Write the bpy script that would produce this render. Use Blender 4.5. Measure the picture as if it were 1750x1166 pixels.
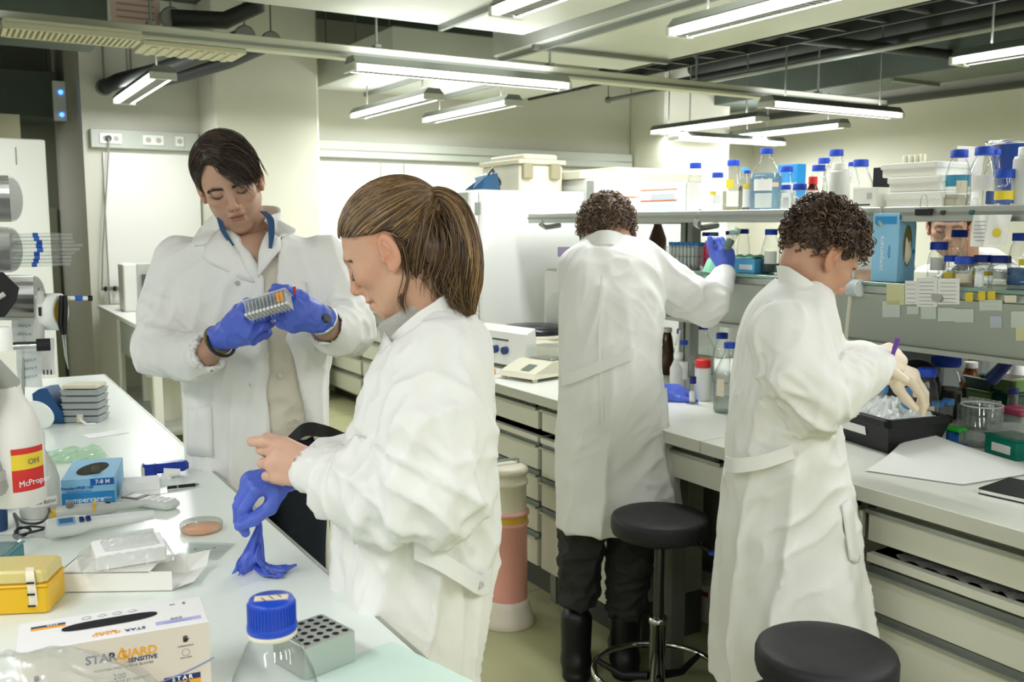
import bpy, bmesh, math, random
import numpy as np
from mathutils import Vector, Matrix, noise as mnoise

random.seed(7); rng = np.random.default_rng(7)
for o in list(bpy.data.objects): bpy.data.objects.remove(o)
SC = bpy.context.scene; COL = SC.collection
PI = math.pi

# ---------------------------------------------------------------- camera
PIT, YAW, FPX = math.radians(6.94), math.radians(31.0), 1626.0
CAM = np.array([0.0, 0.0, 1.55])
cd = bpy.data.cameras.new('camera'); cam = bpy.data.objects.new('camera', cd); COL.objects.link(cam)
cam.location = CAM; cam.rotation_euler = (PI/2 - PIT, 0, -YAW)
cd.sensor_width = 36; cd.lens = 36*FPX/1750; cd.clip_start = .02; cd.clip_end = 60
cd.dof.use_dof = True; cd.dof.focus_distance = 2.0; cd.dof.aperture_fstop = 9.0
SC.camera = cam

# ---------------------------------------------------------------- light and exposure
SC.view_settings.view_transform = 'Standard'; SC.view_settings.look = 'None'
SC.view_settings.gamma = 1; SC.view_settings.use_curve_mapping = False
SC.view_settings.exposure = -0.42
LAMP_W, ADDED_UP, LAMP_COL, TUBE_E = 30.0, 6.5, (0.985, 0.995, 1.0), 9.0
w = bpy.data.worlds.new('world'); SC.world = w; w.use_nodes = True
w.node_tree.nodes['Background'].inputs[0].default_value = (.75, .77, .72, 1)
w.node_tree.nodes['Background'].inputs[1].default_value = .15
try:
    SC.cycles.transparent_max_bounces = 40; SC.cycles.max_bounces = 10; SC.cycles.diffuse_bounces = 5
    SC.cycles.caustics_reflective = False; SC.cycles.caustics_refractive = False
    SC.cycles.sample_clamp_indirect = 6
except Exception: pass

# ---------------------------------------------------------------- pixel -> world point at a chosen plane (for measuring off the photograph)
FWD = np.array([math.sin(YAW)*math.cos(PIT), math.cos(YAW)*math.cos(PIT), -math.sin(PIT)])
FWH = np.array([math.sin(YAW), math.cos(YAW), 0.0])
RT = np.array([math.cos(YAW), -math.sin(YAW), 0.0]); UPV = np.cross(RT, FWD)
def at(px, py, z=None, X=None, Y=None, h=None):
    r = FWD*FPX + RT*(px-875) + UPV*(583-py)
    if z is not None: t = (z-CAM[2])/r[2]
    elif X is not None: t = X/r[0]
    elif Y is not None: t = Y/r[1]
    else: t = h/(r@FWH)
    return CAM + r*t

# ---------------------------------------------------------------- materials
MATS = {}
def srgb(h):
    h = h.lstrip('#'); c = [int(h[i:i+2], 16)/255 for i in (0, 2, 4)]
    return tuple((x/12.92 if x <= .04045 else ((x+.055)/1.055)**2.4) for x in c) + (1,)
def mat(name, col='#ffffff', rough=.5, metal=0, trans=0, ior=1.45, emit=0, bump=0, bscale=60, vary=0, vscale=3, spec=.5, sub=0, coat=0, vcol=False, alpha=1, stretch=None, sheen=0):
    if name in MATS: return MATS[name]
    m = bpy.data.materials.new(name); m.use_nodes = True; MATS[name] = m
    nt = m.node_tree; b = nt.nodes['Principled BSDF']; I = b.inputs
    c = srgb(col) if isinstance(col, str) else tuple(col)+(1,)*(4-len(col))
    I['Base Color'].default_value = c; I['Roughness'].default_value = rough; I['Metallic'].default_value = metal
    I['Transmission Weight'].default_value = trans; I['IOR'].default_value = ior; I['Specular IOR Level'].default_value = spec
    I['Alpha'].default_value = alpha
    if sub: I['Subsurface Weight'].default_value = sub; I['Subsurface Radius'].default_value = (.012, .005, .003); I['Subsurface Scale'].default_value = 1
    if coat: I['Coat Weight'].default_value = coat
    if sheen: I['Sheen Weight'].default_value = sheen; I['Sheen Roughness'].default_value = .5
    if emit: I['Emission Color'].default_value = c; I['Emission Strength'].default_value = emit
    src = None
    if vcol:
        a = nt.nodes.new('ShaderNodeVertexColor'); a.layer_name = 'Col'; src = a.outputs[0]
        nt.links.new(src, I['Base Color'])
    if vary or bump:
        tc = nt.nodes.new('ShaderNodeTexCoord'); co = tc.outputs['Object']
        if stretch:
            mp = nt.nodes.new('ShaderNodeMapping'); mp.inputs['Scale'].default_value = stretch
            nt.links.new(co, mp.inputs[0]); co = mp.outputs[0]
    if vary:
        n = nt.nodes.new('ShaderNodeTexNoise'); n.inputs['Scale'].default_value = vscale; n.inputs['Detail'].default_value = 4
        nt.links.new(co, n.inputs['Vector'])
        mr = nt.nodes.new('ShaderNodeMapRange'); mr.inputs[1].default_value = .3; mr.inputs[2].default_value = .7
        mr.inputs[3].default_value = 1-vary; mr.inputs[4].default_value = 1+vary; nt.links.new(n.outputs[0], mr.inputs[0])
        mx = nt.nodes.new('ShaderNodeMix'); mx.data_type = 'RGBA'; mx.blend_type = 'MULTIPLY'; mx.inputs[0].default_value = 1
        if src: nt.links.new(src, mx.inputs[6])
        else: mx.inputs[6].default_value = c
        nt.links.new(mr.outputs[0], mx.inputs[7]); nt.links.new(mx.outputs[2], I['Base Color'])
    if bump:
        n2 = nt.nodes.new('ShaderNodeTexNoise'); n2.inputs['Scale'].default_value = bscale; n2.inputs['Detail'].default_value = 5
        nt.links.new(co, n2.inputs['Vector'])
        bp = nt.nodes.new('ShaderNodeBump'); bp.inputs['Strength'].default_value = bump; bp.inputs['Distance'].default_value = .01
        nt.links.new(n2.outputs[0], bp.inputs['Height']); nt.links.new(bp.outputs[0], I['Normal'])
    return m
def thin_glass(name, col=(.97, .985, .97), edge=(.45, .52, .5), gloss=1.0, rough=.03, milk=0, milkcol=(.9, .9, .88)):
    """a single-walled pane: clear through, reflecting by Fresnel, denser where it is seen edge-on"""
    if name in MATS: return MATS[name]
    m = bpy.data.materials.new(name); m.use_nodes = True; MATS[name] = m; nt = m.node_tree; nt.nodes.clear()
    out = nt.nodes.new('ShaderNodeOutputMaterial'); tr = nt.nodes.new('ShaderNodeBsdfTransparent'); gl = nt.nodes.new('ShaderNodeBsdfGlossy')
    gl.inputs['Roughness'].default_value = rough
    lw = nt.nodes.new('ShaderNodeLayerWeight'); lw.inputs[0].default_value = .5
    pw = nt.nodes.new('ShaderNodeMath'); pw.operation = 'POWER'; pw.inputs[1].default_value = 2.5; nt.links.new(lw.outputs['Facing'], pw.inputs[0])
    mc = nt.nodes.new('ShaderNodeMix'); mc.data_type = 'RGBA'; mc.inputs[6].default_value = col+(1,); mc.inputs[7].default_value = edge+(1,)
    nt.links.new(pw.outputs[0], mc.inputs[0]); nt.links.new(mc.outputs[2], tr.inputs[0])
    fr = nt.nodes.new('ShaderNodeMath'); fr.operation = 'MULTIPLY_ADD'; fr.inputs[1].default_value = .45*gloss; fr.inputs[2].default_value = .05*gloss
    p5 = nt.nodes.new('ShaderNodeMath'); p5.operation = 'POWER'; p5.inputs[1].default_value = 4; nt.links.new(lw.outputs['Facing'], p5.inputs[0]); nt.links.new(p5.outputs[0], fr.inputs[0])
    mx = nt.nodes.new('ShaderNodeMixShader'); nt.links.new(fr.outputs[0], mx.inputs[0]); nt.links.new(tr.outputs[0], mx.inputs[1]); nt.links.new(gl.outputs[0], mx.inputs[2])
    last = mx.outputs[0]
    if milk:
        df = nt.nodes.new('ShaderNodeBsdfDiffuse'); df.inputs[0].default_value = milkcol+(1,)
        m2 = nt.nodes.new('ShaderNodeMixShader'); m2.inputs[0].default_value = milk; nt.links.new(last, m2.inputs[1]); nt.links.new(df.outputs[0], m2.inputs[2]); last = m2.outputs[0]
    nt.links.new(last, out.inputs[0]); return m

# ---------------------------------------------------------------- mesh helpers
def newmesh(name, V, Fc, m=None, parent=None, smooth=False, cols=None):
    me = bpy.data.meshes.new(name); me.from_pydata([tuple(map(float, v)) for v in V] if not isinstance(V, np.ndarray) else V.tolist(), [], Fc if not isinstance(Fc, np.ndarray) else Fc.tolist())
    if smooth: me.polygons.foreach_set('use_smooth', [True]*len(me.polygons))
    if cols is not None:
        a = me.color_attributes.new('Col', 'FLOAT_COLOR', 'POINT'); cc = np.ones((len(V), 4), np.float32); cc[:, :3] = cols
        a.data.foreach_set('color', cc.ravel())
    if m: me.materials.append(m)
    me.update()
    o = bpy.data.objects.new(name, me); COL.objects.link(o)
    if parent: o.parent = parent
    return o
class MB:
    """collects boxes, tubes and lathes; build() links them as one mesh object"""
    def __init__(s): s.v = []; s.f = []; s.sm = []
    def add(s, V, Fc, smooth=False, M=None):
        n = len(s.v)
        if M is not None: V = [tuple(M @ Vector(v)) for v in V]
        s.v += [tuple(map(float, v)) for v in V]; s.f += [tuple(i+n for i in f) for f in Fc]; s.sm += [smooth]*len(Fc); return s
    def box(s, x0, x1, y0, y1, z0, z1, bev=0, M=None):
        if x0 > x1: x0, x1 = x1, x0
        if y0 > y1: y0, y1 = y1, y0
        if z0 > z1: z0, z1 = z1, z0
        b = min(bev, (x1-x0)*.49, (y1-y0)*.49, (z1-z0)*.49)
        if b <= 0:
            V = [(x, y, z) for z in (z0, z1) for y in (y0, y1) for x in (x0, x1)]
            return s.add(V, [(0,2,3,1),(4,5,7,6),(0,1,5,4),(2,6,7,3),(0,4,6,2),(1,3,7,5)], False, M)
        def ring(i, z): return [(x0+b+i, y0+i, z), (x1-b-i, y0+i, z), (x1-i, y0+b+i, z), (x1-i, y1-b-i, z), (x1-b-i, y1-i, z), (x0+b+i, y1-i, z), (x0+i, y1-b-i, z), (x0+i, y0+b+i, z)]
        V = ring(b*.7, z0)+ring(0, z0+b*.7)+ring(0, z1-b*.7)+ring(b*.7, z1); Fc = [tuple(range(7, -1, -1)), tuple(range(24, 32))]
        for k in range(3):
            for i in range(8): j = (i+1) % 8; Fc.append((k*8+i, k*8+j, k*8+8+j, k*8+8+i))
        return s.add(V, Fc, False, M)
    def lathe(s, prof, n=20, c=(0, 0, 0), smooth=True, cap=True, M=None, a0=0):
        V = []; Fc = []
        for (r, z) in prof:
            for i in range(n): a = a0+2*PI*i/n; V.append((c[0]+r*math.cos(a), c[1]+r*math.sin(a), c[2]+z))
        for k in range(len(prof)-1):
            for i in range(n): j = (i+1) % n; Fc.append((k*n+i, k*n+j, k*n+n+j, k*n+n+i))
        s.add(V, Fc, smooth, M)
        if cap:
            if prof[0][0] > 1e-4: s.add(V[:n], [tuple(range(n-1, -1, -1))], False, M)
            if prof[-1][0] > 1e-4: s.add(V[-n:], [tuple(range(n))], False, M)
        return s
    def tube(s, pts, r, n=8, smooth=True, cap=True, M=None):
        P = [np.array(p, float) for p in pts]; rs = list(r) if hasattr(r, '__len__') else [r]*len(P)
        T = [P[min(i+1, len(P)-1)]-P[max(i-1, 0)] for i in range(len(P))]; T = [t/(np.linalg.norm(t)+1e-12) for t in T]
        u = np.cross(T[0], [0, 0, 1.]);
        if np.linalg.norm(u) < 1e-3: u = np.cross(T[0], [0, 1., 0])
        u /= np.linalg.norm(u); V = []
        for i, p in enumerate(P):
            u = u-T[i]*(u@T[i]); u /= np.linalg.norm(u)+1e-12; v = np.cross(T[i], u)
            for k in range(n): a = 2*PI*k/n; V.append(p+rs[i]*(u*math.cos(a)+v*math.sin(a)))
        Fc = []
        for i in range(len(P)-1):
            for k in range(n): j = (k+1) % n; Fc.append((i*n+k, i*n+j, i*n+n+j, i*n+n+k))
        s.add(V, Fc, smooth, M)
        if cap: s.add(V[:n], [tuple(range(n-1, -1, -1))], False, M); s.add(V[-n:], [tuple(range(n))], False, M)
        return s
    def cyl(s, a, b, r, n=14, smooth=True): return s.tube([a, b], r, n, smooth)
    def prism(s, poly, z0, z1, M=None):
        n = len(poly); V = [(x, y, z0) for x, y in poly]+[(x, y, z1) for x, y in poly]
        return s.add(V, [tuple(range(n-1, -1, -1)), tuple(range(n, 2*n))]+[(i, (i+1) % n, n+(i+1) % n, n+i) for i in range(n)], False, M)
    def grid(s, fn, nu, nv, smooth=True, M=None):
        V = [fn(i/nu, j/nv) for j in range(nv+1) for i in range(nu+1)]
        return s.add(V, [(j*(nu+1)+i, j*(nu+1)+i+1, (j+1)*(nu+1)+i+1, (j+1)*(nu+1)+i) for j in range(nv) for i in range(nu)], smooth, M)
    def build(s, name, m=None, parent=None):
        o = newmesh(name, s.v, s.f, m, parent); o.data.polygons.foreach_set('use_smooth', s.sm); o.data.update(); return o
def tag(o, label, cat, group=None, kind=None):
    o['label'] = label; o['category'] = cat
    if group: o['group'] = group
    if kind: o['kind'] = kind
    return o
def thing(name, label, cat, loc=(0, 0, 0), rz=0, group=None):
    o = bpy.data.objects.new(name, None); COL.objects.link(o); o.empty_display_size = .05
    o.location = loc; o.rotation_euler = (0, 0, rz); return tag(o, label, cat, group)
def struct(o): o['kind'] = 'structure'; return o
def copy_tree(o, parent=None):
    c = o.copy(); COL.objects.link(c); c.parent = parent
    for ch in list(o.children): copy_tree(ch, c)
    return c
def text(s, size, m, parent, M, name='lettering', ext=.0003, align='CENTER', bold=0, sx=1):
    cu = bpy.data.curves.new(name, 'FONT'); cu.body = s; cu.size = size; cu.extrude = ext; cu.align_x = align; cu.align_y = 'CENTER'; cu.offset = bold; cu.resolution_u = 2
    t = bpy.data.objects.new('tmp', cu); COL.objects.link(t); dg = bpy.context.evaluated_depsgraph_get()
    me = bpy.data.meshes.new_from_object(t.evaluated_get(dg)); bpy.data.objects.remove(t); me.name = name
    me.materials.clear(); me.materials.append(m); me.transform(M @ Matrix.Diagonal((sx, 1, 1, 1)))
    o = bpy.data.objects.new(name, me); COL.objects.link(o)
    if parent: o.parent = parent
    return o
def frame(o, xa, ya):
    """matrix whose local x runs along xa and y along ya"""
    x = Vector(xa).normalized(); y = Vector(ya); y = (y-x*y.dot(x)).normalized(); z = x.cross(y)
    return Matrix(((x.x, y.x, z.x, o[0]), (x.y, y.y, z.y, o[1]), (x.z, y.z, z.z, o[2]), (0, 0, 0, 1)))

white_paint = mat('white_enamel', '#e9eae4', .35)
steel = mat('brushed_steel', '#b9bcb8', .32, 1)
chrome = mat('chrome', '#dcdedd', .08, 1)
alu = mat('satin_aluminium', '#b4b8b2', .38, .85)
grey_alu = mat('grey_anodised', '#8f948d', .45, .6)
black_pl = mat('black_plastic', '#16171a', .4)
rubber = mat('black_rubber', '#1a1b1d', .7)
blue_cap = mat('blue_polypropylene', '#1644b8', .38)
white_pl = mat('white_plastic', '#eef0ec', .35)
cream_pl = mat('cream_plastic', '#dcd9c4', .45)
glass = thin_glass('clear_glass', (.982, .99, .986), (.5, .56, .56), 1.0)
clear_pl = thin_glass('clear_plastic', (.94, .96, .95), (.6, .65, .63), .8, .12, .12)
milky = mat('milky_polyethylene', '#e6e8e2', .4, 0, .25)
paper = mat('white_paper', '#f3f3f1', .8)
# ================================================================ the room
floor_m = mat('linoleum', '#b6b78b', .42, vary=.05, vscale=2.2, bump=.02, bscale=30)
wall_m = mat('painted_wall', '#d6d6c9', .75, vary=.02, vscale=1.2)
col_m = mat('painted_column', '#dcdccb', .7, vary=.02)
slab_m = mat('raw_ceiling', '#4d5650', .85, vary=.12, vscale=1.5)
duct_m = mat('sheet_duct', '#cdd1c8', .45, .15, vary=.05, vscale=2)
duct_dk = mat('dark_duct', '#5c6660', .55, .2, vary=.12, vscale=3)
pipe_m = mat('insulated_pipe', '#2c302e', .6)
struct(MB().box(-4, 9, -3, 13, -.1, 0).build('floor', floor_m))
# linoleum seams in the aisle
sm = mat('seam', '#a5a67c', .6)
for i, y in enumerate((1.3, 3.3, 5.3, 7.3)): struct(MB().box(-4, 9, y-.003, y+.003, 0, .0008).build('floor_seam', sm, bpy.data.objects['floor']))
struct(MB().box(-4, 9, -3, 13, 3.4, 3.5).build('ceiling', slab_m))
struct(MB().box(1.06, 9, 8.5, 8.7, 0, 3.4).build('wall_back', wall_m))
struct(MB().box(-4.2, -4, -3, 13, 0, 3.4).build('wall_left', wall_m))
struct(MB().box(8.5, 8.7, -3, 8.5, 0, 3.4).build('wall_right', wall_m))
struct(MB().box(-4, 8.5, -3.2, -3, 0, 3.4).build('wall_near', wall_m))
struct(MB().box(-4, 1.06, 12.8, 13, 0, 3.4).build('wall_corridor', mat('corridor_wall', '#8f9388', .8)))
struct(MB().box(1.06, 1.2, 8.7, 12.8, 0, 3.4).build('wall_passage', wall_m))
# columns
b = MB().box(1.98, 2.86, 7.95, 8.5, 0, 3.4, .02); struct(b.build('column_1', col_m))
b = MB().box(6.62, 7.55, 7.9, 8.5, 0, 3.4, .02); struct(b.build('column_2', col_m))
# lowered white service fronts under the trunking
panel_m = mat('white_panel', '#efefe9', .5)
pn = struct(MB().box(1.2, 1.96, 8.46, 8.5, .9, 2.14).build('trim_1', panel_m))
for i, (x0, x1) in enumerate(((2.88, 3.62), (3.64, 3.86), (3.88, 5.2), (5.22, 6.6))):
    struct(MB().box(x0, x1, 8.44, 8.5, .9, 2.13, .004).build('wall_panel', panel_m, pn) )
# trunking with sockets along the back wall
tr_m = mat('trunking_grey', '#c0c6bd', .5)
t = thing('socket_trunking', 'grey wall trunking with three white sockets left of the column', 'trunking', (1.53, 8.5, 2.25))
MB().box(-.42, .43, -.07, -.001, -.075, .075, .006).build('channel', tr_m, t)
for x, w_ in ((-.27, .085), (.06, .085), (.27, .035)):
    s_ = MB().box(x-w_, x+w_, -.082, -.07, -.042, .042, .004).build('socket_plate', white_pl, t)
    for k in ((-.04, .04) if w_ > .05 else (0,)): MB().cyl((x+k, -.0835, 0), (x+k, -.082, 0), .022, 12).build('socket_hole', mat('socket_shadow', '#b8b6a4', .6), s_)
t = thing('wall_trunking', 'long grey trunking running along the back wall right of the column', 'trunking', (2.88, 8.5, 2.17))
MB().box(0, 3.72, -.09, -.001, 0, .15, .006).build('channel', tr_m, t); MB().box(0, 3.72, -.094, -.09, .06, .07).build('groove', grey_alu, t)
# plug with the hanging cable
t = thing('hanging_cable', 'thin grey cable with a black plug hanging from the wall socket', 'cable', (1.24, 8.4, 2.25))
MB().cyl((0, 0, 0), (0, .02, 0), .024).build('plug', black_pl, t)
MB().tube([(0, -.01, 0), (-.01, -.03, -.12), (-.05, -.03, -.5), (-.09, -.02, -.9), (-.11, -.02, -1.2)], .007, 6).build('cord', mat('grey_cord', '#8d9086', .6), t)
t = thing('wall_hook_rail', 'small dark hook rail on the wall above the far bench', 'hook rail', (1.23, 8.45, 1.03))
MB().box(-.1, .12, -.012, .0, -.015, .015).build('rail', grey_alu, t)
for x in (-.07, .0, .08): MB().tube([(x, -.01, 0), (x, -.05, -.01), (x, -.06, .02)], .012, 8).build('hook', black_pl, t)

# ---------------------------------------------------------------- ceiling services
def duct(name, label, x0, x1, y0, y1, z0, z1, m=duct_m, seams=()):
    t = thing(name, label, 'duct', ((x0+x1)/2, (y0+y1)/2, z0)); hx, hy = (x1-x0)/2, (y1-y0)/2
    MB().box(-hx, hx, -hy, hy, 0, z1-z0, .01).build('casing', m, t)
    for (ax, u) in seams:
        if ax == 'y': MB().box(-hx, hx, u-.02, u+.02, -.03, 0).build('flange', grey_alu, t)
        else: MB().box(u-.015, u+.015, -hy, hy, -.035, 0).build('flange', grey_alu, t)
    for sx in (-1, 1):
        for sy in (-.8, 0, .8): MB().cyl((sx*(hx-.05), sy*hy, z1-z0), (sx*(hx-.05), sy*hy, 3.4-z0), .006, 6).build('hanger_rod', grey_alu, t)
    return t
duct('ceiling_duct', 'wide pale sheet metal duct under the ceiling near the top centre', .95, 3.36, .4, 5.45, 2.78, 3.1, seams=(('x', .6), ('y', 1.2)))
duct('ceiling_duct', 'pale sheet metal duct right of the top centre one, over the rail', 3.5, 4.66, 1.6, 6.1, 2.75, 3.05, seams=(('x', -.52), ('y', 1.7)))
duct('ceiling_duct', 'pale duct over the corner lamps beside the back wall', 2.95, 4.9, 6.6, 8.3, 2.75, 3.0, seams=(('x', .2), ('x', -.5)))
duct('ceiling_duct', 'long grey duct running below the dark ceiling at upper right', 7.3, 7.95, .5, 8.4, 2.84, 3.12, duct_dk, seams=(('y', -1.5), ('y', 1.2)))
tr = struct(MB().box(8.38, 8.49, -1, 8.45, 2.78, 2.83).build('trim_2', mat('dark_trim', '#4a4f48', .6)))
duct('ceiling_duct', 'narrow dark duct across the upper left corner', -.6, .9, 5.9, 6.6, 2.62, 2.95, duct_dk)
duct('ceiling_duct', 'dark duct in the passage at far left', -1.2, 1.0, 9.5, 10.3, 2.5, 2.9, duct_dk)
def pipe(label, pts, r, m=pipe_m, cat='pipe', name='ceiling_pipe', hang=True):
    t = thing(name, label, cat, pts[0]); P = [np.array(p)-np.array(pts[0]) for p in pts]
    MB().tube(P, r, 12).build('pipe_run', m, t)
    if hang:
        for p in P[::max(1, len(P)-1)]:
            MB().cyl(tuple(p+[0, 0, r*.6]), (p[0], p[1], 3.4-pts[0][2]), .006, 6).build('hanger_rod', grey_alu, t)
            MB().lathe([(r+.004, -.015), (r+.012, -.015), (r+.012, .015), (r+.004, .015)], 14, M=Matrix.Translation(tuple(p)) @ Matrix.Rotation(PI/2, 4, 'Y' if abs(P[-1][0]) > abs(P[-1][1]) else 'X')).build('clamp', grey_alu, t)
    return t
# pipes dropping into the back wall, upper left
pipe('left one of two dark insulated pipes entering the wall', [(1.75, 6.2, 2.74), (1.65, 6.9, 2.72), (1.47, 7.5, 2.68), (1.28, 8.0, 2.66), (1.24, 8.48, 2.66)], .055)
pipe('right one of two dark insulated pipes entering the wall', [(1.95, 6.3, 2.74), (1.85, 7.0, 2.71), (1.66, 7.6, 2.68), (1.48, 8.0, 2.655), (1.45, 8.48, 2.655)], .055)
pipe('dark bent pipe left of the column top', [(1.42, 5.2, 3.0), (1.62, 5.5, 2.93), (1.66, 5.6, 2.8), (1.5, 5.7, 2.72), (1.2, 5.7, 2.7)], .05)
pipe('black pipe under the dark ceiling at top right, long run', [(5.6, 1.4, 2.95), (5.6, 7.9, 2.95)], .055)
pipe('black pipe at top right, beside the grey duct', [(6.7, 1.2, 3.02), (6.7, 8.3, 3.02)], .045)
pipe('black cross pipe at top right over the long runs', [(4.9, 5.1, 2.9), (8.2, 5.1, 2.98)], .04)
pipe('thin grey pipe along the dark ceiling at top right', [(6.1, 1.2, 2.85), (6.1, 8.2, 2.85)], .022, grey_alu)
pipe('thick black pipe near the top right corner', [(7.0, .6, 3.2), (7.0, 8.3, 3.2)], .09)
# dark cable tray with rungs, top right
t = thing('cable_tray', 'dark cable tray hanging below the ceiling at top right', 'cable tray', (4.97, 5.6, 2.78))
for y in (-2.4, 2.0): pass
for x in (-.15, .15): MB().box(x-.012, x+.012, -3.2, 2.6, 0, .06).build('side_rail', pipe_m, t)
for k in range(19): MB().box(-.14, .14, -3.1+k*.3, -3.07+k*.3, .01, .025).build('rung', pipe_m, t)
for y in (-2.5, 0, 2.4): MB().cyl((0, y, .02), (0, y, .62), .007, 6).build('hanger_rod', grey_alu, t)
# the light beam: a rail crossing the room with flat lamps under it
beam_m = mat('rail_cream', '#cfd0bf', .5)
t = thing('lighting_rail', 'long pale rail crossing the room below the ceiling', 'rail', (2.3, 5.5, 2.53))
MB().box(-3.6, 4.7, -.05, .05, 0, .075, .006).build('profile', beam_m, t); MB().box(-3.6, 4.7, -.056, -.05, .02, .035).build('groove', grey_alu, t)
for x in (-2.6, -1.25, .05, 1.3, 2.6, 3.9):
    MB().cyl((x, 0, .075), (x, 0, .87), .008, 8).build('hanger_rod', grey_alu, t); MB().box(x-.02, x+.02, -.03, .03, .07, .1).build('clamp', grey_alu, t)
# air grille hanging on the rail
t = thing('air_grille', 'beige slatted air grille beside the left end of the rail', 'grille', (.63, 5.33, 2.475))
MB().box(-.3, .32, -.13, .13, .025, .05, .005).build('casing', mat('beige_grille', '#d3cfb4', .5), t)
for k in range(22): MB().box(-.27+k*.026, -.257+k*.026, -.11, .11, 0, .026).build('slat', mat('beige_grille', '#d3cfb4'), t)
MB().box(-.3, -.28, -.13, .13, 0, .027).build('frame_side', MATS['beige_grille'], t); MB().box(.3, .32, -.13, .13, 0, .027).build('frame_side', MATS['beige_grille'], t)
for y in (-.125, .125): MB().box(-.3, .32, y-.008, y+.008, 0, .027).build('frame_side', MATS['beige_grille'], t)
t = thing('ceiling_panel', 'beige flat panel hanging right of the air grille', 'panel', (1.25, 5.6, 2.5))
MB().box(-.25, .3, -.14, .16, 0, .028, .006).build('casing', MATS['beige_grille'], t)
for k in range(8): MB().box(-.2+k*.06, -.17+k*.06, -.12, .14, -.008, 0).build('slat', MATS['beige_grille'], t)

# ---------------------------------------------------------------- lamps
tube_m = mat('lit_tube', (1, .98, .93), emit=TUBE_E); housing_m = mat('lamp_housing', '#8d928a', .4, .7); louv_m = mat('lamp_louvre', '#dfe2de', .2, .6)
refl_m = mat('lamp_reflector', '#e8eae4', .25, .3)
def make_lamp():
    t = thing('strip_lamp', 'proto', 'lamp')
    L = .75
    MB().add([(-L, -.05, .075), (L, -.05, .075), (L, .05, .075), (-L, .05, .075), (-L, -.088, .03), (L, -.088, .03), (L, .088, .03), (-L, .088, .03)],
             [(3, 2, 1, 0), (0, 1, 5, 4), (1, 2, 6, 5), (2, 3, 7, 6), (3, 0, 4, 7)]).build('housing', housing_m, t)
    MB().box(-L+.01, L-.01, -.08, .08, .026, .03).build('reflector', refl_m, t)
    for s in (-1, 1):
        MB().cyl((-L+.03, s*.055, .008), (L-.03, s*.055, .008), .016, 10).build('tube', tube_m, t)
        MB().box(s*L-.012, s*L+.012, -.085, .085, -.014, .034, .004).build('end_cap', mat('lamp_end_cap', '#c9ccc6', .4), t)
    lb = MB()
    for k in range(44): x = -L+.05+k*(2*L-.1)/43; lb.box(x-.0025, x+.0025, -.036, .036, -.008, .026)
    for y in (-.037, .037): lb.box(-L+.02, L-.02, y-.0015, y+.0015, -.008, .026)
    lo = lb.build('louvre', louv_m, t); lo['kind'] = 'stuff'
    ld = bpy.data.lights.new('lamp_light', 'AREA'); ld.shape = 'RECTANGLE'; ld.size = 1.44; ld.size_y = .15; ld.energy = LAMP_W; ld.color = LAMP_COL[:3]
    lt = bpy.data.objects.new('lamp_light', ld); COL.objects.link(lt); lt.parent = t; lt.location = (0, 0, -.02)
    lu = bpy.data.lights.new('added_uplight', 'AREA'); lu.shape = 'RECTANGLE'; lu.size = 1.4; lu.size_y = .08; lu.energy = ADDED_UP; lu.color = LAMP_COL[:3]  # upward fill added above the opaque housing to brighten ceiling and walls
    lq = bpy.data.objects.new('added_uplight', lu); COL.objects.link(lq); lq.parent = t; lq.location = (0, 0, .085); lq.rotation_euler = (PI, 0, 0)
    return t
proto = make_lamp(); used = [False]
def lamp(label, x, y, along, z=2.5, hang=None, bracket=None):
    t = copy_tree(proto) if used[0] else proto
    used[0] = True; t.location = (x, y, z); t.rotation_euler = (0, 0, PI/2 if along == 'y' else 0); t['label'] = label; t['group'] = 'strip lamps under the ceiling'
    for u in (-.55, .55):
        if hang: MB().cyl((u, 0, .075), (u, 0, hang-z), .007, 6).build('hanger_rod', grey_alu, t)
    return t
lamp('strip lamp with visible louvre hanging under the rail at centre', 2.87, 5.36, 'x', 2.45)
lamp('strip lamp under the right end of the rail', 6.2, 5.33, 'x', 2.45, 3.4)
lamp('large strip lamp cut by the top edge right of centre', 3.27, 3.05, 'y', 2.5, 2.75)
lamp('strip lamp cut by the top edge at centre', 2.28, 3.1, 'y', 2.5, 2.78)
lamp('left one of the two strip lamps near the back wall trunking', 3.27, 7.33, 'y', 2.5, 2.75)
lamp('right one of the two strip lamps near the back wall trunking', 3.97, 7.33, 'y', 2.5, 2.75)
lamp('strip lamp in front of the far white column', 6.5, 7.15, 'y', 2.5, 3.4)
lamp('rightmost far strip lamp above the blue capped bottles', 7.6, 7.15, 'y', 2.5, 2.84)
lamp('short looking strip lamp above the man on the left', 1.32, 7.33, 'y', 2.5, 3.4)
lamp('strip lamp cut by the right edge of the picture', 5.25, 2.85, 'y', 2.5, 3.4)
lamp('strip lamp at the left end of the rail, cut by the left edge', -.46, 5.36, 'x', 2.45)
for x, y in ((-.9, 1.0), (-.1, -1.0), (1.1, -1.0), (2.3, -1.0), (3.27, .9), (-1.8, 2.6), (-1.8, -.6), (3.5, -1.2), (5.25, .3), (-1.4, 4.8), (.0, 10.05)):  # unseen lamps added outside the frame and in the passage as fill
    lamp('unseen strip lamp added outside the picture for fill light', x, y, 'y', 2.52, 3.4)
lamp('small far strip lamp low behind the bottle row', 7.2, 7.55, 'x', 2.42, 3.4)
t = thing('ceiling_notice', 'pink printed notice hanging behind the rail at upper left', 'notice', (1.02, 5.75, 2.62)); MB().box(-.13, .13, -.002, .002, 0, .22).build('sheet', mat('notice_pink', '#d9c4bd', .7), t)
for k in range(5): MB().box(-.1, .1, -.003, -.002, .03+k*.035, .04+k*.035).build('print_line', mat('notice_red', '#b98a86', .7), t)
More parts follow.
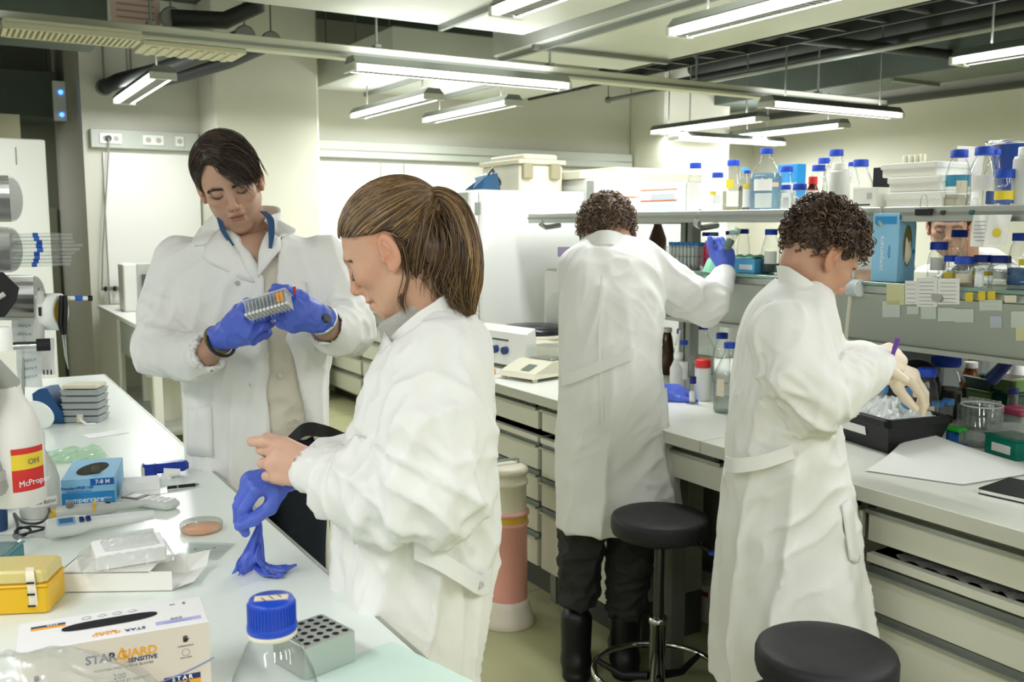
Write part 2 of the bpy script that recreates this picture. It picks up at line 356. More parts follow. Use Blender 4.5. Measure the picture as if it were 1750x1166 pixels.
# ================================================================ benches and cabinets
bench_glass = mat('white_bench_glass', '#e6ede6', .25, vary=.01, vscale=1)
lam = mat('white_laminate', '#eceee6', .3)
lam_edge = mat('laminate_edge', '#c6c7ba', .5)
front_m = mat('drawer_front', '#d9d9ca', .42)
carc_m = mat('cabinet_body', '#a3a498', .5)
kick_m = mat('dark_plinth', '#4b4e49', .6)
t = thing('lab_bench', 'white glass topped lab bench in the left foreground', 'bench', (-.25, 2.5, 0))
for y0, y1 in ((-1.95, -.13), (-.125, 1.97)): MB().box(-.85, .84, y0, y1, .878, .9, .003).build('glass_top', bench_glass, t)
MB().box(.84, .847, -1.95, 1.97, .872, .899).build('edge_profile', alu, t); MB().box(-.85, .847, 1.97, 1.977, .872, .899).build('edge_profile', alu, t)
MB().box(-.83, .82, -1.93, 1.95, .84, .876).build('frame', white_paint, t)
for x in (-.78, .74):
    for y in (-1.85, 0, 1.88): MB().box(x-.025, x+.025, y-.025, y+.025, 0, .84, .004).build('leg', white_paint, t)

# right-hand double bench
t = thing('lab_bench', 'long white lab bench with shelves along the right', 'bench', (2.75, 2.1, 0))
for y0, y1 in ((-1.7, .028), (.033, 1.85)):
    c = MB().box(-.8, 0, y0, y1, .862, .9, .003).build('countertop', lam, t); MB().box(-.803, -.8, y0, y1, .862, .899).build('front_edge', lam_edge, c)
    MB().box(.002, .8, y0, y1, .862, .9, .003).build('countertop', lam, t)
MB().box(-.06, .06, -1.7, 1.85, 0, .86).build('centre_panel', carc_m, t)
MB().box(-.7, -.06, 1.8, 1.84, .05, .86).build('end_panel', front_m, t)
for y in (-.55, .33, 1.05): MB().box(-.66, -.6, y-.02, y+.02, 0, .86).build('leg', grey_alu, t)
MB().box(-.72, -.7, -1.7, 1.85, .83, .861).build('front_rail', grey_alu, t)

def drawer_front(t, y0, y1, z0, z1, x=0.0):
    d = MB().box(x, x+.02, y0+.003, y1-.003, z0, z1, .003).build('drawer', front_m, t)
    MB().box(x-.012, x+.012, y0+.003, y1-.003, z1, z1+.009).build('handle_profile', alu, d)
    MB().box(x+.006, x+.02, y0+.003, y1-.003, z1+.009, z1+.022).build('grip_recess', grey_alu, d)
def cabinet(label, y0, y1, rows, z0, z1, x=2.0, dep=.6, name='drawer_cabinet', kick=True):
    t = thing(name, label, 'cabinet', (x, (y0+y1)/2, 0)); h = (y1-y0)/2
    MB().box(.02, dep, -h, h, z0, z1, .003).build('body', carc_m, t)
    MB().box(-.004, dep, -h, h, z1-.022, z1, .002).build('top_board', front_m, t)
    if kick: MB().box(.13, dep, -h, h, 0.001, z0).build('plinth', kick_m, t)
    for a, b in rows: drawer_front(t, -h, h, a, b)
    return t
def apron(label, y0, y1, z0=.745, z1=.822):
    t = thing('apron_drawer', label, 'drawer', (2.0, (y0+y1)/2, .72)); h = (y1-y0)/2
    MB().box(.02, .5, -h+.01, h-.01, z0-.72, .12).build('body', carc_m, t)
    d = MB().box(0, .02, -h+.003, h-.003, z0-.72, z1-.72, .003).build('front', front_m, t)
    MB().box(-.012, .012, -h+.003, h-.003, z1-.72, z1-.71).build('handle_profile', alu, d)
    MB().box(-.008, .006, -h+.01, -h+.03, z1-.72+.006, z1-.72+.022).build('end_stop', black_pl, d)
    return t
R4 = ((.58, .672), (.45, .55), (.322, .42), (.18, .292))
cabinet('four drawer bench cabinet behind the pink cylinder', 3.125, 3.86, R4, .17, .715)
cabinet('drawer cabinet behind the dark trousered legs', 2.62, 3.105, ((.56, .672), (.44, .53), (.18, .41)), .17, .715, dep=.42)
cabinet('drawer cabinet under the bench at the lower right corner', .55, 1.555, ((.566, .662), (.41, .54), (.18, .385)), .17, .715)
apron('shallow drawer under the bench behind the pink cylinder', 3.125, 3.86); apron('shallow drawer under the bench behind the leaning man', 2.46, 3.105)
apron('shallow drawer above the open knee space', 2.085, 2.44, .74); apron('shallow drawer half hidden by the standing woman on the right', 1.575, 2.07, .745)
apron('shallow drawer under the bench at the lower right corner', .55, 1.56, .748)
# crumpled film stuck in the open gap
t = MB().grid(lambda u, v: (-.01+.05*v+.004*math.sin(u*40), u*.42, .001+.012*abs(math.sin(u*23+v*5))+.012*v), 40, 6).build('plastic_film', thin_glass('film', (.93, .94, .93), (.6, .6, .6), 1.2, .15, .15)); t.location = (2.02, 1.06, .7155)
tag(t, 'crumpled clear film on top of the lower right drawer cabinet', 'film')
# carton under the bench
t = thing('carton', 'small white carton on the floor under the bench', 'carton', (2.55, 2.73, 0), .25)
MB().box(-.07, .07, -.1, .1, 0, .15, .003).build('box', mat('white_card', '#ecebe4', .7), t); MB().box(-.071, -.07, -.05, -.01, .105, .125).build('red_print', mat('red_ink', '#b52a3a', .6), t)
MB().box(-.0705, .0705, -.002, .002, .15, .1505).build('seam', mat('card_seam', '#c9c7bb', .7), t)

# shelving over the right bench
shelf_w = mat('shelf_white', '#eceee8', .35)
t = thing('bench_shelf', 'upper white shelf with grey metal front carrying bottles', 'shelf', (2.75, 2.1, 1.6))
for y0, y1 in ((-1.7, -.2), (-.19, .62), (.63, 1.82)):
    b = MB().box(-.29, .32, y0, y1, -.022, 0, .002).build('board', shelf_w, t)
    MB().box(-.305, -.29, y0, y1, -.04, .004, .003).build('front_rail', alu, b); MB().box(-.308, -.305, y0, y1, -.022, -.012).build('groove', grey_alu, b)
for y in (-1.1, -.195, .625, 1.7): MB().tube([(-.3, y, -.03), (-.31, y, -.045), (-.28, y, -.06), (-.2, y, -.05)], .012, 8).build('bracket', steel, t)
for y in (-.95, .2, 1.0, 1.75):
    for s in (-.022, .022): MB().box(-.025, .025, y+s-.016, y+s+.016, -.7, .02, .002).build('post', grey_alu, t)
t = thing('bench_shelf', 'lower green edged glass shelf above the sloped note panel', 'shelf', (2.75, 2.1, 1.38))
MB().box(-.34, .34, -1.7, 1.0, -.01, 0, .001).build('glass_board', mat('green_edged_glass', '#9fc4b4', .08, 0, .6), t)
MB().box(-.33, -.3, -1.7, 1.0, -.035, -.012, .003).build('front_rail', alu, t)
for y in (-1.25, -.92, -.75, -.42, .1, .5):
    MB().cyl((-.345, y, -.03), (-.33, y, -.03), .016, 12).build('fixing_disc', steel, t)
MB().add([(-.33, -1.7, -.037), (-.33, 1.0, -.037), (-.2, 1.0, -.2), (-.2, -1.7, -.2), (-.31, -1.7, -.03), (-.31, 1.0, -.03), (-.18, 1.0, -.2), (-.18, -1.7, -.2)],
         [(0, 3, 2, 1), (4, 5, 6, 7), (0, 1, 5, 4), (3, 7, 6, 2), (0, 4, 7, 3), (1, 2, 6, 5)]).build('sloped_panel', mat('panel_grey_green', '#a9afa4', .45), t)
MB().box(-.21, .2, -1.7, 1.0, -.215, -.2).build('socket_rail', alu, t)
# shelf-end panel and small upper-level shelf at the far end
t = thing('shelf_end_bracket', 'grey white angled side panel where the shelf ends near the fridge', 'bracket', (2.5, 3.62, .9))
MB().add([(0, 0, .48), (0, 0, .36), (.18, 0, .04), (.3, 0, 0), (.3, 0, .48), (0, .02, .48), (0, .02, .36), (.18, .02, .04), (.3, .02, 0), (.3, .02, .48)],
         [(0, 1, 2, 3, 4), (9, 8, 7, 6, 5), (0, 5, 6, 1), (1, 6, 7, 2), (2, 7, 8, 3), (3, 8, 9, 4), (4, 9, 5, 0)]).build('side_panel', mat('pale_grey', '#b9bdb5', .5), t)
MB().box(-.02, .35, -.42, .02, .48, .5, .002).build('board', shelf_w, t); MB().box(-.03, -.02, -.42, .02, .46, .505).build('front_rail', alu, t)
t = thing('small_incubator', 'pale grey cabinet with round window behind the leaning man', 'incubator', (2.64, 3.785, .9))
MB().box(-.09, .1, -.14, .14, 0, .44, .01).build('body', mat('pale_grey', '#b9bdb5'), t); d = MB().box(-.105, -.09, -.13, .13, .02, .43, .005).build('door', white_paint, t)
MB().lathe([(.0, .0), (.1, .0), (.1, .012), (.09, .016), (0, .016)], 28, M=Matrix.Translation((-.105, 0, .23)) @ Matrix.Rotation(-PI/2, 4, 'Y')).build('window', mat('grey_window', '#c9ccc6', .3), d)

# tall fridge and freezers
t = thing('fridge', 'tall white laboratory fridge behind the end of the right bench', 'fridge', (2.53, 4.4, 0))
MB().box(-.27, .35, -.34, .34, .06, 1.72, .012).build('body', mat('fridge_white', '#e9ebe7', .3), t); d = MB().box(-.33, -.275, -.34, .34, .1, 1.715, .01).build('door', mat('fridge_white', '#e9ebe7'), t)
MB().box(-.27, .33, -.32, .32, 0.001, .06).build('plinth', kick_m, t); MB().box(-.345, -.33, -.3, -.27, 1.1, 1.3, .004).build('handle', grey_alu, d); MB().box(-.3, -.27, -.342, -.34, 1.6, 1.66).build('hinge', grey_alu, t)
t = thing('freezer', 'white upright freezer behind the upper shelf carrying pale lids', 'freezer', (3.3, 4.45, 0))
MB().box(-.38, .4, -.35, .35, .06, 1.79, .012).build('body', mat('fridge_white'), t); MB().box(-.382, -.34, -.355, -.35, .2, 1.78).build('corner_strip', alu, t); MB().box(-.36, .38, -.33, .33, 0.001, .06).build('plinth', kick_m, t)
t = thing('styrofoam_box', 'large cream polystyrene box with lid on top of the freezer', 'box', (3.33, 4.4, 1.79))
MB().box(-.44, .4, -.28, .28, 0.001, .045, .006).build('lid_tray', cream_pl, t); MB().box(-.15, .32, -.2, .2, .045, .075, .006).build('lid', mat('styrofoam', '#efeee6', .8), t)
t = thing('storage_crate', 'beige latched plastic crate standing on the fridge', 'crate', (2.7, 4.45, 1.72))
MB().box(-.1, .17, -.2, .2, 0.001, .145, .01).build('body', cream_pl, t); MB().box(-.112, .182, -.215, .215, .145, .17, .006).build('lid', mat('beige_lid', '#d6d1b8', .5), t)
MB().box(-.06, .15, -.18, .18, .17, .2, .01).build('lid_tray', cream_pl, t)
for x in (-.06, .11): MB().box(x-.03, x+.03, -.225, -.2, .07, .15, .005).build('latch', mat('beige_dark', '#9b9579', .5), t)
# blue device with looped cord on the fridge
t = thing('blue_iron', 'small blue hand device with looped black cord on the fridge', 'device', (2.43, 4.32, 1.72), .5)
MB().add([(-.1, -.05, .012), (.08, -.05, .012), (.08, .05, .012), (-.1, .05, .012), (-.11, 0, .012), (-.05, -.03, .07), (.07, -.035, .1), (.07, .035, .1), (-.05, .03, .07), (-.085, 0, .05)],
         [(0, 1, 6, 5), (1, 2, 7, 6), (2, 3, 8, 7), (3, 4, 9, 8), (4, 0, 5, 9), (5, 6, 7, 8, 9), (0, 4, 3, 2, 1)]).build('shell', mat('petrol_blue', '#244f74', .2), t)
MB().box(-.105, .085, -.052, .052, 0.001, .013, .004).build('sole', steel, t)
MB().tube([(.06+.06*math.cos(a)+.02, .02*math.sin(a*2), .075+.05*math.sin(a)) for a in np.linspace(0, 4*PI, 34)], .0055, 6).build('cord', black_pl, t)

# far cabinets along the aisle
def far_cab(label, y0, y1):
    return cabinet(label, y0, y1, ((.62, .74), (.46, .59), (.3, .43), (.12, .27)), .1, .87, 2.98, .6)
far_cab('distant white drawer cabinet at the end of the aisle, left one', 7.43, 8.4); far_cab('distant white drawer cabinet at the end of the aisle, right one', 6.35, 7.38)
t = thing('far_counter', 'distant white counter along the end of the aisle', 'counter', (3.3, 7.35, .88)); MB().box(-.34, .3, -1.05, 1.1, 0, .03, .003).build('countertop', lam, t)
MB().box(-.02, .3, 1.04, 1.08, .03, .3).build('splash_panel', panel_m, t)
# far left bench by the wall
t = thing('far_bench', 'white bench with square legs by the back wall', 'bench', (1.45, 7.3, 0))
MB().box(-.36, .4, -1.15, 1.1, .87, .9, .003).build('countertop', lam, t); MB().box(-.33, .38, -.9, 1.08, .62, .868).build('apron', mat('pale_grey', '#b9bdb5'), t)
for x in (-.32, -.15, .34):
    for y in (-1.1, .3): MB().box(x-.025, x+.025, y-.025, y+.025, 0, .87).build('leg', white_paint, t)
MB().box(-.35, -.33, .2, 1.09, 0.001, .868).build('side_panel', panel_m, t)
MB().box(-.3, .36, -1.0, 1.0, .2, .22).build('under_shelf', mat('pale_grey'), t)
t = thing('heating_block', 'grey metal rack with black tube holes on the far bench', 'rack', (1.48, 7.75, .9))
MB().box(-.2, .3, -.12, .12, 0.001, .36, .004).build('back_case', mat('pale_grey'), t); MB().box(-.3, -.2, -.12, .12, 0.001, .36, .01).build('side_case', white_paint, t)
MB().box(-.17, .28, -.16, -.12, 0.001, .28).build('front_plate', mat('dark_rack', '#5a5d5b', .5), t)
for k in range(8): MB().box(-.155+k*.054, -.135+k*.054, -.168, -.16, .02, .26).build('slot', black_pl, t)
t = thing('blue_bin', 'blue plastic bin on the far bench', 'bin', (1.62, 7.2, .9)); MB().lathe([(.07, .001), (.105, .3), (.113, .3), (.113, .32), (.1, .32), (.066, .01), (0, .01)], 20).build('shell', mat('navy_blue', '#2d4a75', .45), t)
t = thing('green_bowl', 'green plastic bowl on the far bench', 'bowl', (1.3, 6.45, .9)); MB().lathe([(.06, .001), (.11, .14), (.118, .14), (.118, .155), (.104, .155), (.055, .01), (0, .01)], 20).build('shell', mat('leaf_green', '#1f8a5a', .4), t)
t = thing('white_bucket', 'white bucket standing under the far bench', 'bucket', (1.3, 6.8, .22)); MB().lathe([(.1, .001), (.13, .3), (.136, .3), (.136, .32), (.125, .32), (.09, .01), (0, .01)], 20).build('shell', mat('bucket_white', '#dddacb', .5), t)
t = thing('heater_box', 'white box with rounded edges standing beside the far bench', 'box', (1.22, 5.5, 0)); MB().box(-.07, .1, -.12, .12, 0.001, .62, .02).build('case', white_paint, t); MB().box(-.06, .09, -.121, -.12, .5, .55).build('vent', mat('pale_grey'), t)
# left freezer, door and corridor
t = thing('freezer', 'tall white freezer cut by the left edge of the picture', 'freezer', (.12, 6.7, 0))
MB().box(-.6, .36, -.35, .35, .08, 2.04, .012).build('body', mat('fridge_white'), t); d = MB().box(-.58, .46, -.4, -.35, .1, 2.05, .01).build('door', mat('fridge_white'), t)
MB().box(-.55, .34, -.33, .33, 0.001, .08).build('plinth', kick_m, t); MB().box(.3, .306, -.402, -.4, 1.9, 2.0).build('hinge', grey_alu, t)
s_ = MB().box(.13, .155, -.41, -.4, 1.73, 1.765, .003).build('lock', black_pl, d); MB().cyl((.14, -.415, 1.56), (.14, -.4, 1.56), .02).build('button', mat('amber_button', '#b3752b', .4), d)
dr = struct(MB().box(.5, 1.03, 10.45, 10.5, .02, 1.72).build('door_1', mat('door_grey', '#a2a695', .5))); MB().box(.55, .58, 10.43, 10.45, .9, 1.1).build('door_handle', grey_alu, dr)
struct(MB().box(.35, 1.06, 10.5, 10.6, 0, 3.4).build('wall_recess', mat('corridor_wall')))
struct(MB().box(.36, .62, 8.6, 8.9, 0, 2.42).build('column_3', mat('cream_post', '#b5b495', .6)))
t = thing('wall_device', 'small grey wall unit with two blue lights beside the passage', 'device', (.93, 8.75, 2.6))
MB().box(-.05, .05, -.02, .02, -.2, .12, .005).build('case', mat('pale_grey'), t)
for z in (-.15, .03): MB().cyl((.01, -.03, z), (.01, -.02, z), .018).build('blue_light', mat('blue_led', (.05, .2, 1), emit=6), t)
t = thing('pipe_bundle', 'dark pipes hanging in the passage at far left', 'pipes', (.1, 8.9, 2.2))
for k, x in enumerate((-.45, -.3, -.12, .05, .2)): MB().cyl((x, .1*(k % 2), .3), (x, .1*(k % 2), 1.2), .035, 10).build('pipe_run', pipe_m, t)
for k in range(5): MB().cyl((-.5+k*.16, .05, .1+.05*(k % 3)), (-.5+k*.16, .05, .32), .05, 10).build('valve', mat('dark_metal', '#3d403c', .5, .3), t)
t = thing('shelf_clutter', 'small dark shelf with pale boxes above the left freezer', 'shelf', (.0, 8.1, 2.05)); MB().box(-.5, .3, -.12, .12, 0, .03).build('board', mat('dark_metal'), t)
MB().box(-.5, .3, .09, .12, -2.05, 0).build('stand', mat('dark_metal'), t)
for k in range(4): MB().box(-.42+k*.17, -.3+k*.17, -.1, .1, .03, .1+.05*(k % 2)).build('box', cream_pl if k % 2 else mat('orange_card', '#c79a4c', .6), t)

# ---------------------------------------------------------------- stools
seat_m = mat('black_upholstery', '#1c1d20', .55, bump=.12, bscale=220)
def make_stool(lift=0., sr=.155):
    t = thing('lab_stool', 'x', 'stool')
    k_ = sr/.157; MB().lathe([(r*k_, z+lift) for r, z in ((0, .565), (.14, .565), (.153, .572), (.157, .585), (.157, .612), (.153, .622), (.143, .627), (.1, .63), (.05, .628), (0, .626))], 40).build('seat_cushion', seat_m, t)
    MB().lathe([(0, .545+lift), (.08, .545+lift), (.1, .563+lift), (0, .563+lift)], 20).build('seat_plate', black_pl, t)
    MB().lathe([(.016, .33), (.016, .545+lift)], 14).build('piston', mat('dark_steel', '#55585a', .3, .9), t); MB().lathe([(.017, .53+lift), (.021, .53+lift), (.021, .548+lift), (.017, .548+lift)], 14).build('collar', black_pl, t)
    MB().lathe([(.026, .09), (.026, .34), (.029, .34), (.029, .36), (.017, .36)], 18).build('column', chrome, t)
    MB().lathe([(.0, .05), (.05, .05), (.055, .075), (.04, .12), (.028, .13)], 18).build('hub', black_pl, t)
    for k in range(5):
        a = 2*PI*k/5+.35; c, s = math.cos(a), math.sin(a)
        MB().tube([(.04*c, .04*s, .085), (.15*c, .15*s, .062), (.25*c, .25*s, .035)], [.026, .02, .014], 8).build('leg', black_pl, t)
        MB().lathe([(.014, .0), (.018, .003), (.018, .02), (.01, .028)], 12, (.245*c, .245*s, .001)).build('glide', black_pl, t)
    N = 48
    V = [((.195+.0095*math.cos(b))*math.cos(a), (.195+.0095*math.cos(b))*math.sin(a), .185+.0095*math.sin(b)) for a in np.linspace(0, 2*PI, N, endpoint=False) for b in np.linspace(0, 2*PI, 8, endpoint=False)]
    newmesh('foot_ring', V, [(i*8+j, ((i+1) % N)*8+j, ((i+1) % N)*8+(j+1) % 8, i*8+(j+1) % 8) for i in range(N) for j in range(8)], chrome, t, True)
    for k in range(3):
        a = 2*PI*k/3+.9; MB().tube([(.027*math.cos(a), .027*math.sin(a), .165), (.11*math.cos(a), .11*math.sin(a), .15), (.19*math.cos(a), .19*math.sin(a), .183)], [.014, .012, .009], 8).build('ring_spoke', black_pl, t)
    l = MB().tube([(.02, 0, .552+lift), (.12, 0, .54+lift), (.15, 0, .525+lift)], .006, 6).build('lever', black_pl, t); MB().box(.145, .205, -.014, .014, .515+lift, .527+lift, .005).build('paddle', mat('blue_paddle', '#1d57c9', .35), l)
    return t
st = make_stool(.055, .148); p = at(1128, 880, h=2.79); st.location = (p[0], p[1], 0); st.rotation_euler = (0, 0, -YAW-.25); st['label'] = 'black stool with chrome ring behind the aisle, blue lever visible'; st['group'] = 'black lab stools'
s2 = make_stool(.065, .142); s2['group'] = 'black lab stools'; p = at(1412, 1110, h=1.86); s2.location = (p[0], p[1], 0); s2.rotation_euler = (0, 0, 2.4); s2['label'] = 'black stool seat in the right foreground cut by the bottom edge'
# ---------------------------------------------------------------- pipette washing cylinder
t = thing('pipette_soak_cylinder', 'tall pink and cream plastic cylinder with yellow band on the floor', 'container', (1.835, 3.09, 0))
pink = mat('pink_plastic', '#f2b0a4', .38, sub=.25); crm = mat('cream_translucent', '#e9e3d0', .4, sub=.15)
MB().lathe([(.108, .0), (.112, .006), (.1, .03), (.088, .075), (.08, .1), (0, .1)], 32).build('foot', mat('pale_pink_foot', '#f6ebe0', .4, sub=.1), t)
MB().lathe([(.079, .1), (.078, .395), (.084, .4), (.084, .41), (.078, .415)], 32).build('cylinder', pink, t)
MB().lathe([(.0795, .415), (.0795, .438)], 32, cap=False).build('band', mat('yellow_band', '#e0b93a', .4), t)
MB().lathe([(.078, .438), (.086, .44), (.086, .452), (.077, .456)], 32).build('rim', pink, t)
MB().lathe([(.075, .456), (.074, .555), (.08, .558), (.08, .572), (.075, .575), (.075, .6), (.082, .602), (.082, .62), (.072, .63), (.06, .632), (0, .632)], 32).build('basket', crm, t)
MB().tube([(-.05, 0, .63), (-.05, 0, .645), (-.042, 0, .65), (.042, 0, .65), (.05, 0, .645), (.05, 0, .63)], .005, 8).build('handle', mat('grey_green_wire', '#8b9a90', .4), t)
# ================================================================ people: smooth-blended volumes turned into meshes
def smin(a, b, k):
    if k <= 0: return np.minimum(a, b)
    h = np.clip(.5+.5*(b-a)/k, 0, 1); return b+(a-b)*h-k*h*(1-h)
def nrm(v): v = np.asarray(v, float); return v/(np.linalg.norm(v)+1e-12)
class Field:
    def __init__(s, lo, hi, res):
        s.lo = np.array(lo, np.float32); s.res = res; n = np.ceil((np.array(hi)-s.lo)/res).astype(int)+1
        s.ax = [s.lo[i]+res*np.arange(n[i], dtype=np.float32) for i in range(3)]; s.D = np.full(tuple(n), .5, np.float32)
    def _b(s, lo, hi, pad):
        sl = []
        for i in range(3):
            a = max(0, int((lo[i]-pad-s.lo[i])/s.res)); b = min(s.D.shape[i], int((hi[i]+pad-s.lo[i])/s.res)+2)
            if b <= a: return None
            sl.append(slice(a, b))
        x, y, z = s.ax[0][sl[0]][:, None, None], s.ax[1][sl[1]][None, :, None], s.ax[2][sl[2]][None, None, :]
        return tuple(sl), x, y, z
    def add(s, prim, k=.01):
        fn, lo, hi = prim; q = s._b(lo, hi, k+3*s.res)
        if q: s.D[q[0]] = smin(s.D[q[0]], fn(*q[1:]).astype(np.float32), k)
        return s
    def sub(s, prim, k=.004):
        fn, lo, hi = prim; q = s._b(lo, hi, k+3*s.res)
        if q: s.D[q[0]] = -smin(-s.D[q[0]], fn(*q[1:]).astype(np.float32), k)
        return s
    def mesh(s):
        D = s.D; S = D < 0; n = D.shape
        c = [(i, j, k) for i in (0, 1) for j in (0, 1) for k in (0, 1)]
        sl = lambda o: tuple(slice(o[a], n[a]-1+o[a]) for a in range(3))
        cnt = sum(S[sl(o)].astype(np.int8) for o in c); m = (cnt > 0) & (cnt < 8); I = np.argwhere(m)
        idx = np.full(m.shape, -1, np.int32); idx[m] = np.arange(len(I))
        d = {o: D[I[:, 0]+o[0], I[:, 1]+o[1], I[:, 2]+o[2]] for o in c}
        pos = np.zeros((len(I), 3)); w = np.zeros(len(I))
        for a in c:
            for ax in range(3):
                if a[ax] == 0:
                    b = list(a); b[ax] = 1; b = tuple(b); x = (d[a] < 0) != (d[b] < 0); tt = np.where(x, d[a]/(d[a]-d[b]+1e-12), 0)
                    p = np.array(a, float)[None]+tt[:, None]*(np.array(b)-np.array(a))[None]; pos += p*x[:, None]; w += x
        V = s.lo+s.res*(I+pos/w[:, None])
        N = np.stack([sum((1 if o[ax] else -1)*d[o] for o in c) for ax in range(3)], 1); N /= np.linalg.norm(N, axis=1)[:, None]+1e-9
        Fs = []
        for ax in range(3):
            o1, o2 = [(1, 2), (2, 0), (0, 1)][ax]
            A = np.take(S, range(0, n[ax]-1), ax); B = np.take(S, range(1, n[ax]), ax); e = np.argwhere(A != B)
            e = e[(e[:, o1] > 0) & (e[:, o2] > 0) & (e[:, o1] < n[o1]-1) & (e[:, o2] < n[o2]-1)]
            if not len(e): continue
            q = []
            for (u, v) in ((-1, -1), (0, -1), (0, 0), (-1, 0)): f = e.copy(); f[:, o1] += u; f[:, o2] += v; q.append(idx[f[:, 0], f[:, 1], f[:, 2]])
            q = np.stack(q, 1); fl = A[e[:, 0], e[:, 1], e[:, 2]]; q[~fl] = q[~fl][:, ::-1]; Fs.append(q)
        return V, np.concatenate(Fs), N
def ell(c, r, R=None):
    c = np.array(c, float); r = np.array(r, float); m = r.max()
    def fn(x, y, z):
        x, y, z = x-c[0], y-c[1], z-c[2]
        if R is not None: x, y, z = x*R[0][0]+y*R[1][0]+z*R[2][0], x*R[0][1]+y*R[1][1]+z*R[2][1], x*R[0][2]+y*R[1][2]+z*R[2][2]
        k0 = np.sqrt((x/r[0])**2+(y/r[1])**2+(z/r[2])**2); k1 = np.sqrt((x/r[0]**2)**2+(y/r[1]**2)**2+(z/r[2]**2)**2)+1e-9
        return k0*(k0-1)/k1
    return fn, c-m, c+m
def rc(a, b, ra, rb):
    a = np.array(a, float); b = np.array(b, float); ab = b-a; L2 = ab@ab+1e-12; m = max(ra, rb)
    def fn(x, y, z):
        t = np.clip(((x-a[0])*ab[0]+(y-a[1])*ab[1]+(z-a[2])*ab[2])/L2, 0, 1)
        return np.sqrt((x-a[0]-t*ab[0])**2+(y-a[1]-t*ab[1])**2+(z-a[2]-t*ab[2])**2)-(ra+(rb-ra)*t)
    return fn, np.minimum(a, b)-m, np.maximum(a, b)+m
def chain(F, P, rad, k=.02):
    for i in range(len(P)-1): F.add(rc(P[i], P[i+1], rad[i], rad[i+1]), k)
def smooth_interp(xs, X, Yv):
    """Catmull-Rom through (X, Y), X rising"""
    X = np.array(X, float); Yv = np.array(Yv, float); T = np.gradient(Yv, X); i = np.clip(np.searchsorted(X, xs)-1, 0, len(X)-2); h = X[i+1]-X[i]; t = np.clip((xs-X[i])/h, 0, 1)
    return (2*t**3-3*t**2+1)*Yv[i]+(t**3-2*t**2+t)*h*T[i]+(-2*t**3+3*t**2)*Yv[i+1]+(t**3-t**2)*h*T[i+1]
class Loft:
    """stack of ellipses: rows (z, cx, cy, rx, ry)"""
    def __init__(s, rows): s.rows = np.array(sorted(rows), float); s.z0, s.z1 = s.rows[0, 0], s.rows[-1, 0]
    def par(s, z): return [smooth_interp(z, s.rows[:, 0], s.rows[:, i]) for i in (1, 2, 3, 4)]
    def prim(s, inset=0, e=2.2, z0=None, z1=None):
        a = s.z0 if z0 is None else z0; b = s.z1 if z1 is None else z1
        def fn(x, y, z):
            cx, cy, rx, ry = [v[None, None, :].astype(np.float32) for v in s.par(np.clip(z.ravel(), s.z0, s.z1))]; rx, ry = rx-inset, ry-inset
            d = ((np.abs((x-cx)/rx)**e+np.abs((y-cy)/ry)**e)**(1/e)-1)*np.minimum(rx, ry)
            return np.maximum(d, np.maximum(a-z, z-b))
        m = s.rows; w = np.max(m[:, 3])+.02; v = np.max(m[:, 4])+.02
        return fn, np.array([m[:, 1].min()-w, m[:, 2].min()-v, a]), np.array([m[:, 1].max()+w, m[:, 2].max()+v, b])
    def front(s, x, z, off=.003, side=-1, e=2.2):
        cx, cy, rx, ry = s.par(np.array([np.clip(z, s.z0, s.z1)])); u = min(.985, abs((x-cx[0])/rx[0]))
        return np.array([x, cy[0]+side*(ry[0]*(1-u**e)**(1/e)+off), z])
def vnoise(P, seed=0):
    P = np.asarray(P, np.float64); i = np.floor(P).astype(np.int64); f = P-i; f = f*f*(3-2*f); out = 0
    for dx in (0, 1):
        for dy in (0, 1):
            for dz in (0, 1):
                h = ((i[:, 0]+dx)*73856093) ^ ((i[:, 1]+dy)*19349663) ^ ((i[:, 2]+dz)*83492791) ^ (seed*2654435); h = (h*1103515245+12345) & 0x7fffffff; h = ((h >> 7)*48271) & 0x7fffffff
                v = (h % 10007)/10007.
                out = out+v*(f[:, 0] if dx else 1-f[:, 0])*(f[:, 1] if dy else 1-f[:, 1])*(f[:, 2] if dz else 1-f[:, 2])
    return out
def ridge(P, along, fa, fl, seed=0, warp=.32):
    """long creases running along the given direction"""
    a = nrm(along); al = P@a; Q = (P-np.outer(al, a))*fa+np.outer(al, a)*fl
    Q = Q+warp*(np.stack([vnoise(P*9, seed+5), vnoise(P*9+7, seed+6), vnoise(P*9+3, seed+7)], 1)-.5)*2
    n = vnoise(Q, seed); return (1-np.abs(2*n-1))**2.2
def fold(V, N, specs):
    """specs: (centre, radius, along, freq across, freq along, amplitude, seed)"""
    d = np.zeros(len(V))
    for c, r, al, fa, fl, amp, seed in specs:
        w = np.exp(-((V-np.array(c))**2).sum(1)/(r*r)) if c is not None else 1.
        d += 1.5*amp*w*(ridge(V, al, fa, fl, seed)-.4)
    return V+N*d[:, None]
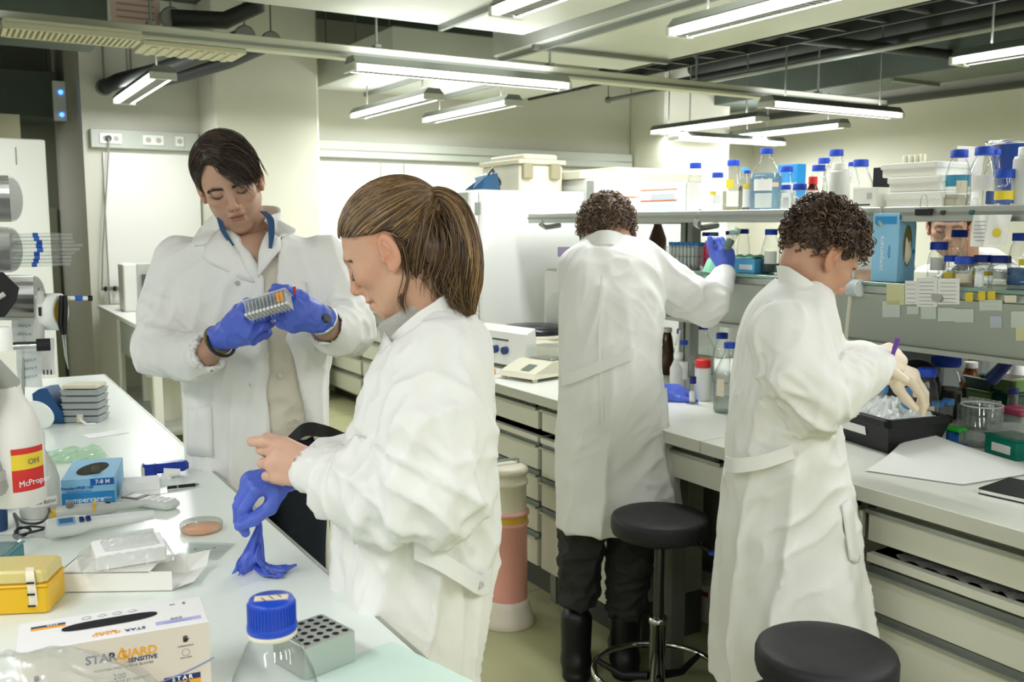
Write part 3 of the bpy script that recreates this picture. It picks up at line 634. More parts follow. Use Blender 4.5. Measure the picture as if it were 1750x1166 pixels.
class Body:
    """local frame: x to the picture's right, y away from the camera, z up; origin on the floor"""
    def __init__(s, px, h, label, group=None):
        p = at(px, 600, h=h); s.h0 = h; s.r0 = p@RT
        s.t = thing('person', label, 'person', (p[0], p[1], 0), -YAW, group)
    def L(s, px, py, dh=0):
        p = at(px, py, h=s.h0+dh); return np.array([p@RT-s.r0, dh, p[2]])
    def loft(s, rows):
        out = []
        for (py, xl, xr, hd, *o) in rows:
            f = o[0] if o else 0; a = s.L(xl, py, f); b = s.L(xr, py, f); out.append(((a[2]+b[2])/2, (a[0]+b[0])/2, f, (b[0]-a[0])/2, hd))
        return Loft(out)
    def patch(s, name, lf, poly, m, off=.004, th=.004, cuts=3, smooth=True):
        bm = bmesh.new(); bm.faces.new([bm.verts.new((x, y, 0)) for x, y in poly]); bmesh.ops.triangulate(bm, faces=bm.faces[:]); bmesh.ops.subdivide_edges(bm, edges=bm.edges[:], cuts=cuts, use_grid_fill=True)
        for v in bm.verts: q = s.L(v.co.x, v.co.y); v.co = lf.front(q[0], q[2], off)
        bmesh.ops.recalc_face_normals(bm, faces=bm.faces[:]); me = bpy.data.meshes.new(name); bm.to_mesh(me); bm.free(); me.materials.append(m)
        for p in me.polygons: p.use_smooth = smooth
        o = bpy.data.objects.new(name, me); COL.objects.link(o); o.parent = s.t; md = o.modifiers.new('thickness', 'SOLIDIFY'); md.thickness = th; md.offset = 0; return o
    def ribbon(s, name, P, w, m, th=.003, up=(0, 0, 1)):
        P = [np.array(p, float) for p in P]; k = len(P); X = np.linspace(0, k-1, k*6-5); Q = np.stack([smooth_interp(X, np.arange(k), [p[i] for p in P]) for i in range(3)], 1)
        up = np.array(up, float); V = []; ws = np.interp(X, np.arange(k), w) if hasattr(w, '__len__') else [w]*len(Q)
        for q, ww in zip(Q, ws): V += [q-up*ww/2, q+up*ww/2]
        o = newmesh(name, V, [(2*i, 2*i+2, 2*i+3, 2*i+1) for i in range(len(Q)-1)], m, s.t, False); md = o.modifiers.new('thickness', 'SOLIDIFY'); md.thickness = th; md.offset = 0; return o
    def emit(s, name, F, m, folds=None, parent=None, smoothit=0):
        V, Fc, N = F.mesh()
        if folds: V = fold(V, N, folds)
        return newmesh(name, V, Fc, m, parent or s.t, True)
coat_m = mat('white_cotton', '#ebebe8', .85)
def crumple(m):
    nt = m.node_tree; b = nt.nodes['Principled BSDF']; tc = nt.nodes.new('ShaderNodeTexCoord'); prev = None
    for sc_, st, dist, ty in ((6.5, .5, .03, 'RIDGED_MULTIFRACTAL'), (240, .08, .003, 'FBM')):
        n = nt.nodes.new('ShaderNodeTexNoise'); n.noise_type = ty; n.inputs['Scale'].default_value = sc_; n.inputs['Detail'].default_value = 1; n.inputs['Distortion'].default_value = .3
        mp = nt.nodes.new('ShaderNodeMapping'); mp.inputs['Scale'].default_value = (1, 1, .55); nt.links.new(tc.outputs['Object'], mp.inputs[0]); nt.links.new(mp.outputs[0], n.inputs['Vector'])
        bp = nt.nodes.new('ShaderNodeBump'); bp.inputs['Strength'].default_value = st; bp.inputs['Distance'].default_value = dist; nt.links.new(n.outputs[0], bp.inputs['Height'])
        if prev: nt.links.new(prev.outputs[0], bp.inputs['Normal'])
        prev = bp
    nt.links.new(prev.outputs[0], b.inputs['Normal'])
crumple(coat_m)
glove_m = mat('blue_nitrile', '#5168cc', .42, bump=.25, bscale=55)
latex_m = mat('cream_latex', '#e8d9c4', .45, sub=.1, bump=.15, bscale=60)
skin_m = mat('skin', '#d2a184', .5, vcol=True, sub=.05, bump=.03, bscale=350)
hair_m = mat('hair', '#3b2a1d', .38, vcol=True, spec=.6)
thread_m = mat('snap_button', '#c9c9c2', .25, .8)

# ---------------------------------------------------------------- hands
def hand(F, W, d, n, thumb, sc=1.0, curl=((.3, .5, .4),)*4, spread=.06, th=(.5, .35, .2), thd=None, r=1.0, palm=.088):
    """W wrist, d towards the knuckles, n out of the back of the hand, thumb +1/-1 picks the side; curl = bend of the three joints of index..little"""
    d = nrm(d); n = np.array(n, float); n = nrm(n-d*(n@d)); s_ = np.cross(d, n)*thumb; W = np.array(W, float)
    off = [.031, .0105, -.0105, -.029]; ln = [(.043, .026, .021), (.047, .03, .022), (.043, .028, .021), (.034, .021, .019)]; up = [.0, .004, .002, -.004]; fw = [palm, palm+.004, palm-.002, palm-.01]
    tips = []
    for i in range(4):
        b = W+sc*(d*fw[i]+s_*off[i]+n*up[i]); F.add(rc(W+s_*off[i]*.55*sc, b, .0155*sc*r, .0125*sc*r), .012*sc)
        a = 0; p = b; sp = spread*(1.5-i); dd = nrm(d+s_*sp); rr = [.0108, .0098, .0088, .0076]
        for j in range(3):
            a += curl[i][j]; v = dd*math.cos(a)-n*math.sin(a); q = p+v*ln[i][j]*sc; F.add(rc(p, q, rr[j]*sc*r*(.88 if i == 3 else 1), rr[j+1]*sc*r*(.88 if i == 3 else 1)), .0035*sc); p = q
        tips.append(p)
    F.add(rc(W+sc*(d*.03+s_*.012), W+sc*(d*.07-s_*.01), .017*sc*r, .014*sc*r), .012*sc)
    b = W+sc*(d*.022+s_*.024-n*.006); v0 = nrm(thd if thd is not None else d*.75+s_*.75-n*.35); q = b+v0*.042*sc; F.add(rc(b, q, .0165*sc*r, .013*sc*r), .012*sc)
    ax = nrm(np.cross(v0, d)); p = q; a = 0; rr = [.0122, .011, .009]; side = nrm(d-v0*(d@v0))
    for j in range(2): a += th[j+1]; v = v0*math.cos(a)+side*math.sin(a); q = p+v*(.034, .027)[j]*sc; F.add(rc(p, q, rr[j]*sc*r, rr[j+1]*sc*r), .004*sc); p = q
    tips.append(p); return tips
def hand_mesh(B, name, W, d, n, thumb, m, cuff=None, cuffr=.03, folds=None, res=.0022, parent=None, **kw):
    W = np.array(W, float); F = Field(W-.21, W+.21, res)
    tips = hand(F, W, d, n, thumb, **kw)
    if cuff is not None: F.add(rc(W, cuff, .026*kw.get('sc', 1), cuffr), .012)
    V, Fc, N = F.mesh()
    if folds: V = fold(V, N, folds)
    return V, Fc, tips

# ---------------------------------------------------------------- heads
def head_mesh(R, c, neck, sc=1.0, res=.0024, female=True, edz=-.004, skin=(.62, .36, .25), lip=(.5, .17, .15), brow=(.1, .06, .035), stub=0):
    """canonical head: x right, y forward, z up, origin between the ears"""
    F = Field((-.12, -.14, -.22), (.12, .145, .135), res/sc)
    F.add(ell((0, -.012, .032), (.0755, .096, .082))).add(ell((0, .028, -.002), (.064, .066, .092)), .02)
    F.add(ell((0, .03, -.062), (.051 if female else .054, .055, .045)), .02).add(ell((0, .074, -.1 if female else -.106), (.021 if female else .025, .018, .016)), .02)
    for s in (-1, 1):
        F.add(ell((s*.04, .058, -.022), (.026, .026, .022) if female else (.023, .024, .018)), .015)
        F.add(rc((s*.055, -.0, -.06), (s*.03, .06, -.09), .012, .014), .018)                       # jaw line
        F.add(rc((s*.012, .089, .024), (s*.042, .074, .022), .0085, .008), .012)                  # brow ridge
        F.sub(ell((s*.031, .104, .006+edz), (.016, .018, .0105)), .012)
        F.add(ell((s*.0315, .0765, .003+edz), (.0145, .0135, .0105)), .004)                           # lidded eye
        F.add(rc((s*.044, .078, -.003+edz), (s*.02, .0865, -.0035+edz), .003, .003), .004)                # lower edge of the lid
        F.add(ell((s*.0115, .098, -.038), (.0075, .0085, .0065)), .006)
        F.sub(ell((s*.0065, .104, -.0445), (.0032, .0055, .003)), .002)
        R2 = np.array([[math.cos(.35), -s*math.sin(.35), 0], [s*math.sin(.35), math.cos(.35), 0], [0, 0, 1]])
        ez = -.018
        F.add(ell((s*.080, -.013, .005+ez), (.0075, .0205, .033), R2), .005).add(ell((s*.077, -.003, -.022+ez), (.006, .0095, .011)), .006)
        F.sub(ell((s*.0875, -.008, .008+ez), (.0095, .0135, .0225), R2), .003); F.sub(ell((s*.083, -.002, -.004+ez), (.008, .007, .009)), .003)
        F.add(rc((s*.0835, -.012, .02+ez), (s*.0825, -.02, -.006+ez), .0028, .0028), .003).add(ell((s*.0785, .006, -.003+ez), (.004, .004, .006)), .003)
    F.add(rc((0, .09, .022), (0, .108, -.026), .0075, .0095), .012).add(ell((0, .111, -.031), (.0105, .0095, .009)), .008)
    F.add(ell((0, .086, -.052), (.018, .014, .013)), .01).add(ell((0, .0935, -.0605), (.021 if female else .025, .0085, .0055)), .006).add(ell((0, .0915, -.072), (.0185 if female else .022, .0095, .0065)), .006).add(ell((0, .082, -.085), (.02, .014, .012)), .012)
    F.sub(rc((-.021, .0985, -.0662), (.021, .0985, -.0662), .0014, .0014), .003)
    nk = R.T@(np.array(neck)-np.array(c))/sc
    F.add(rc((0, -.028, -.045), nk, .052 if female else .058, .055 if female else .062), .03)
    V, Fc, N = F.mesh(); x, y, z = V.T; ax = np.abs(x)
    col = np.tile(np.array(skin), (len(V), 1)); nz = vnoise(V*40, 3)[:, None]-.5; col = col*(1+.1*nz)
    def blend(w, c): col[:] = col*(1-w[:, None])+np.array(c)*w[:, None]
    g = lambda d: np.exp(-d*d)
    red = np.array(skin)*np.array([1.08, .78, .72])
    blend((.5 if female else .2)*g(np.sqrt(((ax-.042)/.022)**2+((z+.025)/.02)**2))*(y > .03), red); blend(.6*g(np.sqrt((ax/.014)**2+((z+.034)/.014)**2))*(y > .085), red); blend(.45*(ax > .072)*(np.abs(y+.01) < .03), red)
    front = y > .055
    wl = np.clip(1.5-((ax/(.0215 if female else .0255))**2+((z+.0662)/(.0125))**2)*1.5, 0, 1)*(y > .082); blend(.85*wl, lip); blend(.8*g((z+.0664)/.0016)*(ax < .022)*(y > .075), np.array(lip)*.35)
    bz = (.0215 if female else .0165)+.1*np.minimum(ax-.012, .022)-.9*np.maximum(ax-.038, 0); blend(.9*g((z-bz)/(.0035 if female else .0052))*(ax > .011)*(ax < .053)*front, brow)
    lz = -.005+edz+.006*((ax-.031)/.014)**2; blend(.9*g((z-lz)/(.0022 if female else .0034))*(ax > .0165)*(ax < .05)*front, (.03, .02, .015)); blend(.45*g((z-lz-.008)/.005)*(ax > .016)*(ax < .047)*front, np.array(skin)*.5)
    blend(.9*g(np.sqrt(((ax-.0065)/.003)**2+((z+.0445)/.003)**2))*(y > .09), (.12, .04, .03))
    if stub: blend(stub*np.clip((-.045-z)/.02, 0, 1)*(y > .0)*(1-np.clip(wl, 0, 1))*(z > -.13), np.array(skin)*.55)
    return (np.array(c)+sc*(V@R.T)), Fc, col
def head_frame(yaw, pitch, roll=0):
    """yaw: direction the face points, 0 = away from camera, 90 = picture right, 180 = towards the camera, 270 = picture left; pitch down; roll to the person's right"""
    a, p, q = math.radians(yaw), math.radians(pitch), math.radians(roll)
    f = np.array([math.sin(a), math.cos(a), 0]); r = np.array([math.cos(a), -math.sin(a), 0]); u = np.array([0, 0, 1.])
    F = f*math.cos(p)-u*math.sin(p); U = np.cross(r, F); r, U = r*math.cos(q)-U*math.sin(q), U*math.cos(q)+r*math.sin(q)
    return np.stack([r, F, U], 1)
def strand_mesh(P, rad, cols, nside=3):
    """P (S,K,3): tapering strands"""
    S, K, _ = P.shape; T = np.gradient(P, axis=1); T /= np.linalg.norm(T, axis=2, keepdims=True)+1e-9
    ref = np.tile(np.array([.31, .53, .79]), (S, K, 1)); U = np.cross(T, ref); U /= np.linalg.norm(U, axis=2, keepdims=True)+1e-9; W = np.cross(T, U)
    tp = rad*np.interp(np.linspace(0, 1, K), [0, .1, .8, 1], [.7, 1, .8, .15])[None, :, None]
    V = np.stack([P+tp*(U*math.cos(2*PI*k/nside)+W*math.sin(2*PI*k/nside)) for k in range(nside)], 2).reshape(-1, 3)
    b = (np.arange(S)[:, None]*K+np.arange(K-1)[None])*nside; Q = []
    for k in range(nside): j = (k+1) % nside; Q.append(np.stack([b+k, b+j, b+nside+j, b+nside+k], -1).reshape(-1, 4))
    return V, np.concatenate(Q), np.repeat(cols, K*nside, 0)
def flow_strands(c, r, roots, flow, steps, ds, lift=(1.0, 1.04), grav=None):
    """roots: unit directions on the hair ellipsoid; flow(u, y) gives the combing direction in head space"""
    c = np.array(c); r = np.array(r); P = c+roots*r; out = [P]; S = len(roots)
    lf = rng.uniform(lift[0], lift[1], S)
    for k in range(steps):
        u = (P-c)/r; u /= np.linalg.norm(u, axis=1, keepdims=True); N = u/r; N /= np.linalg.norm(N, axis=1, keepdims=True)
        v = flow(P, k/steps); v = v-N*(v*N).sum(1, keepdims=True); v /= np.linalg.norm(v, axis=1, keepdims=True)+1e-9
        P = P+v*ds; u = (P-c)/r; u /= np.linalg.norm(u, axis=1, keepdims=True); P = c+u*r*(1+(lf-1)*min(1, (k+1)/steps*1.5))[:, None]; out.append(P)
    return np.stack(out, 1)
def hair_cols(n, dark, light, p=2.0): w = rng.random(n)[:, None]**p; return np.array(dark)*(1-w)+np.array(light)*w
def cap_mesh(R, c, sc, cc, cr, zc, col, res=.004, lumps=0, seed=3, lf=70, extra=()):
    F = Field((-.14, -.16, -.16), (.14, .15, .16), res); F.add(ell(cc, cr), .001)
    for e_ in extra: F.add(ell(*e_), .02)
    yv = F.ax[1]; cut = np.interp(yv, [a for a, b in zc], [b for a, b in zc])[None, :, None].astype(np.float32)-F.ax[2][None, None, :]
    F.D = -smin(-F.D, -(cut*.75+0*F.D), .014)
    V, Fc, N = F.mesh()
    if lumps: V = V+N*(lumps*(vnoise(V*lf, seed)*.7+vnoise(V*lf*2.1, seed+1)*.45-.5))[:, None]
    k = vnoise(V*np.array([60, 60, 25]), 9)[:, None]; return np.array(c)+sc*(V@R.T), Fc, np.array(col)*(.7+.6*k)
def face_hair(R, c, sc, edz, female, col):
    """lashes and eyebrows as short strands"""
    P = []
    for s in (-1, 1):
        for ax in np.linspace(.019, .047, 16):
            u = (ax-.0315)/.0145; b = np.array([s*ax, .0865-.0075*u*u, -.0055+edz+.006*u*u]); d = np.array([s*(.25+.5*u), .8, -.55]); P.append([b+d*.009*t+np.array([0, 0, .004*t*t]) for t in np.linspace(0, 1, 5)])
        for k in range(70 if female else 110):
            ax = rng.uniform(.011, .05); bz = (.0215 if female else .0165)+.1*min(ax-.012, .022)-.9*max(ax-.038, 0)+rng.normal()*(.0014 if female else .0022); y = .0985-.5*(ax-.012)-5*max(ax-.035, 0)**1.5; b = np.array([s*ax, y, bz]); d = np.array([s*.85, -.35, .25 if ax < .03 else -.35]); P.append([b+d*.009*t for t in np.linspace(0, 1, 5)])
    P = np.array(P); return strand_mesh(c+sc*P@R.T, .00055, hair_cols(len(P), np.array(col)*.6, col))
def join_meshes(parts):
    V, Fc, Cc = [], [], []; n = 0
    for v, f, c in parts: V.append(v); Fc.append(np.asarray(f)+n); Cc.append(c); n += len(v)
    return np.concatenate(V), Fc, np.concatenate(Cc)
def body_obj(B, parts, name='body'):
    V, Fc, Cc = join_meshes(parts); faces = [tuple(q) for f in Fc for q in f.tolist()]
    return newmesh(name, V, faces, skin_m, B.t, True, Cc)
def hair_obj(B, parts, name='hair'):
    V, Fc, Cc = join_meshes(parts); faces = [tuple(q) for f in Fc for q in f.tolist()]
    return newmesh(name, V, faces, hair_m, B.t, True, Cc)
def buttons(B, lf, pts, m=None, r=.0065, parent=None):
    for (x, y) in pts:
        q = B.L(x, y); a = lf.front(q[0], q[2], .001); b = lf.front(q[0], q[2], .006); MB().cyl(tuple(a), tuple(b), r, 12).build('button', m or thread_m, B.t)
def core(B, lf, extra, col, res=.016, z0=None):
    """the trunk and limbs under the clothes"""
    m = lf.rows; F = Field((m[:, 1]-m[:, 3]).min()*np.array([1, 0, 0])+np.array([-.35, -.7, 0]), np.array([(m[:, 1]+m[:, 3]).max()+.45, .7, 1.75]), res)
    F.add(lf.prim(.035, z0=z0), .02)
    for P, r in extra: chain(F, P, r, .02)
    V, Fc, N = F.mesh(); return V, Fc, np.tile(np.array(col), (len(V), 1))
# ================================================================ things on the benches and shelves
def mpp_at(p): return float((np.array(p)-CAM)@FWD)/FPX
liq = {}
def liquid(col, a=.0):
    k = 'liquid_'+col.lstrip('#')
    return thin_glass(k, tuple(x**.8 for x in srgb(col)[:3]), tuple(x*.7 for x in srgb(col)[:3]), .3, .05, .25, tuple(srgb(col)[:3]))
def arc(r, z0, z1, a0, half, n=10):
    V = []; 
    for i in range(n+1): a = a0-half+2*half*i/n; V += [(r*math.cos(a), r*math.sin(a), z0), (r*math.cos(a), r*math.sin(a), z1)]
    return V, [(2*i, 2*i+2, 2*i+3, 2*i+1) for i in range(n)]
def colmat(c): return c if not isinstance(c, str) else mat('tint_'+c.lstrip('#'), c, .5)
def bottle(label, px, pos, top, w, base, cap='#1644b8', capw=None, kind='lab', fill=None, labels=(), body=None, group=None, name='reagent_bottle', caph=None, wall=True):
    """pos: ('X', depth, z) for a shelf or ('z', level) with its base pixel; top/base picture rows, w width in pixels"""
    if pos[0] == 'X': p = at(px, 400, X=pos[1]); x, y, z = pos[1], p[1], pos[2]
    else: p = at(px, base, z=pos[1]); x, y, z = p[0], p[1], pos[1]
    m = mpp_at((x, y, z)); r = w*m/2; h = (base-top)*m*1.0
    t = thing(name, label, 'bottle', (x, y, z+.0008), 0, group); a0 = math.atan2(-y, -x); bm_ = body or glass
    cr = (capw*m/2) if capw else r*.62; ch = caph or min(max(cr*.95, .012), h*.25); nr = cr*.86
    if kind == 'lab': prof = [(r*.9, 0), (r, .006), (r, h*.52), (r*.96, h*.57), (nr*1.25, h-ch-h*.1), (nr, h-ch-h*.04), (nr, h-ch*.3)]
    elif kind == 'jar': prof = [(r*.9, 0), (r, .005), (r, h-ch-h*.14), (nr*1.02, h-ch-h*.03), (nr, h-ch*.3)]
    elif kind == 'plastic': prof = [(r*.92, 0), (r, .006), (r, h*.78), (r*.9, h*.84), (cr*1.05, h-ch-.002), (nr, h-ch), (nr, h-ch*.3)]
    b = MB().lathe(prof, 24, cap=False).lathe([(0, .002), (r*.9, .0)], 24, cap=False).build('body', bm_, t)
    if cap:
        cm = colmat(cap); k = 28; V = []; Fc = []
        cb = MB().lathe([(cr, 0), (cr*1.02, ch*.1), (cr, ch*.2), (cr, ch*.88), (cr*.93, ch), (0, ch)], 26, (0, 0, h-ch))
        if w > 60:
            for i in range(40): aa = 2*PI*i/40; cb.box(-.0008, .0008, -.0006, .0012, h-ch*.82, h-ch*.12, M=Matrix.Rotation(aa, 4, 'Z') @ Matrix.Translation((0, cr, 0)))
        cb.build('cap', cm, t)
    if fill: lv, lc = fill; MB().lathe([(r*.86, .004), (r*.95, .008)]+[(r*.95, min(h*lv, h*.52))]+([(r*.8, h*lv)] if lv > .55 else [])+[(0, h*lv)], 22).build('contents', liquid(lc) if isinstance(lc, str) else lc, t)
    for (f0, f1, lc, half, *o) in labels: V, Fc = arc(r+.0008, h*f0, h*f1, a0+(o[0] if o else 0), half); MB().add(V, Fc, True).build('label', colmat(lc), t)
    return t, r, h, m
WL, YL, CL = '#ecebe6', '#e6cf3c', '#e3d9c2'
S1, S2 = 1.6005, 1.3805
G1, G2 = 'bottles on the upper right shelf', 'bottles on the lower right shelf'
def s1(label, px, X, top, w, **k): return bottle(label, px, ('X', X, S1), top, w, 334+(1750-px)*.0195+2, group=G1, **k)
s1('leftmost tall clear blue capped bottle with white hazard label, upper shelf', 1186, 2.56, 264, 31, labels=[(.28, .6, WL, .75)], capw=20)
s1('shorter clear blue capped bottle second from left, upper shelf', 1224, 2.56, 280, 30, labels=[(.2, .42, WL, .5), (.42, .52, YL, .4, -.5)], capw=19)
s1('clear blue capped bottle with yellow label behind the second one', 1250, 2.68, 258, 34, labels=[(.45, .62, YL, .4, -.3), (.1, .4, WL, .6)], fill=(.4, '#c9c7a6'), capw=21)
s1('small light blue capped bottle peeking out at the back of the upper shelf', 1270, 2.84, 270, 20, cap='#3a9bd0', capw=13, fill=(.6, '#5b3b20'))
s1('slim blue capped bottle with yellow edged label left of the large bottle', 1274, 2.6, 276, 20, labels=[(.1, .55, WL, .7), (.56, .66, YL, .7)], capw=11)
s1('largest clear bottle with pale blue liquid on the upper shelf', 1306, 2.6, 239, 53, labels=[(.05, .28, '#cfd6d3', .55, -.15), (.32, .5, WL, .6, -.2), (.38, .45, '#e2cdb6', .25, .65)], fill=(.6, '#a9c8dc'), capw=21)
s1('blue capped bottle just right of the large one, half hidden', 1341, 2.7, 268, 29, capw=21, labels=[(.4, .55, WL, .5)])
s1('left one of two small blue capped jars at the shelf edge', 1340, 2.52, 301, 22, kind='jar', capw=17, labels=[(.1, .5, '#dfe3e2', .5)])
s1('right one of two small blue capped jars, white powder inside', 1364, 2.52, 299, 25, kind='jar', capw=23, fill=(.55, '#f2f2ee'))
s1('brown glass bottle with red cap and white label', 1386, 2.52, 287, 21, cap='#d42a2a', capw=15, body=mat('amber_glass', '#3a1d0c', .1), labels=[(.22, .58, WL, .95), (.58, .62, '#c33a33', .95)], caph=.026)
s1('blue capped clear bottle behind the red capped one', 1395, 2.68, 266, 31, capw=22, labels=[(.15, .4, WL, .6)])
s1('blue capped bottle at the back behind the red capped one', 1404, 2.82, 253, 32, capw=20)
s1('tall clear blue capped bottle behind the milky plastic bottle', 1424, 2.7, 240, 42, capw=23)
s1('milky white plastic bottle without blue cap on the upper shelf', 1431, 2.52, 264, 34, kind='plastic', cap='#e9e9e0', capw=25, body=milky)
s1('small blue capped bottle half hidden behind its larger neighbour', 1452, 2.8, 260, 26, capw=14)
s1('clear blue capped bottle left of the foam boxes', 1466, 2.66, 257, 42, capw=25, labels=[(.2, .45, WL, .5)])
s1('clear bottle with teal band and cream label right of the foam boxes', 1632, 2.56, 241, 42, capw=28, labels=[(.36, .56, '#3f96b8', 1.1), (.24, .46, CL, .45, .35)], fill=(.22, '#d9d4c6'))
s1('large clear bottle with white hazard label beside the blue bucket', 1674, 2.56, 236, 48, capw=30, labels=[(.28, .52, WL, .7), (.04, .26, '#3c568e', .35, .6)])
s1('blue capped bottle half hidden left of the blue bucket', 1693, 2.72, 239, 34, capw=18)
s1('small jar with broad yellow label on the upper shelf', 1712, 2.52, 274, 31, kind='jar', capw=31, labels=[(.18, .42, YL, 1.3), (.08, .17, '#44609c', 1.3)])
s1('white plastic bottle with yellow label at the right picture edge', 1749, 2.56, 236, 46, kind='plastic', cap='#eceeea', capw=32, body=milky, labels=[(.48, .57, YL, .5, .3)])
s1('tiny blue capped bottle at the far left end of the upper shelf', 1029, 2.66, 319, 13, capw=8, cap='#1644b8'); s1('small blue capped bottle beside the green rack, far left of the shelf', 1043, 2.7, 317, 24, capw=17)
def boxat(name, label, cat, px0, px1, ytop, ybase, X, z, depth, m, bev=.002, rz=0, group=None, part='box'):
    a = at((px0+px1)/2, 400, X=X); mm = mpp_at((X, a[1], z)); w = (px1-px0)*mm/.9; h = (ybase-ytop)*mm
    t = thing(name, label, cat, (X+depth/2, a[1], z+.0006), rz, group); MB().box(-depth/2, depth/2, -w/2, w/2, 0, h, bev).build(part, m, t); return t, w, h, mm
t, w_, h_, mm = boxat('tube_stand', 'small green tube stand at the far left end of the upper shelf', 'rack', 1036, 1055, 336, 348, 2.6, S1, .04, mat('bright_green', '#1f9d55', .4), part='block')
for k in range(4): MB().cyl((0, -w_*.35+k*w_*.23, h_), (0, -w_*.35+k*w_*.23, h_+.002), .004, 8).build('hole', mat('dark_green', '#0d4d2c', .5), t)
for i, (lb, z) in enumerate((('lower white carton with orange stripe on the upper shelf', 0), ('upper white carton with orange stripe stacked on its twin', .0445))):
    t, w_, h_, mm = boxat('carton', lb, 'carton', 1080, 1167, 327, 349, 2.56, S1+z, .12, mat('white_card', '#ecebe4', .7), group='striped cartons on the shelf')
    MB().box(-.0606, -.06, -w_/2, w_/2, h_*.9, h_*.98).build('stripe', mat('orange_stripe', '#e5834a', .6), t); MB().box(-.0606, -.06, -w_*.45, w_*.2, h_*.12, h_*.6).build('printed_panel', mat('pale_print', '#c3cbd2', .6), t)
t = thing('paper_bag', 'white paper bag with orange edge left of the striped cartons', 'bag', (2.7, at(1067, 400, X=2.7)[1], S1+.0006)); MB().box(-.05, .05, -.045, .045, 0, .075, .015).build('bag', paper, t); MB().box(-.05, .05, -.045, .045, .075, .079, .002).build('edge', mat('orange_stripe'), t)
t, w_, h_, mm = boxat('blue_box', 'bright blue flat box standing behind the large bottle', 'box', 1322, 1362, 259, 340, 2.92, S1, .05, mat('cyan_card', '#1e84c4', .5)); MB().box(-.026, -.025, -w_/2+.004, w_/2-.004, 0, h_*.62).build('grey_panel', mat('pale_grey'), t)
t, w_, h_, mm = boxat('carton', 'low white printed carton in front of the clear bottle, upper shelf', 'carton', 1452, 1497, 302, 338, 2.5, S1, .07, mat('white_card')); MB().box(-.0356, -.035, -w_*.3, -w_*.1, h_*.45, h_*.75).build('print', mat('pale_grey'), t)
boxat('black_box', 'black box with red edge behind the foam boxes', 'box', 1486, 1512, 266, 338, 2.74, S1, .08, black_pl)[0]
foam = mat('styrofoam', '#efeee6', .8); zz_ = S1
for lb, x0, x1, y0, y1, dx in (('bottom white foam box of the stack on the upper shelf', 1508, 1606, 308, 336, 0), ('middle white foam box of the stack on the upper shelf', 1512, 1602, 283, 308, .0), ('top white foam box of the stack, lid slightly shifted', 1499, 1594, 259, 283, .01)):
    t, w_, h_, mm = boxat('foam_box', lb, 'box', x0, x1, y0, y1, 2.52+dx, zz_, .17, foam, .004, 0, 'foam boxes stacked on the shelf', 'body'); MB().box(-.09, .09, -w_/2-.004, w_/2+.004, h_*.55, h_-.0008, .004).build('lid', foam, t); zz_ += h_+.0008
t = thing('tube_cluster', 'row of small white tubes standing on the foam boxes', 'tubes', (2.6, at(1556, 400, X=2.6)[1], zz_+.0008))
for k in range(4): MB().lathe([(.009, 0), (.0095, .024), (.006, .027)], 10, (0, -.03+k*.02, 0)).build('tube', cream_pl, t)
boxat('orange_box', 'little orange box between the foam boxes and the bottle', 'box', 1597, 1609, 277, 336, 2.72, S1, .03, mat('orange_card2', '#c8733c', .6))
t = thing('blue_bucket', 'shiny blue bucket with metal rim at the upper right edge', 'bucket', (2.86, at(1742, 400, X=2.86)[1], S1+.001)); MB().lathe([(.06, 0), (.1, .19), (.105, .192)], 28).build('bowl', mat('deep_blue', '#12408f', .15), t); MB().lathe([(.1, .19), (.109, .19), (.109, .204), (.096, .204), (.09, .17)], 28, cap=False).build('rim', chrome, t)
t = thing('paper_cone', 'white folded paper standing behind the shelf bottles at right', 'paper', (2.8, at(1652, 400, X=2.8)[1], S1+.0006)); MB().add([(0, -.03, 0), (0, .03, 0), (.02, .0, 0), (0, -.045, .19), (0, .05, .2), (.03, 0, .19)], [(0, 1, 4, 3), (1, 2, 5, 4), (2, 0, 3, 5), (0, 2, 1), (3, 4, 5)]).build('sheet', paper, t)
# clips and hanging papers on the upper shelf edge
t = thing('binder_clip', 'black binder clip with wire handle on the upper shelf edge', 'clip', (2.436, at(1577, 340, X=2.43)[1], 1.6)); MB().box(-.008, .012, -.025, .025, -.022, -.002, .003).build('body', black_pl, t); MB().tube([(0, -.012, 0), (0, -.009, .03), (0, -.004, .036), (0, .004, .036), (0, .009, .03), (0, .012, 0)], .0012, 6).build('handle', steel, t)
t = thing('probe_rod', 'thin dark rod with black knob lying along the shelf edge', 'rod', (2.432, at(1440, 340, X=2.43)[1], 1.612)); MB().cyl((0, -.1, 0), (0, .04, 0), .003, 6).build('rod', pipe_m, t); MB().lathe([(0, -.008), (.007, -.004), (.007, .004), (0, .008)], 10, (0, .04, 0)).build('knob', black_pl, t)
for k, px in enumerate((1611, 1660)): t = thing('screw_knob', ('dark screw knob on the shelf edge near the blue glove box', 'greenish screw knob on the shelf edge above the hanging papers')[k], 'knob', (2.437, at(px, 345, X=2.437)[1], 1.585)); MB().cyl((0, 0, 0), (.007, 0, 0), .007, 10).build('knob', mat('dark_metal') if k == 0 else mat('petrol', '#2c6363', .4), t)
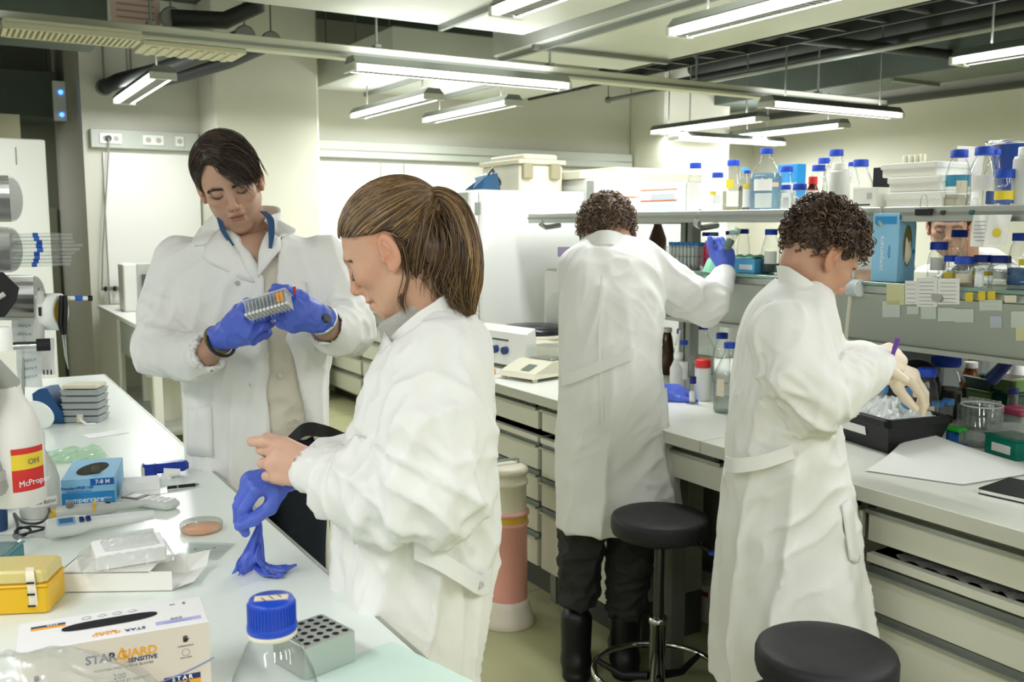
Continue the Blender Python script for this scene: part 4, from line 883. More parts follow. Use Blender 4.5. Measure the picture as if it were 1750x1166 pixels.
for lb, x0, x1, y0, y1, dx in (('left hanging printed sheet below the upper shelf', 1661, 1690, 346, 398, 0), ('right hanging wrinkled sheet with a yellow spot below the upper shelf', 1692, 1730, 344, 392, .01)):
    t = thing('hanging_sheet', lb, 'paper', (2.436-dx, at((x0+x1)/2, 370, X=2.43)[1], 1.578)); w_ = (x1-x0)*.00172; h_ = (y1-y0)*.00165
    MB().grid(lambda u, v: (-.004*math.sin(u*6+v*3)-.01*v, (u-.5)*w_*(1-.15*v), -h_*v), 8, 8).build('sheet', paper, t)
    if dx: MB().cyl((-.012, 0, -h_*.6), (-.0125, 0, -h_*.6), .012, 14).build('spot', mat('tint_e6cf3c', YL, .5), t)
    else:
        for k in range(6): MB().box(-.0095, -.009, -w_*.35, w_*.3, -h_*(.2+k*.12)-.002, -h_*(.2+k*.12)).build('print_line', mat('grey_print', '#9a9da0', .6), t)

# ------------------------------------------------ lower glass shelf
def s2(label, px, X, top, w, base=None, **k): return bottle(label, px, ('X', X, S2), top, w, base or (458+(px-1140)*.028), group=G2, **k)
s2('clear bottle reaching up behind the front row, blue cap, right of the glove box', 1625, 2.86, 367, 34, capw=26); s2('blue capped bottle in the second row under the hanging sheet', 1640, 2.74, 388, 30, capw=26)
s2('clear blue capped bottle with white label right of the glove box', 1606, 2.56, 403, 34, capw=28, labels=[(.3, .62, WL, .8)]); s2('squat jar with yellow band and red liquid', 1628, 2.5, 423, 25, kind='jar', capw=22, fill=(.2, '#b8342a'), labels=[(.22, .42, YL, 1.0)])
s2('squat blue capped jar with cream label on the glass shelf', 1651, 2.47, 423, 34, kind='jar', capw=31, labels=[(.12, .42, CL, .75)]); s2('squat dark blue capped jar with yellow tape', 1683, 2.58, 424, 33, kind='jar', capw=30, cap='#14308c', labels=[(.3, .45, YL, 1.2)])
s2('squat dark blue capped jar with pale label near the right edge', 1713, 2.58, 424, 36, kind='jar', capw=33, cap='#14308c', labels=[(.22, .45, '#d8dcd4', .6)]); s2('blue capped bottle with blue liquid and yellow tag at the right edge', 1746, 2.56, 384, 38, capw=28, fill=(.35, '#7d9cc4'), labels=[(.4, .52, YL, .5, .4)])
s2('small white capped vial in front of the squat jars', 1678, 2.45, 447, 14, kind='plastic', cap='#d9dbe6', capw=13, body=white_pl, name='vial', caph=.02)
s2('clear blue capped bottle right of the light blue glove box', 1318, 2.52, 388, 31, capw=21, labels=[(.22, .5, WL, .7)], fill=(.22, '#8d9a9c')); s2('smaller blue capped bottle with diamond label beside the curly haired woman', 1346, 2.52, 403, 25, capw=21, labels=[(.3, .55, WL, .5)], fill=(.2, '#a9b0ae'))
s2('clear blue capped bottle behind the light blue glove box', 1271, 2.8, 397, 22, capw=17); s2('brown bottle behind the leaning man on the glass shelf', 1124, 2.84, 385, 30, body=mat('amber_glass'), cap='#33231c', capw=16)
for k, (px, X, top, lb) in enumerate(((1207, 2.72, 402, 'left one of three blue capped bottles behind the pink rack'), (1221, 2.66, 400, 'middle one of three blue capped bottles behind the pink rack'), (1247, 2.76, 400, 'right one of three blue capped bottles, behind the raised glove'))): s2(lb, px, X, top, 18, cap=('#1644b8', '#3b86cf', '#1644b8')[k], capw=14)
def rack(label, name, px0, px1, top, base, X, z, depth, m, n, tubecol, capcol):
    a = at((px0+px1)/2, 400, X=X); mm = mpp_at((X, a[1], z)); w = (px1-px0)*mm/.92; h = (base-top)*mm; t = thing(name, label, 'rack', (X+depth/2, a[1], z+.0006))
    for zz in (0, h*.45, h*.8): MB().box(-depth/2, depth/2, -w/2, w/2, zz, zz+.004, .001).build('tier', m, t)
    for sy in (-1, 1): MB().box(-depth/2, depth/2, sy*w/2-.002, sy*w/2+.002, 0, h*.82).build('side', m, t)
    for i in range(n):
        for j in range(2): tb = MB().lathe([(.001, .006), (.006, .02), (.0075, h*.9)], 8, (-depth*.25+j*depth*.5, -w*.44+i*w*.88/(n-1), 0)).build('tube', tubecol, t); MB().lathe([(.0095, h*.86), (.0095, h), (0, h)], 10, (-depth*.25+j*depth*.5, -w*.44+i*w*.88/(n-1), 0)).build('cap', capcol, tb)
    return t
rack('clear tube rack with blue capped tubes on the glass shelf', 'tube_rack', 1127, 1196, 412, 457, 2.48, S2, .09, clear_pl, 8, mat('frosted_tube', '#f4f6f4', .3, 0, .3), mat('sky_cap', '#3f86c9', .4))
rack('pink tube rack beside the raised blue glove', 'tube_rack', 1199, 1228, 408, 458, 2.5, S2, .07, mat('hot_pink', '#e0527f', .45), 4, mat('pink_tube', '#e8759a', .4), mat('hot_pink', '#e0527f'))
t = thing('green_cloth', 'folded mint green cloth hanging over the glass shelf edge', 'cloth', (2.43, at(1213, 440, X=2.43)[1], S2)); MB().grid(lambda u, v: (-.02+.05*(1-v)+.004*math.sin(u*9), (u-.5)*.075, .012+.06*(1-v)*(.8+.2*math.sin(u*5))-.05*v*v+.003*math.sin(u*14+v*6)), 14, 12).build('cloth', mat('mint_cloth', '#8fd0b0', .9), t)
t.children[0].modifiers.new('thickness', 'SOLIDIFY').thickness = .004
def glove_box(label, loc, rz, w, d, h, m, up=False, name='glove_box'):
    t = thing(name, label, 'box', loc, rz); MB().box(-w/2, w/2, -d/2, d/2, 0.0005, h, .0015).build('carton', m, t); return t
cyan = mat('pale_cyan_card', '#93cbee', .5); cyan2 = mat('mid_blue_print', '#2f8fd3', .5)
t = glove_box('light blue glove box with mint gloves spilling out on the glass shelf', (2.52, at(1281, 440, X=2.5)[1], S2), 0, .1, .11, .05, mat('sky_card', '#58aee0', .5))
MB().grid(lambda u, v: (-.05+.1*u, -.05+.1*v, .052+.014*abs(math.sin(u*7)*math.cos(v*6+1))), 12, 12).build('glove_pile', mat('mint_cloth'), t); MB().box(-.0506, -.05, -.045, .02, .012, .03).build('print', white_pl, t)
# upright glove box with latex glove in its oval window
p = at(1534, 470, z=S2+.0) if False else at(1534, 440, X=2.44); t = thing('glove_box', 'upright pale blue glove box with oval window showing a cream glove', 'box', (2.44, p[1], S2+.0008), math.radians(3))
MB().box(0, .088, 0, .09, 0, .205, .002).build('carton', cyan, t)
MB().add([(.046+.022*math.cos(a), -.0006, .108+.062*math.sin(a)) for a in np.linspace(0, 2*PI, 28, endpoint=False)], [tuple(range(28))]).build('window', mat('box_inside', '#7a7346', .8), t)
MB().grid(lambda u, v: (.032+.026*u+.004*v, -.001-.012*math.sin(PI*u)*math.sin(PI*v), .055+.075*v*(1-.2*u)+.006*math.sin(u*9)), 10, 12).build('glove', latex_m, t)
MB().box(-.0006, 0, .008, .082, .172, .195).build('print', cyan2, t); MB().cyl((.078, -.0006, .09), (.078, 0, .09), .008, 16).build('print', cyan2, t); MB().box(.0, .03, -.0006, 0, .185, .2).build('print', cyan2, t)
text('sempercare', .022, mat('print_white', '#f3f6f8', .5), t, frame((-.0008, .055, .085), (0, 0, 1), (0, 1, 0)), 'lettering'); text('edition', .014, cyan2, t, frame((-.0008, .03, .09), (0, 0, 1), (0, 1, 0)))
MB().box(.09, .118, .02, .022, .06, .17).build('torn_flap', paper, t)
boxat('teal_folder', 'narrow teal folder left of the upright glove box', 'folder', 1498, 1507, 408, 468, 2.55, S2, .1, mat('teal_card', '#1c6f8c', .5))
t = thing('clear_bag', 'crumpled clear bag lying behind the squat jars', 'bag', (2.76, at(1690, 430, X=2.76)[1], S2)); MB().grid(lambda u, v: (-.09+.18*u, -.16+.32*v, .004+.075*math.sin(PI*u)*math.sin(PI*v)*(.75+.3*math.sin(u*17+v*9)*math.cos(v*13))), 22, 26).build('film', thin_glass('film', (.93, .94, .93), (.6, .6, .6), 1.2, .15, .15), t)
t, w_, h_, mm = boxat('lilac_box', 'lilac box on the small shelf beside the fridge', 'box', 944, 990, 421, 438, 2.52, 1.4006, .1, mat('lilac_card', '#b9a6d6', .5)); MB().box(-.0506, -.05, -w_*.3, -w_*.1, h_*.2, h_*.7).build('print', white_pl, t)
t = thing('crumpled_paper', 'crumpled white paper on the small shelf beside the fridge', 'paper', (2.62, 3.58, 1.4006)); MB().grid(lambda u, v: (-.08+.16*u, -.09+.18*v, .004+.05*math.sin(PI*u)*math.sin(PI*v)*(1+.5*math.sin(u*11+v*7))), 14, 14).build('sheet', paper, t)
# notes on the sloped panel: panel runs from (2.42, z 1.343) to (2.55, z 1.18)
def note(label, px0, px1, py0, py1, m, name='note', lines=0, tilt=0):
    def pp(px, py):
        r = FWD*FPX+RT*(px-875)+UPV*(583-py); n = np.array([-.163, 0, -.13]); n = n/np.linalg.norm(n); p0 = np.array([2.42, 0, 1.343])+n*.0015; return CAM+r*(((p0-CAM)@n)/(r@n))
    a, b, c, d = pp(px0, py0), pp(px1, py0), pp(px1, py1), pp(px0, py1); o = (a+b+c+d)/4; t = thing(name, label, 'note', tuple(o)); n = np.array([-.163, 0, -.13])/.2085
    MB().add([a-o, b-o, c-o, d-o, a-o+n*.0008, b-o+n*.0008, c-o+n*.0008, d-o+n*.0008], [(3, 2, 1, 0), (4, 5, 6, 7), (0, 1, 5, 4), (1, 2, 6, 5), (2, 3, 7, 6), (3, 0, 4, 7)]).build('sheet', m, t)
    for k in range(lines): f = .15+.75*k/max(1, lines-1); l0 = a+(d-a)*f+(b-a)*.12-o+n*.0012; l1 = a+(d-a)*f+(b-a)*.85-o+n*.0012; dz = (d-a)*.02; MB().add([l0, l1, l1+dz, l0+dz], [(0, 1, 2, 3)]).build('print_line', mat('grey_print', '#9a9da0', .6), t)
    return t
ppr, pyl, pgr = paper, mat('pale_yellow_note', '#d9d7a8', .8), mat('pale_green_note', '#cfd8cf', .7); ybr = mat('bright_yellow_note', '#e4cc3e', .7)
note('pale yellow sticky note on the sloped panel behind the woman', 1515, 1546, 486, 521, pyl); note('printed white sheet left of the black clip on the sloped panel', 1547, 1568, 480, 520, ppr, lines=5)
note('printed white sheet under the black clip on the sloped panel', 1567, 1602, 474, 524, ppr, lines=7); note('printed white sheet right of the black clip on the sloped panel', 1603, 1640, 476, 520, ppr, lines=6)
for k, (x0, x1, y0, y1) in enumerate(((1508, 1538, 514, 542), (1550, 1570, 523, 537), (1574, 1600, 524, 545), (1603, 1632, 526, 549), (1632, 1664, 528, 551))): note(('first pale slip from the left in the lower note row', 'second slip from the left in the lower note row, with a small print', 'third pale slip from the left in the lower note row', 'fourth pale slip from the left in the lower note row', 'fifth pale slip from the left in the lower note row')[k], x0, x1, y0, y1, pgr)
for k, (x0, x1, y0, y1) in enumerate(((1650, 1663, 500, 515), (1672, 1684, 498, 514), (1688, 1701, 498, 512))): note(('left', 'middle', 'right')[k]+' one of three small bright yellow tags on the sloped panel', x0, x1, y0, y1, ybr)
note('printed label slip below the yellow tags on the sloped panel', 1674, 1713, 513, 531, pgr, lines=3); note('small bluish slip low on the sloped panel', 1692, 1712, 540, 560, mat('bluish_note', '#bcc6d2', .7)); note('cream torn tag right of the yellow tags', 1717, 1737, 505, 517, mat('cream_note', '#e2dcc8', .8)); note('large pale slip at the right end of the sloped panel', 1728, 1756, 532, 560, pgr); note('pale yellow note hanging at the right picture edge', 1736, 1760, 560, 582, pyl)
t = thing('binder_clip', 'black binder clip holding the printed sheets on the sloped panel', 'clip', at(1592, 482, X=2.42)); MB().box(-.006, .004, -.011, .011, -.02, .012, .002).build('body', black_pl, t)
t = thing('label_roll', 'printed paper roll hanging in front of the womans face', 'roll', at(1461, 492, X=2.405)); MB().cyl((0, -.02, 0), (0, .02, 0), .026, 20).build('roll', mat('printed_roll', '#dfe3e2', .6), t)
for k in range(5): MB().lathe([(.0265, -.001), (.0265, .001)], 20, cap=False, M=Matrix.Translation((0, -.014+k*.007, 0)) @ Matrix.Rotation(PI/2, 4, 'X')).build('print_line', mat('blue_grey_print', '#7d8c9c', .6), t)
t = thing('supply_hose', 'pale hose hanging from the upper shelf down to the bench', 'hose', (2.425, at(1470, 400, X=2.42)[1], 1.56)); MB().tube([(0, 0, .04), (-.012, 0, -.02), (-.01, .012, -.12), (-.012, .02, -.22), (.0, .04, -.36), (.05, .05, -.46)], .006, 8).build('hose', mat('hose_cream', '#cfccbb', .5), t)

# ------------------------------------------------ right bench top
BZ = .9004
def bb(label, px, base, top, w, **k): return bottle(label, px, ('z', BZ), top, w, base, **k)
GB = 'bottles on the right bench'
bb('brown glass bottle with foil wrapped neck on the right bench', 1139, 640, 560, 24, body=mat('amber_glass'), cap='#c9c8bf', capw=16, group=GB); bb('clear blue capped bottle behind the wash bottle on the bench', 1164, 640, 562, 26, capw=18, group=GB)
bb('clear labelled bottle with blue cap beside the measuring cylinder', 1167, 668, 582, 25, capw=14, labels=[(.25, .6, WL, .6)], group=GB); bb('large conical clear bottle with blue cap behind the red lidded jar', 1198, 640, 553, 44, capw=20, fill=(.35, '#b9bdb0'), group=GB)
bb('clear blue capped bottle right of the conical bottle on the bench', 1232, 655, 569, 30, capw=20, group=GB); bb('white jar with red screw lid on the right bench', 1200, 684, 614, 27, kind='plastic', body=white_pl, cap='#d8302e', capw=27, caph=.03, name='jar', group=GB)
bb('big clear jar bottle with blue rimmed neck near the seam of the bench', 1244, 704, 585, 50, capw=20, fill=(.2, '#cfd6cf'), labels=[(.25, .5, CL, .3, -.6)], group=GB, name='jar_bottle')
p = at(1158, 668, z=BZ); t = thing('wash_bottle', 'white plastic wash bottle with straw standing behind the measuring cylinder', 'bottle', tuple(p)); MB().lathe([(.03, 0), (.032, .005), (.032, .09), (.016, .125), (.016, .135)], 20).build('body', milky, t); MB().lathe([(.018, .13), (.018, .15), (.008, .155)], 16).build('cap', white_pl, t); MB().tube([(0, 0, .15), (0, 0, .2), (.005, 0, .24)], .004, 8).build('straw', white_pl, t)
p = at(1183, 690, z=BZ); t = thing('measuring_cylinder', 'slim glass cylinder with a dark blue band on the right bench', 'cylinder', tuple(p)); MB().lathe([(.012, .004), (.0125, .178), (.0135, .18)], 18, cap=False).build('tube', glass, t); MB().lathe([(.0128, .075), (.0128, .1)], 18, cap=False).build('band', mat('ink_blue', '#1b1f6e', .3), t); MB().lathe([(.024, 0), (.024, .004), (.013, .007), (0, .007)], 18).build('foot', glass, t); MB().lathe([(.0118, .008), (.0118, .045), (0, .045)], 16).build('contents', white_pl, t)
# centrifuge and balance
p = at(903, 598, z=BZ); t = thing('centrifuge', 'white benchtop centrifuge with blue knobs and round black lid', 'centrifuge', (2.36, 3.77, BZ), .15)
MB().box(-.15, .14, -.17, .17, 0, .13, .02).build('case', cream_pl, t); MB().add([(-.19, -.18, .02), (-.17, -.18, .165), (-.17, .18, .165), (-.19, .18, .02), (-.12, -.18, .19), (-.12, .18, .19), (-.1, -.18, 0), (-.1, .18, 0)], [(0, 3, 2, 1), (1, 2, 5, 4), (0, 1, 4, 6), (3, 7, 5, 2), (6, 4, 5, 7)]).build('control_panel', white_pl, t)
for y in (-.05, .02): MB().cyl((-.178, y, .085), (-.2, y, .083), .018, 14).build('knob', mat('navy_knob', '#20336e', .4), t)
MB().add([(-.176, -.06, .125), (-.176, .06, .125), (-.171, .06, .15), (-.171, -.06, .15)], [(0, 1, 2, 3)]).build('display', mat('lcd_dark', '#3a463c', .3), t); MB().lathe([(.15, .13), (.16, .135), (.16, .165), (.14, .18), (0, .185)], 30, (.03, 0, 0)).build('lid', mat('smoke_lid', '#22272a', .25), t); MB().lathe([(.162, .12), (.166, .12), (.166, .145), (.162, .145)], 30, (.03, 0, 0)).build('ring', cream_pl, t)
p = at(905, 632, z=BZ); t = thing('balance', 'cream laboratory balance with clear draught box in front of the centrifuge', 'balance', (2.19, 3.42, BZ), .25)
MB().add([(-.15, -.11, .015), (.14, -.11, .015), (.14, .11, .015), (-.15, .11, .015), (-.13, -.1, .035), (-.02, -.1, .075), (.13, -.1, .07), (.13, .1, .07), (-.02, .1, .075), (-.13, .1, .035)], [(3, 2, 1, 0), (0, 1, 6, 5, 4), (2, 3, 9, 8, 7), (0, 4, 9, 3), (1, 2, 7, 6), (4, 5, 8, 9), (5, 6, 7, 8)]).build('case', cream_pl, t)
for x in (-.12, .12):
    for y in (-.09, .09): MB().lathe([(.012, 0), (.012, .015)], 10, (x, y, 0)).build('foot', cream_pl, t)
MB().box(.0, .12, -.075, .075, .074, .13, .004).build('draught_box', clear_pl, t); MB().box(.01, .11, -.065, .065, .0755, .08, .002).build('pan', steel, t); MB().add([(-.115, -.05, .0425), (-.06, -.05, .0625), (-.06, .0, .0625), (-.115, .0, .0425)], [(0, 1, 2, 3)]).build('display', mat('lcd_green', '#5c6c5c', .3), t)
t = thing('tape_roll', 'small orange tape roll on the bench beside the balance', 'tape', (2.04, 3.6, BZ)); MB().lathe([(.02, 0), (.035, 0), (.035, .02), (.02, .02), (.02, 0)], 20, cap=False).build('roll', mat('orange_tape', '#e0962c', .5), t)
# black ice tray
p = at(1497, 760, z=BZ); t = thing('ice_tray', 'black insulated ice tray filled with crushed ice and blue capped tubes', 'tray', (p[0]+.04, p[1]+.01, BZ), math.radians(-12)); tm = mat('black_foam', '#1d1e21', .55)
MB().add([(-.085, -.125, 0), (.085, -.125, 0), (.085, .125, 0), (-.085, .125, 0), (-.11, -.15, .085), (.11, -.15, .085), (.11, .15, .085), (-.11, .15, .085)], [(3, 2, 1, 0), (0, 1, 5, 4), (1, 2, 6, 5), (2, 3, 7, 6), (3, 0, 4, 7)]).build('tub', tm, t)
for a in ((-.116, .116, -.156, -.136), (-.116, .116, .136, .156), (-.116, -.096, -.156, .156), (.096, .116, -.156, .156)): MB().box(a[0], a[1], a[2], a[3], .08, .103, .004).build('rim', tm, t)
MB().add([(-.1005, -.05, .04), (-.1055, -.05, .066), (-.1055, .06, .066), (-.1005, .06, .04)], [(0, 3, 2, 1)], M=Matrix.Translation((-.0008, 0, 0))).build('paper_label', paper, t)
ice = MB().grid(lambda u, v: (-.098+.196*u, -.138+.276*v, .088+.05*math.sin(PI*u)**.6*math.sin(PI*v)**.6+.014*mnoise.noise((u*14, v*18, 0))), 30, 38, False).build('crushed_ice', mat('crushed_ice', '#eef1f2', .35, 0, .2), t); ice['kind'] = 'stuff'
def tube_on(parent, x, y, z, r, h, tilt, capm, name='falcon_tube'):
    M = Matrix.Translation((x, y, z)) @ Matrix.Rotation(tilt[0], 4, 'X') @ Matrix.Rotation(tilt[1], 4, 'Y'); q = MB().lathe([(.002, 0), (r, .02), (r, h)], 14, cap=False, M=M).build('wall', clear_pl, parent); MB().lathe([(r*1.15, h-.004), (r*1.15, h+.014), (0, h+.014)], 16, M=M).build('cap', capm, parent)
sky = mat('sky_cap', '#3f86c9')
for k, (x, y, tl, rr, lb) in enumerate(((-.03, .05, (.2, 0), .0145, 'blue capped tube stuck upright in the ice, left'), (.0, .01, (-.1, .1), .0145, 'blue capped tube stuck in the middle of the ice'), (-.03, -.085, (.75, .1), .0145, 'blue capped tube leaning to the right in the ice'), (.05, .06, (.1, -.2), .014, 'blue capped tube at the back of the ice tray'), (.055, -.04, (-.1, .1), .014, 'blue capped tube at the back right of the ice tray'))):
    q = Matrix.Rotation(math.radians(-12), 3, 'Z') @ Vector((x, y, .1)); tt = thing('sample_tube', lb, 'tube', (t.location.x+q.x, t.location.y+q.y, BZ+.1), math.radians(-12)); tube_on(tt, 0, 0, 0, rr, .055, tl, sky)
# papers and notebook
t = thing('paper_sheets', 'curled white paper sheets at the edge of the right bench', 'paper', (0, 0, BZ))
A_, B_, C_, D_ = [at(*q, z=BZ)[:2] for q in ((1475, 806), (1620, 830), (1750, 800), (1556, 770))]; A_, D_, C_, B_ = at(1476, 806, z=BZ), at(1560, 764, z=BZ), at(1790, 806, z=BZ), at(1640, 830, z=BZ)
for k in range(3): MB().grid(lambda u, v: (A_[0]*(1-u)*(1-v)+B_[0]*u*(1-v)+D_[0]*(1-u)*v+C_[0]*u*v+.002*k, A_[1]*(1-u)*(1-v)+B_[1]*u*(1-v)+D_[1]*(1-u)*v+C_[1]*u*v-.003*k, .001+.0012*k+.055*(v**2)*(1-u)**2+.006*math.sin(u*3)*v), 14, 14).build('sheet', paper, t)
p = at(1745, 848, z=BZ); t = thing('notebook', 'black notebook at the edge of the right bench', 'notebook', (p[0]+.02, p[1]-.035, BZ), .12); nb = mat('black_cover', '#1b1d20', .45); MB().box(-.08, .08, -.11, .11, .012, .0155, .001).build('cover', nb, t); MB().box(-.08, .08, -.11, .11, .0005, .003, .001).build('cover', nb, t); MB().box(-.077, .076, -.107, .107, .003, .012).build('pages', paper, t)
bb('clear bottle with blue cap and white label right of the ice tray', 1578, 752, 628, 44, capw=31, fill=(.34, '#c4d2d2'), labels=[(.3, .5, WL, .7), (.16, .22, YL, .4)], group=GB); bb('big dark solvent bottle with large blue cap and tubing', 1612, 712, 606, 70, capw=46, fill=(.45, '#4b4742'), group=GB, caph=.038)
p = at(1655, 690, z=BZ); bb('amber bottle with foil neck between the solvent bottle and green boxes', 1655, 702, 618, 34, body=mat('orange_amber', '#6b3208', .15), cap='#c9c8bf', capw=22, group=GB)
for k, (px, b) in enumerate(((1600, 742), (1618, 738))): p = at(px, b, z=BZ); tt = thing('sample_tube', ('left', 'right')[k]+' one of two blue capped tubes standing right of the labelled bottle', 'tube', tuple(p)); tube_on(tt, 0, 0, .001, .0155, .09, (0, 0), sky); MB().lathe([(.0158, .02), (.0158, .032)], 14, cap=False).build('label', mat('tint_e6cf3c', YL, .5), tt)
p = at(1627, 762, z=BZ); t = thing('blue_holder', 'blue round based holder with bright green clip on the bench', 'holder', tuple(p)); MB().lathe([(.042, 0), (.042, .004), (.018, .006), (.018, .045), (0, .045)], 22).build('stand', mat('holder_blue', '#1c5aa8', .4), t); MB().box(-.02, .02, -.035, .03, .046, .058, .004).build('clip', mat('lime', '#35c73a', .4), t)
p = at(1667, 762, z=BZ); t = thing('beaker', 'empty clear glass beaker beside the green tip box', 'beaker', (p[0]+.02, p[1], BZ)); MB().lathe([(.002, .002), (.05, .001), (.054, .006), (.054, .115), (.058, .122)], 30, cap=False).build('wall', glass, t); MB().lathe([(.055, .119), (.059, .12), (.059, .124), (.055, .124), (.055, .119)], 30, cap=False).build('rim', mat('rim_glass', '#cfd8d0', .1), t); MB().lathe([(.045, .004), (.045, .045), (0, .045)], 20).build('contents', clear_pl, t)
def tip_box(label, loc, rz, w, d, h, base_m, lid_m, name='tip_box', lab=True):
    t = thing(name, label, 'box', loc, rz); MB().box(-w/2, w/2, -d/2, d/2, .0006, h*.62, .004).build('base', base_m, t); MB().box(-w/2-.002, w/2+.002, -d/2-.002, d/2+.002, h*.62, h*.68, .002).build('collar', base_m, t); MB().box(-w/2+.001, w/2-.001, -d/2+.001, d/2-.001, h*.68, h, .006).build('lid', lid_m, t)
    if lab: MB().box(-w/2-.0008, -w/2, -d*.32, d*.25, h*.16, h*.44).build('label', paper, t)
    return t
teal_g = thin_glass('teal_plastic', (.1, .5, .38), (.05, .35, .25), .8, .1, .55, (.02, .32, .22)); p = at(1718, 782, z=BZ)
tip_box('green tip box with clear lid and white label on the right bench', (p[0]+.04, p[1]+.0, BZ), math.radians(-15), .1, .12, .085, teal_g, clear_pl)
p = at(1716, 700, z=BZ); dg = mat('bottle_green', '#0f3b2a', .3); tip_box('dark green tip box with brown lid at the back of the bench', (p[0]-.12, p[1]-.0, BZ), -.2, .1, .13, .13, mat('olive_green', '#5d7a3c', .4), dg, lab=False); t = boxat('brown_lid', 'brown flat lid on top of the dark green tip box', 'lid', 1690, 1742, 636, 641, 3.04, BZ+.131, .1, mat('dark_brown', '#3d2d28', .5))[0]
p = at(1748, 710, z=BZ); tip_box('second dark green box at the right picture edge', (p[0]-.08, p[1], BZ), -.2, .1, .12, .14, dg, mat('olive_green'), lab=False)
p = at(1740, 728, z=BZ); tip_box('pink lidded box behind the green tip box', (p[0], p[1], BZ), -.2, .09, .1, .06, mat('pale_grey'), mat('pink_lid', '#d9587c', .4), lab=False)
t = rack('clear rack with rows of holes behind the beaker', 'tube_rack', 1655, 1706, 668, 720, 2.78, BZ, .08, clear_pl, 6, clear_pl, mat('pale_grey'))
p = at(1728, 722, z=BZ); tt = thing('blue_tube', 'dark blue capped tube behind the pink lidded box', 'tube', (p[0], p[1], BZ)); tube_on(tt, 0, 0, .001, .016, .1, (0, 0), mat('navy_knob'))
# other side of the bench: clutter seen under the panel
t = thing('microscope_arm', 'grey metal instrument with round eyepiece seen under the note panel', 'instrument', (3.05, at(1460, 600, X=3.05)[1], BZ)); MB().box(-.1, .1, -.12, .1, 0, .06, .01).build('base', mat('pale_grey'), t); MB().box(-.03, .05, -.06, .04, .06, .2, .01).build('arm', mat('mid_grey', '#767b78', .4), t); MB().cyl((-.12, 0, .18), (.1, 0, .2), .045, 20).build('barrel', mat('mid_grey'), t); MB().cyl((-.16, 0, .178), (-.12, 0, .18), .048, 20).build('eyepiece', black_pl, t)
t = thing('equipment_box', 'tall grey metal instrument behind the solvent bottle', 'instrument', (3.2, at(1560, 600, X=3.2)[1], BZ)); MB().box(-.1, .1, -.2, .2, 0, .27, .008).build('case', mat('mid_grey'), t); 
for k in range(3): MB().cyl((-.104, -.12+k*.1, .2), (-.1, -.12+k*.1, .2), .02).build('dial', mat('pale_grey'), t)
MB().box(-.103, -.1, -.15, .0, .05, .14).build('panel', white_pl, t)
t = thing('round_cover', 'round black lid leaning behind the ice tray', 'lid', (2.78, at(1563, 640, X=2.78)[1], BZ), 0); MB().lathe([(.1, 0), (.105, .01), (.1, .02), (.03, .035), (0, .036)], 30, M=Matrix.Translation((0, 0, .1)) @ Matrix.Rotation(-1.25, 4, 'Y')).build('disc', black_pl, t)
t = thing('tubing', 'looped clear tubing rising from the solvent bottle', 'tubing', at(1612, 605, z=.9+.19) if False else (2.93, 2.0, 1.1)); MB().tube([(0, 0, -.02), (0, 0, .05), (-.02, .03, .09), (-.02, .12, .08), (.02, .22, .03), (.05, .3, -.03)], .008, 8).build('hose', mat('hose_cream'), t); MB().cyl((0, 0, -.02), (0, 0, .07), .014, 12).build('connector', mat('pale_grey'), t)
t = thing('navy_scoop', 'navy blue handled tool hanging under the panel at right', 'tool', (2.85, at(1722, 595, X=2.85)[1], 1.12)); MB().tube([(0, .05, -.06), (0, 0, 0), (0, -.04, .045)], [.022, .02, .014], 10).build('handle', mat('navy_knob'), t)
t = thing('squeeze_bottle', 'white squeeze bottle at the back of the bench, right edge', 'bottle', (3.15, at(1738, 640, X=3.15)[1], BZ)); MB().lathe([(.04, 0), (.045, .01), (.045, .09), (.018, .17), (.018, .2), (0, .2)], 20).build('body', white_pl, t)
for k, (X, px, w, h, m, lb) in enumerate(((3.35, 1235, .22, .45, 'pale_grey', 'pale grey instrument on the far side of the bench shelf'), (3.4, 1330, .25, .4, 'white_enamel', 'white instrument with orange switch on the far side of the bench shelf'), (3.35, 1650, .3, .32, 'mid_grey', 'grey case on the far side of the bench under the shelf'), (3.4, 1720, .16, .5, 'white_enamel', 'white tall case on the far side of the bench at right'))):
    t = thing('far_instrument', lb, 'instrument', (X, at(px, 450, X=X)[1], BZ)); MB().box(-.1, .1, -w/2, w/2, 0, h, .012).build('case', MATS[m], t); MB().box(-.104, -.1, -w*.3, w*.3, h*.6, h*.85).build('panel', mat('lcd_dark'), t); MB().cyl((-.11, w*.1, h*.4), (-.1, w*.1, h*.4), .018).build('knob', mat('orange_card2') if k == 1 else black_pl, t)
t = thing('under_shelf_lamp', 'flat white lamp cover under the upper shelf behind the leaning man', 'lamp', (2.72, at(1127, 372, X=2.72)[1], 1.555)); MB().box(-.06, .06, -.11, .11, 0, .02, .004).build('cover', white_pl, t)
# ------------------------------------------------ things on the left bench
card = mat('glove_carton', '#eceaea', .45); beige_c = mat('carton_beige', '#d8cdbd', .5); navy_ink = mat('navy_ink', '#1f2d5c', .5); orange_ink = mat('orange_ink', '#e8a21c', .5); grey_ink = mat('grey_ink', '#6d6a6a', .6); lil_ink = mat('lilac_ink', '#8f8fc4', .5); blk_ink = mat('black_ink', '#1a1a1e', .6)
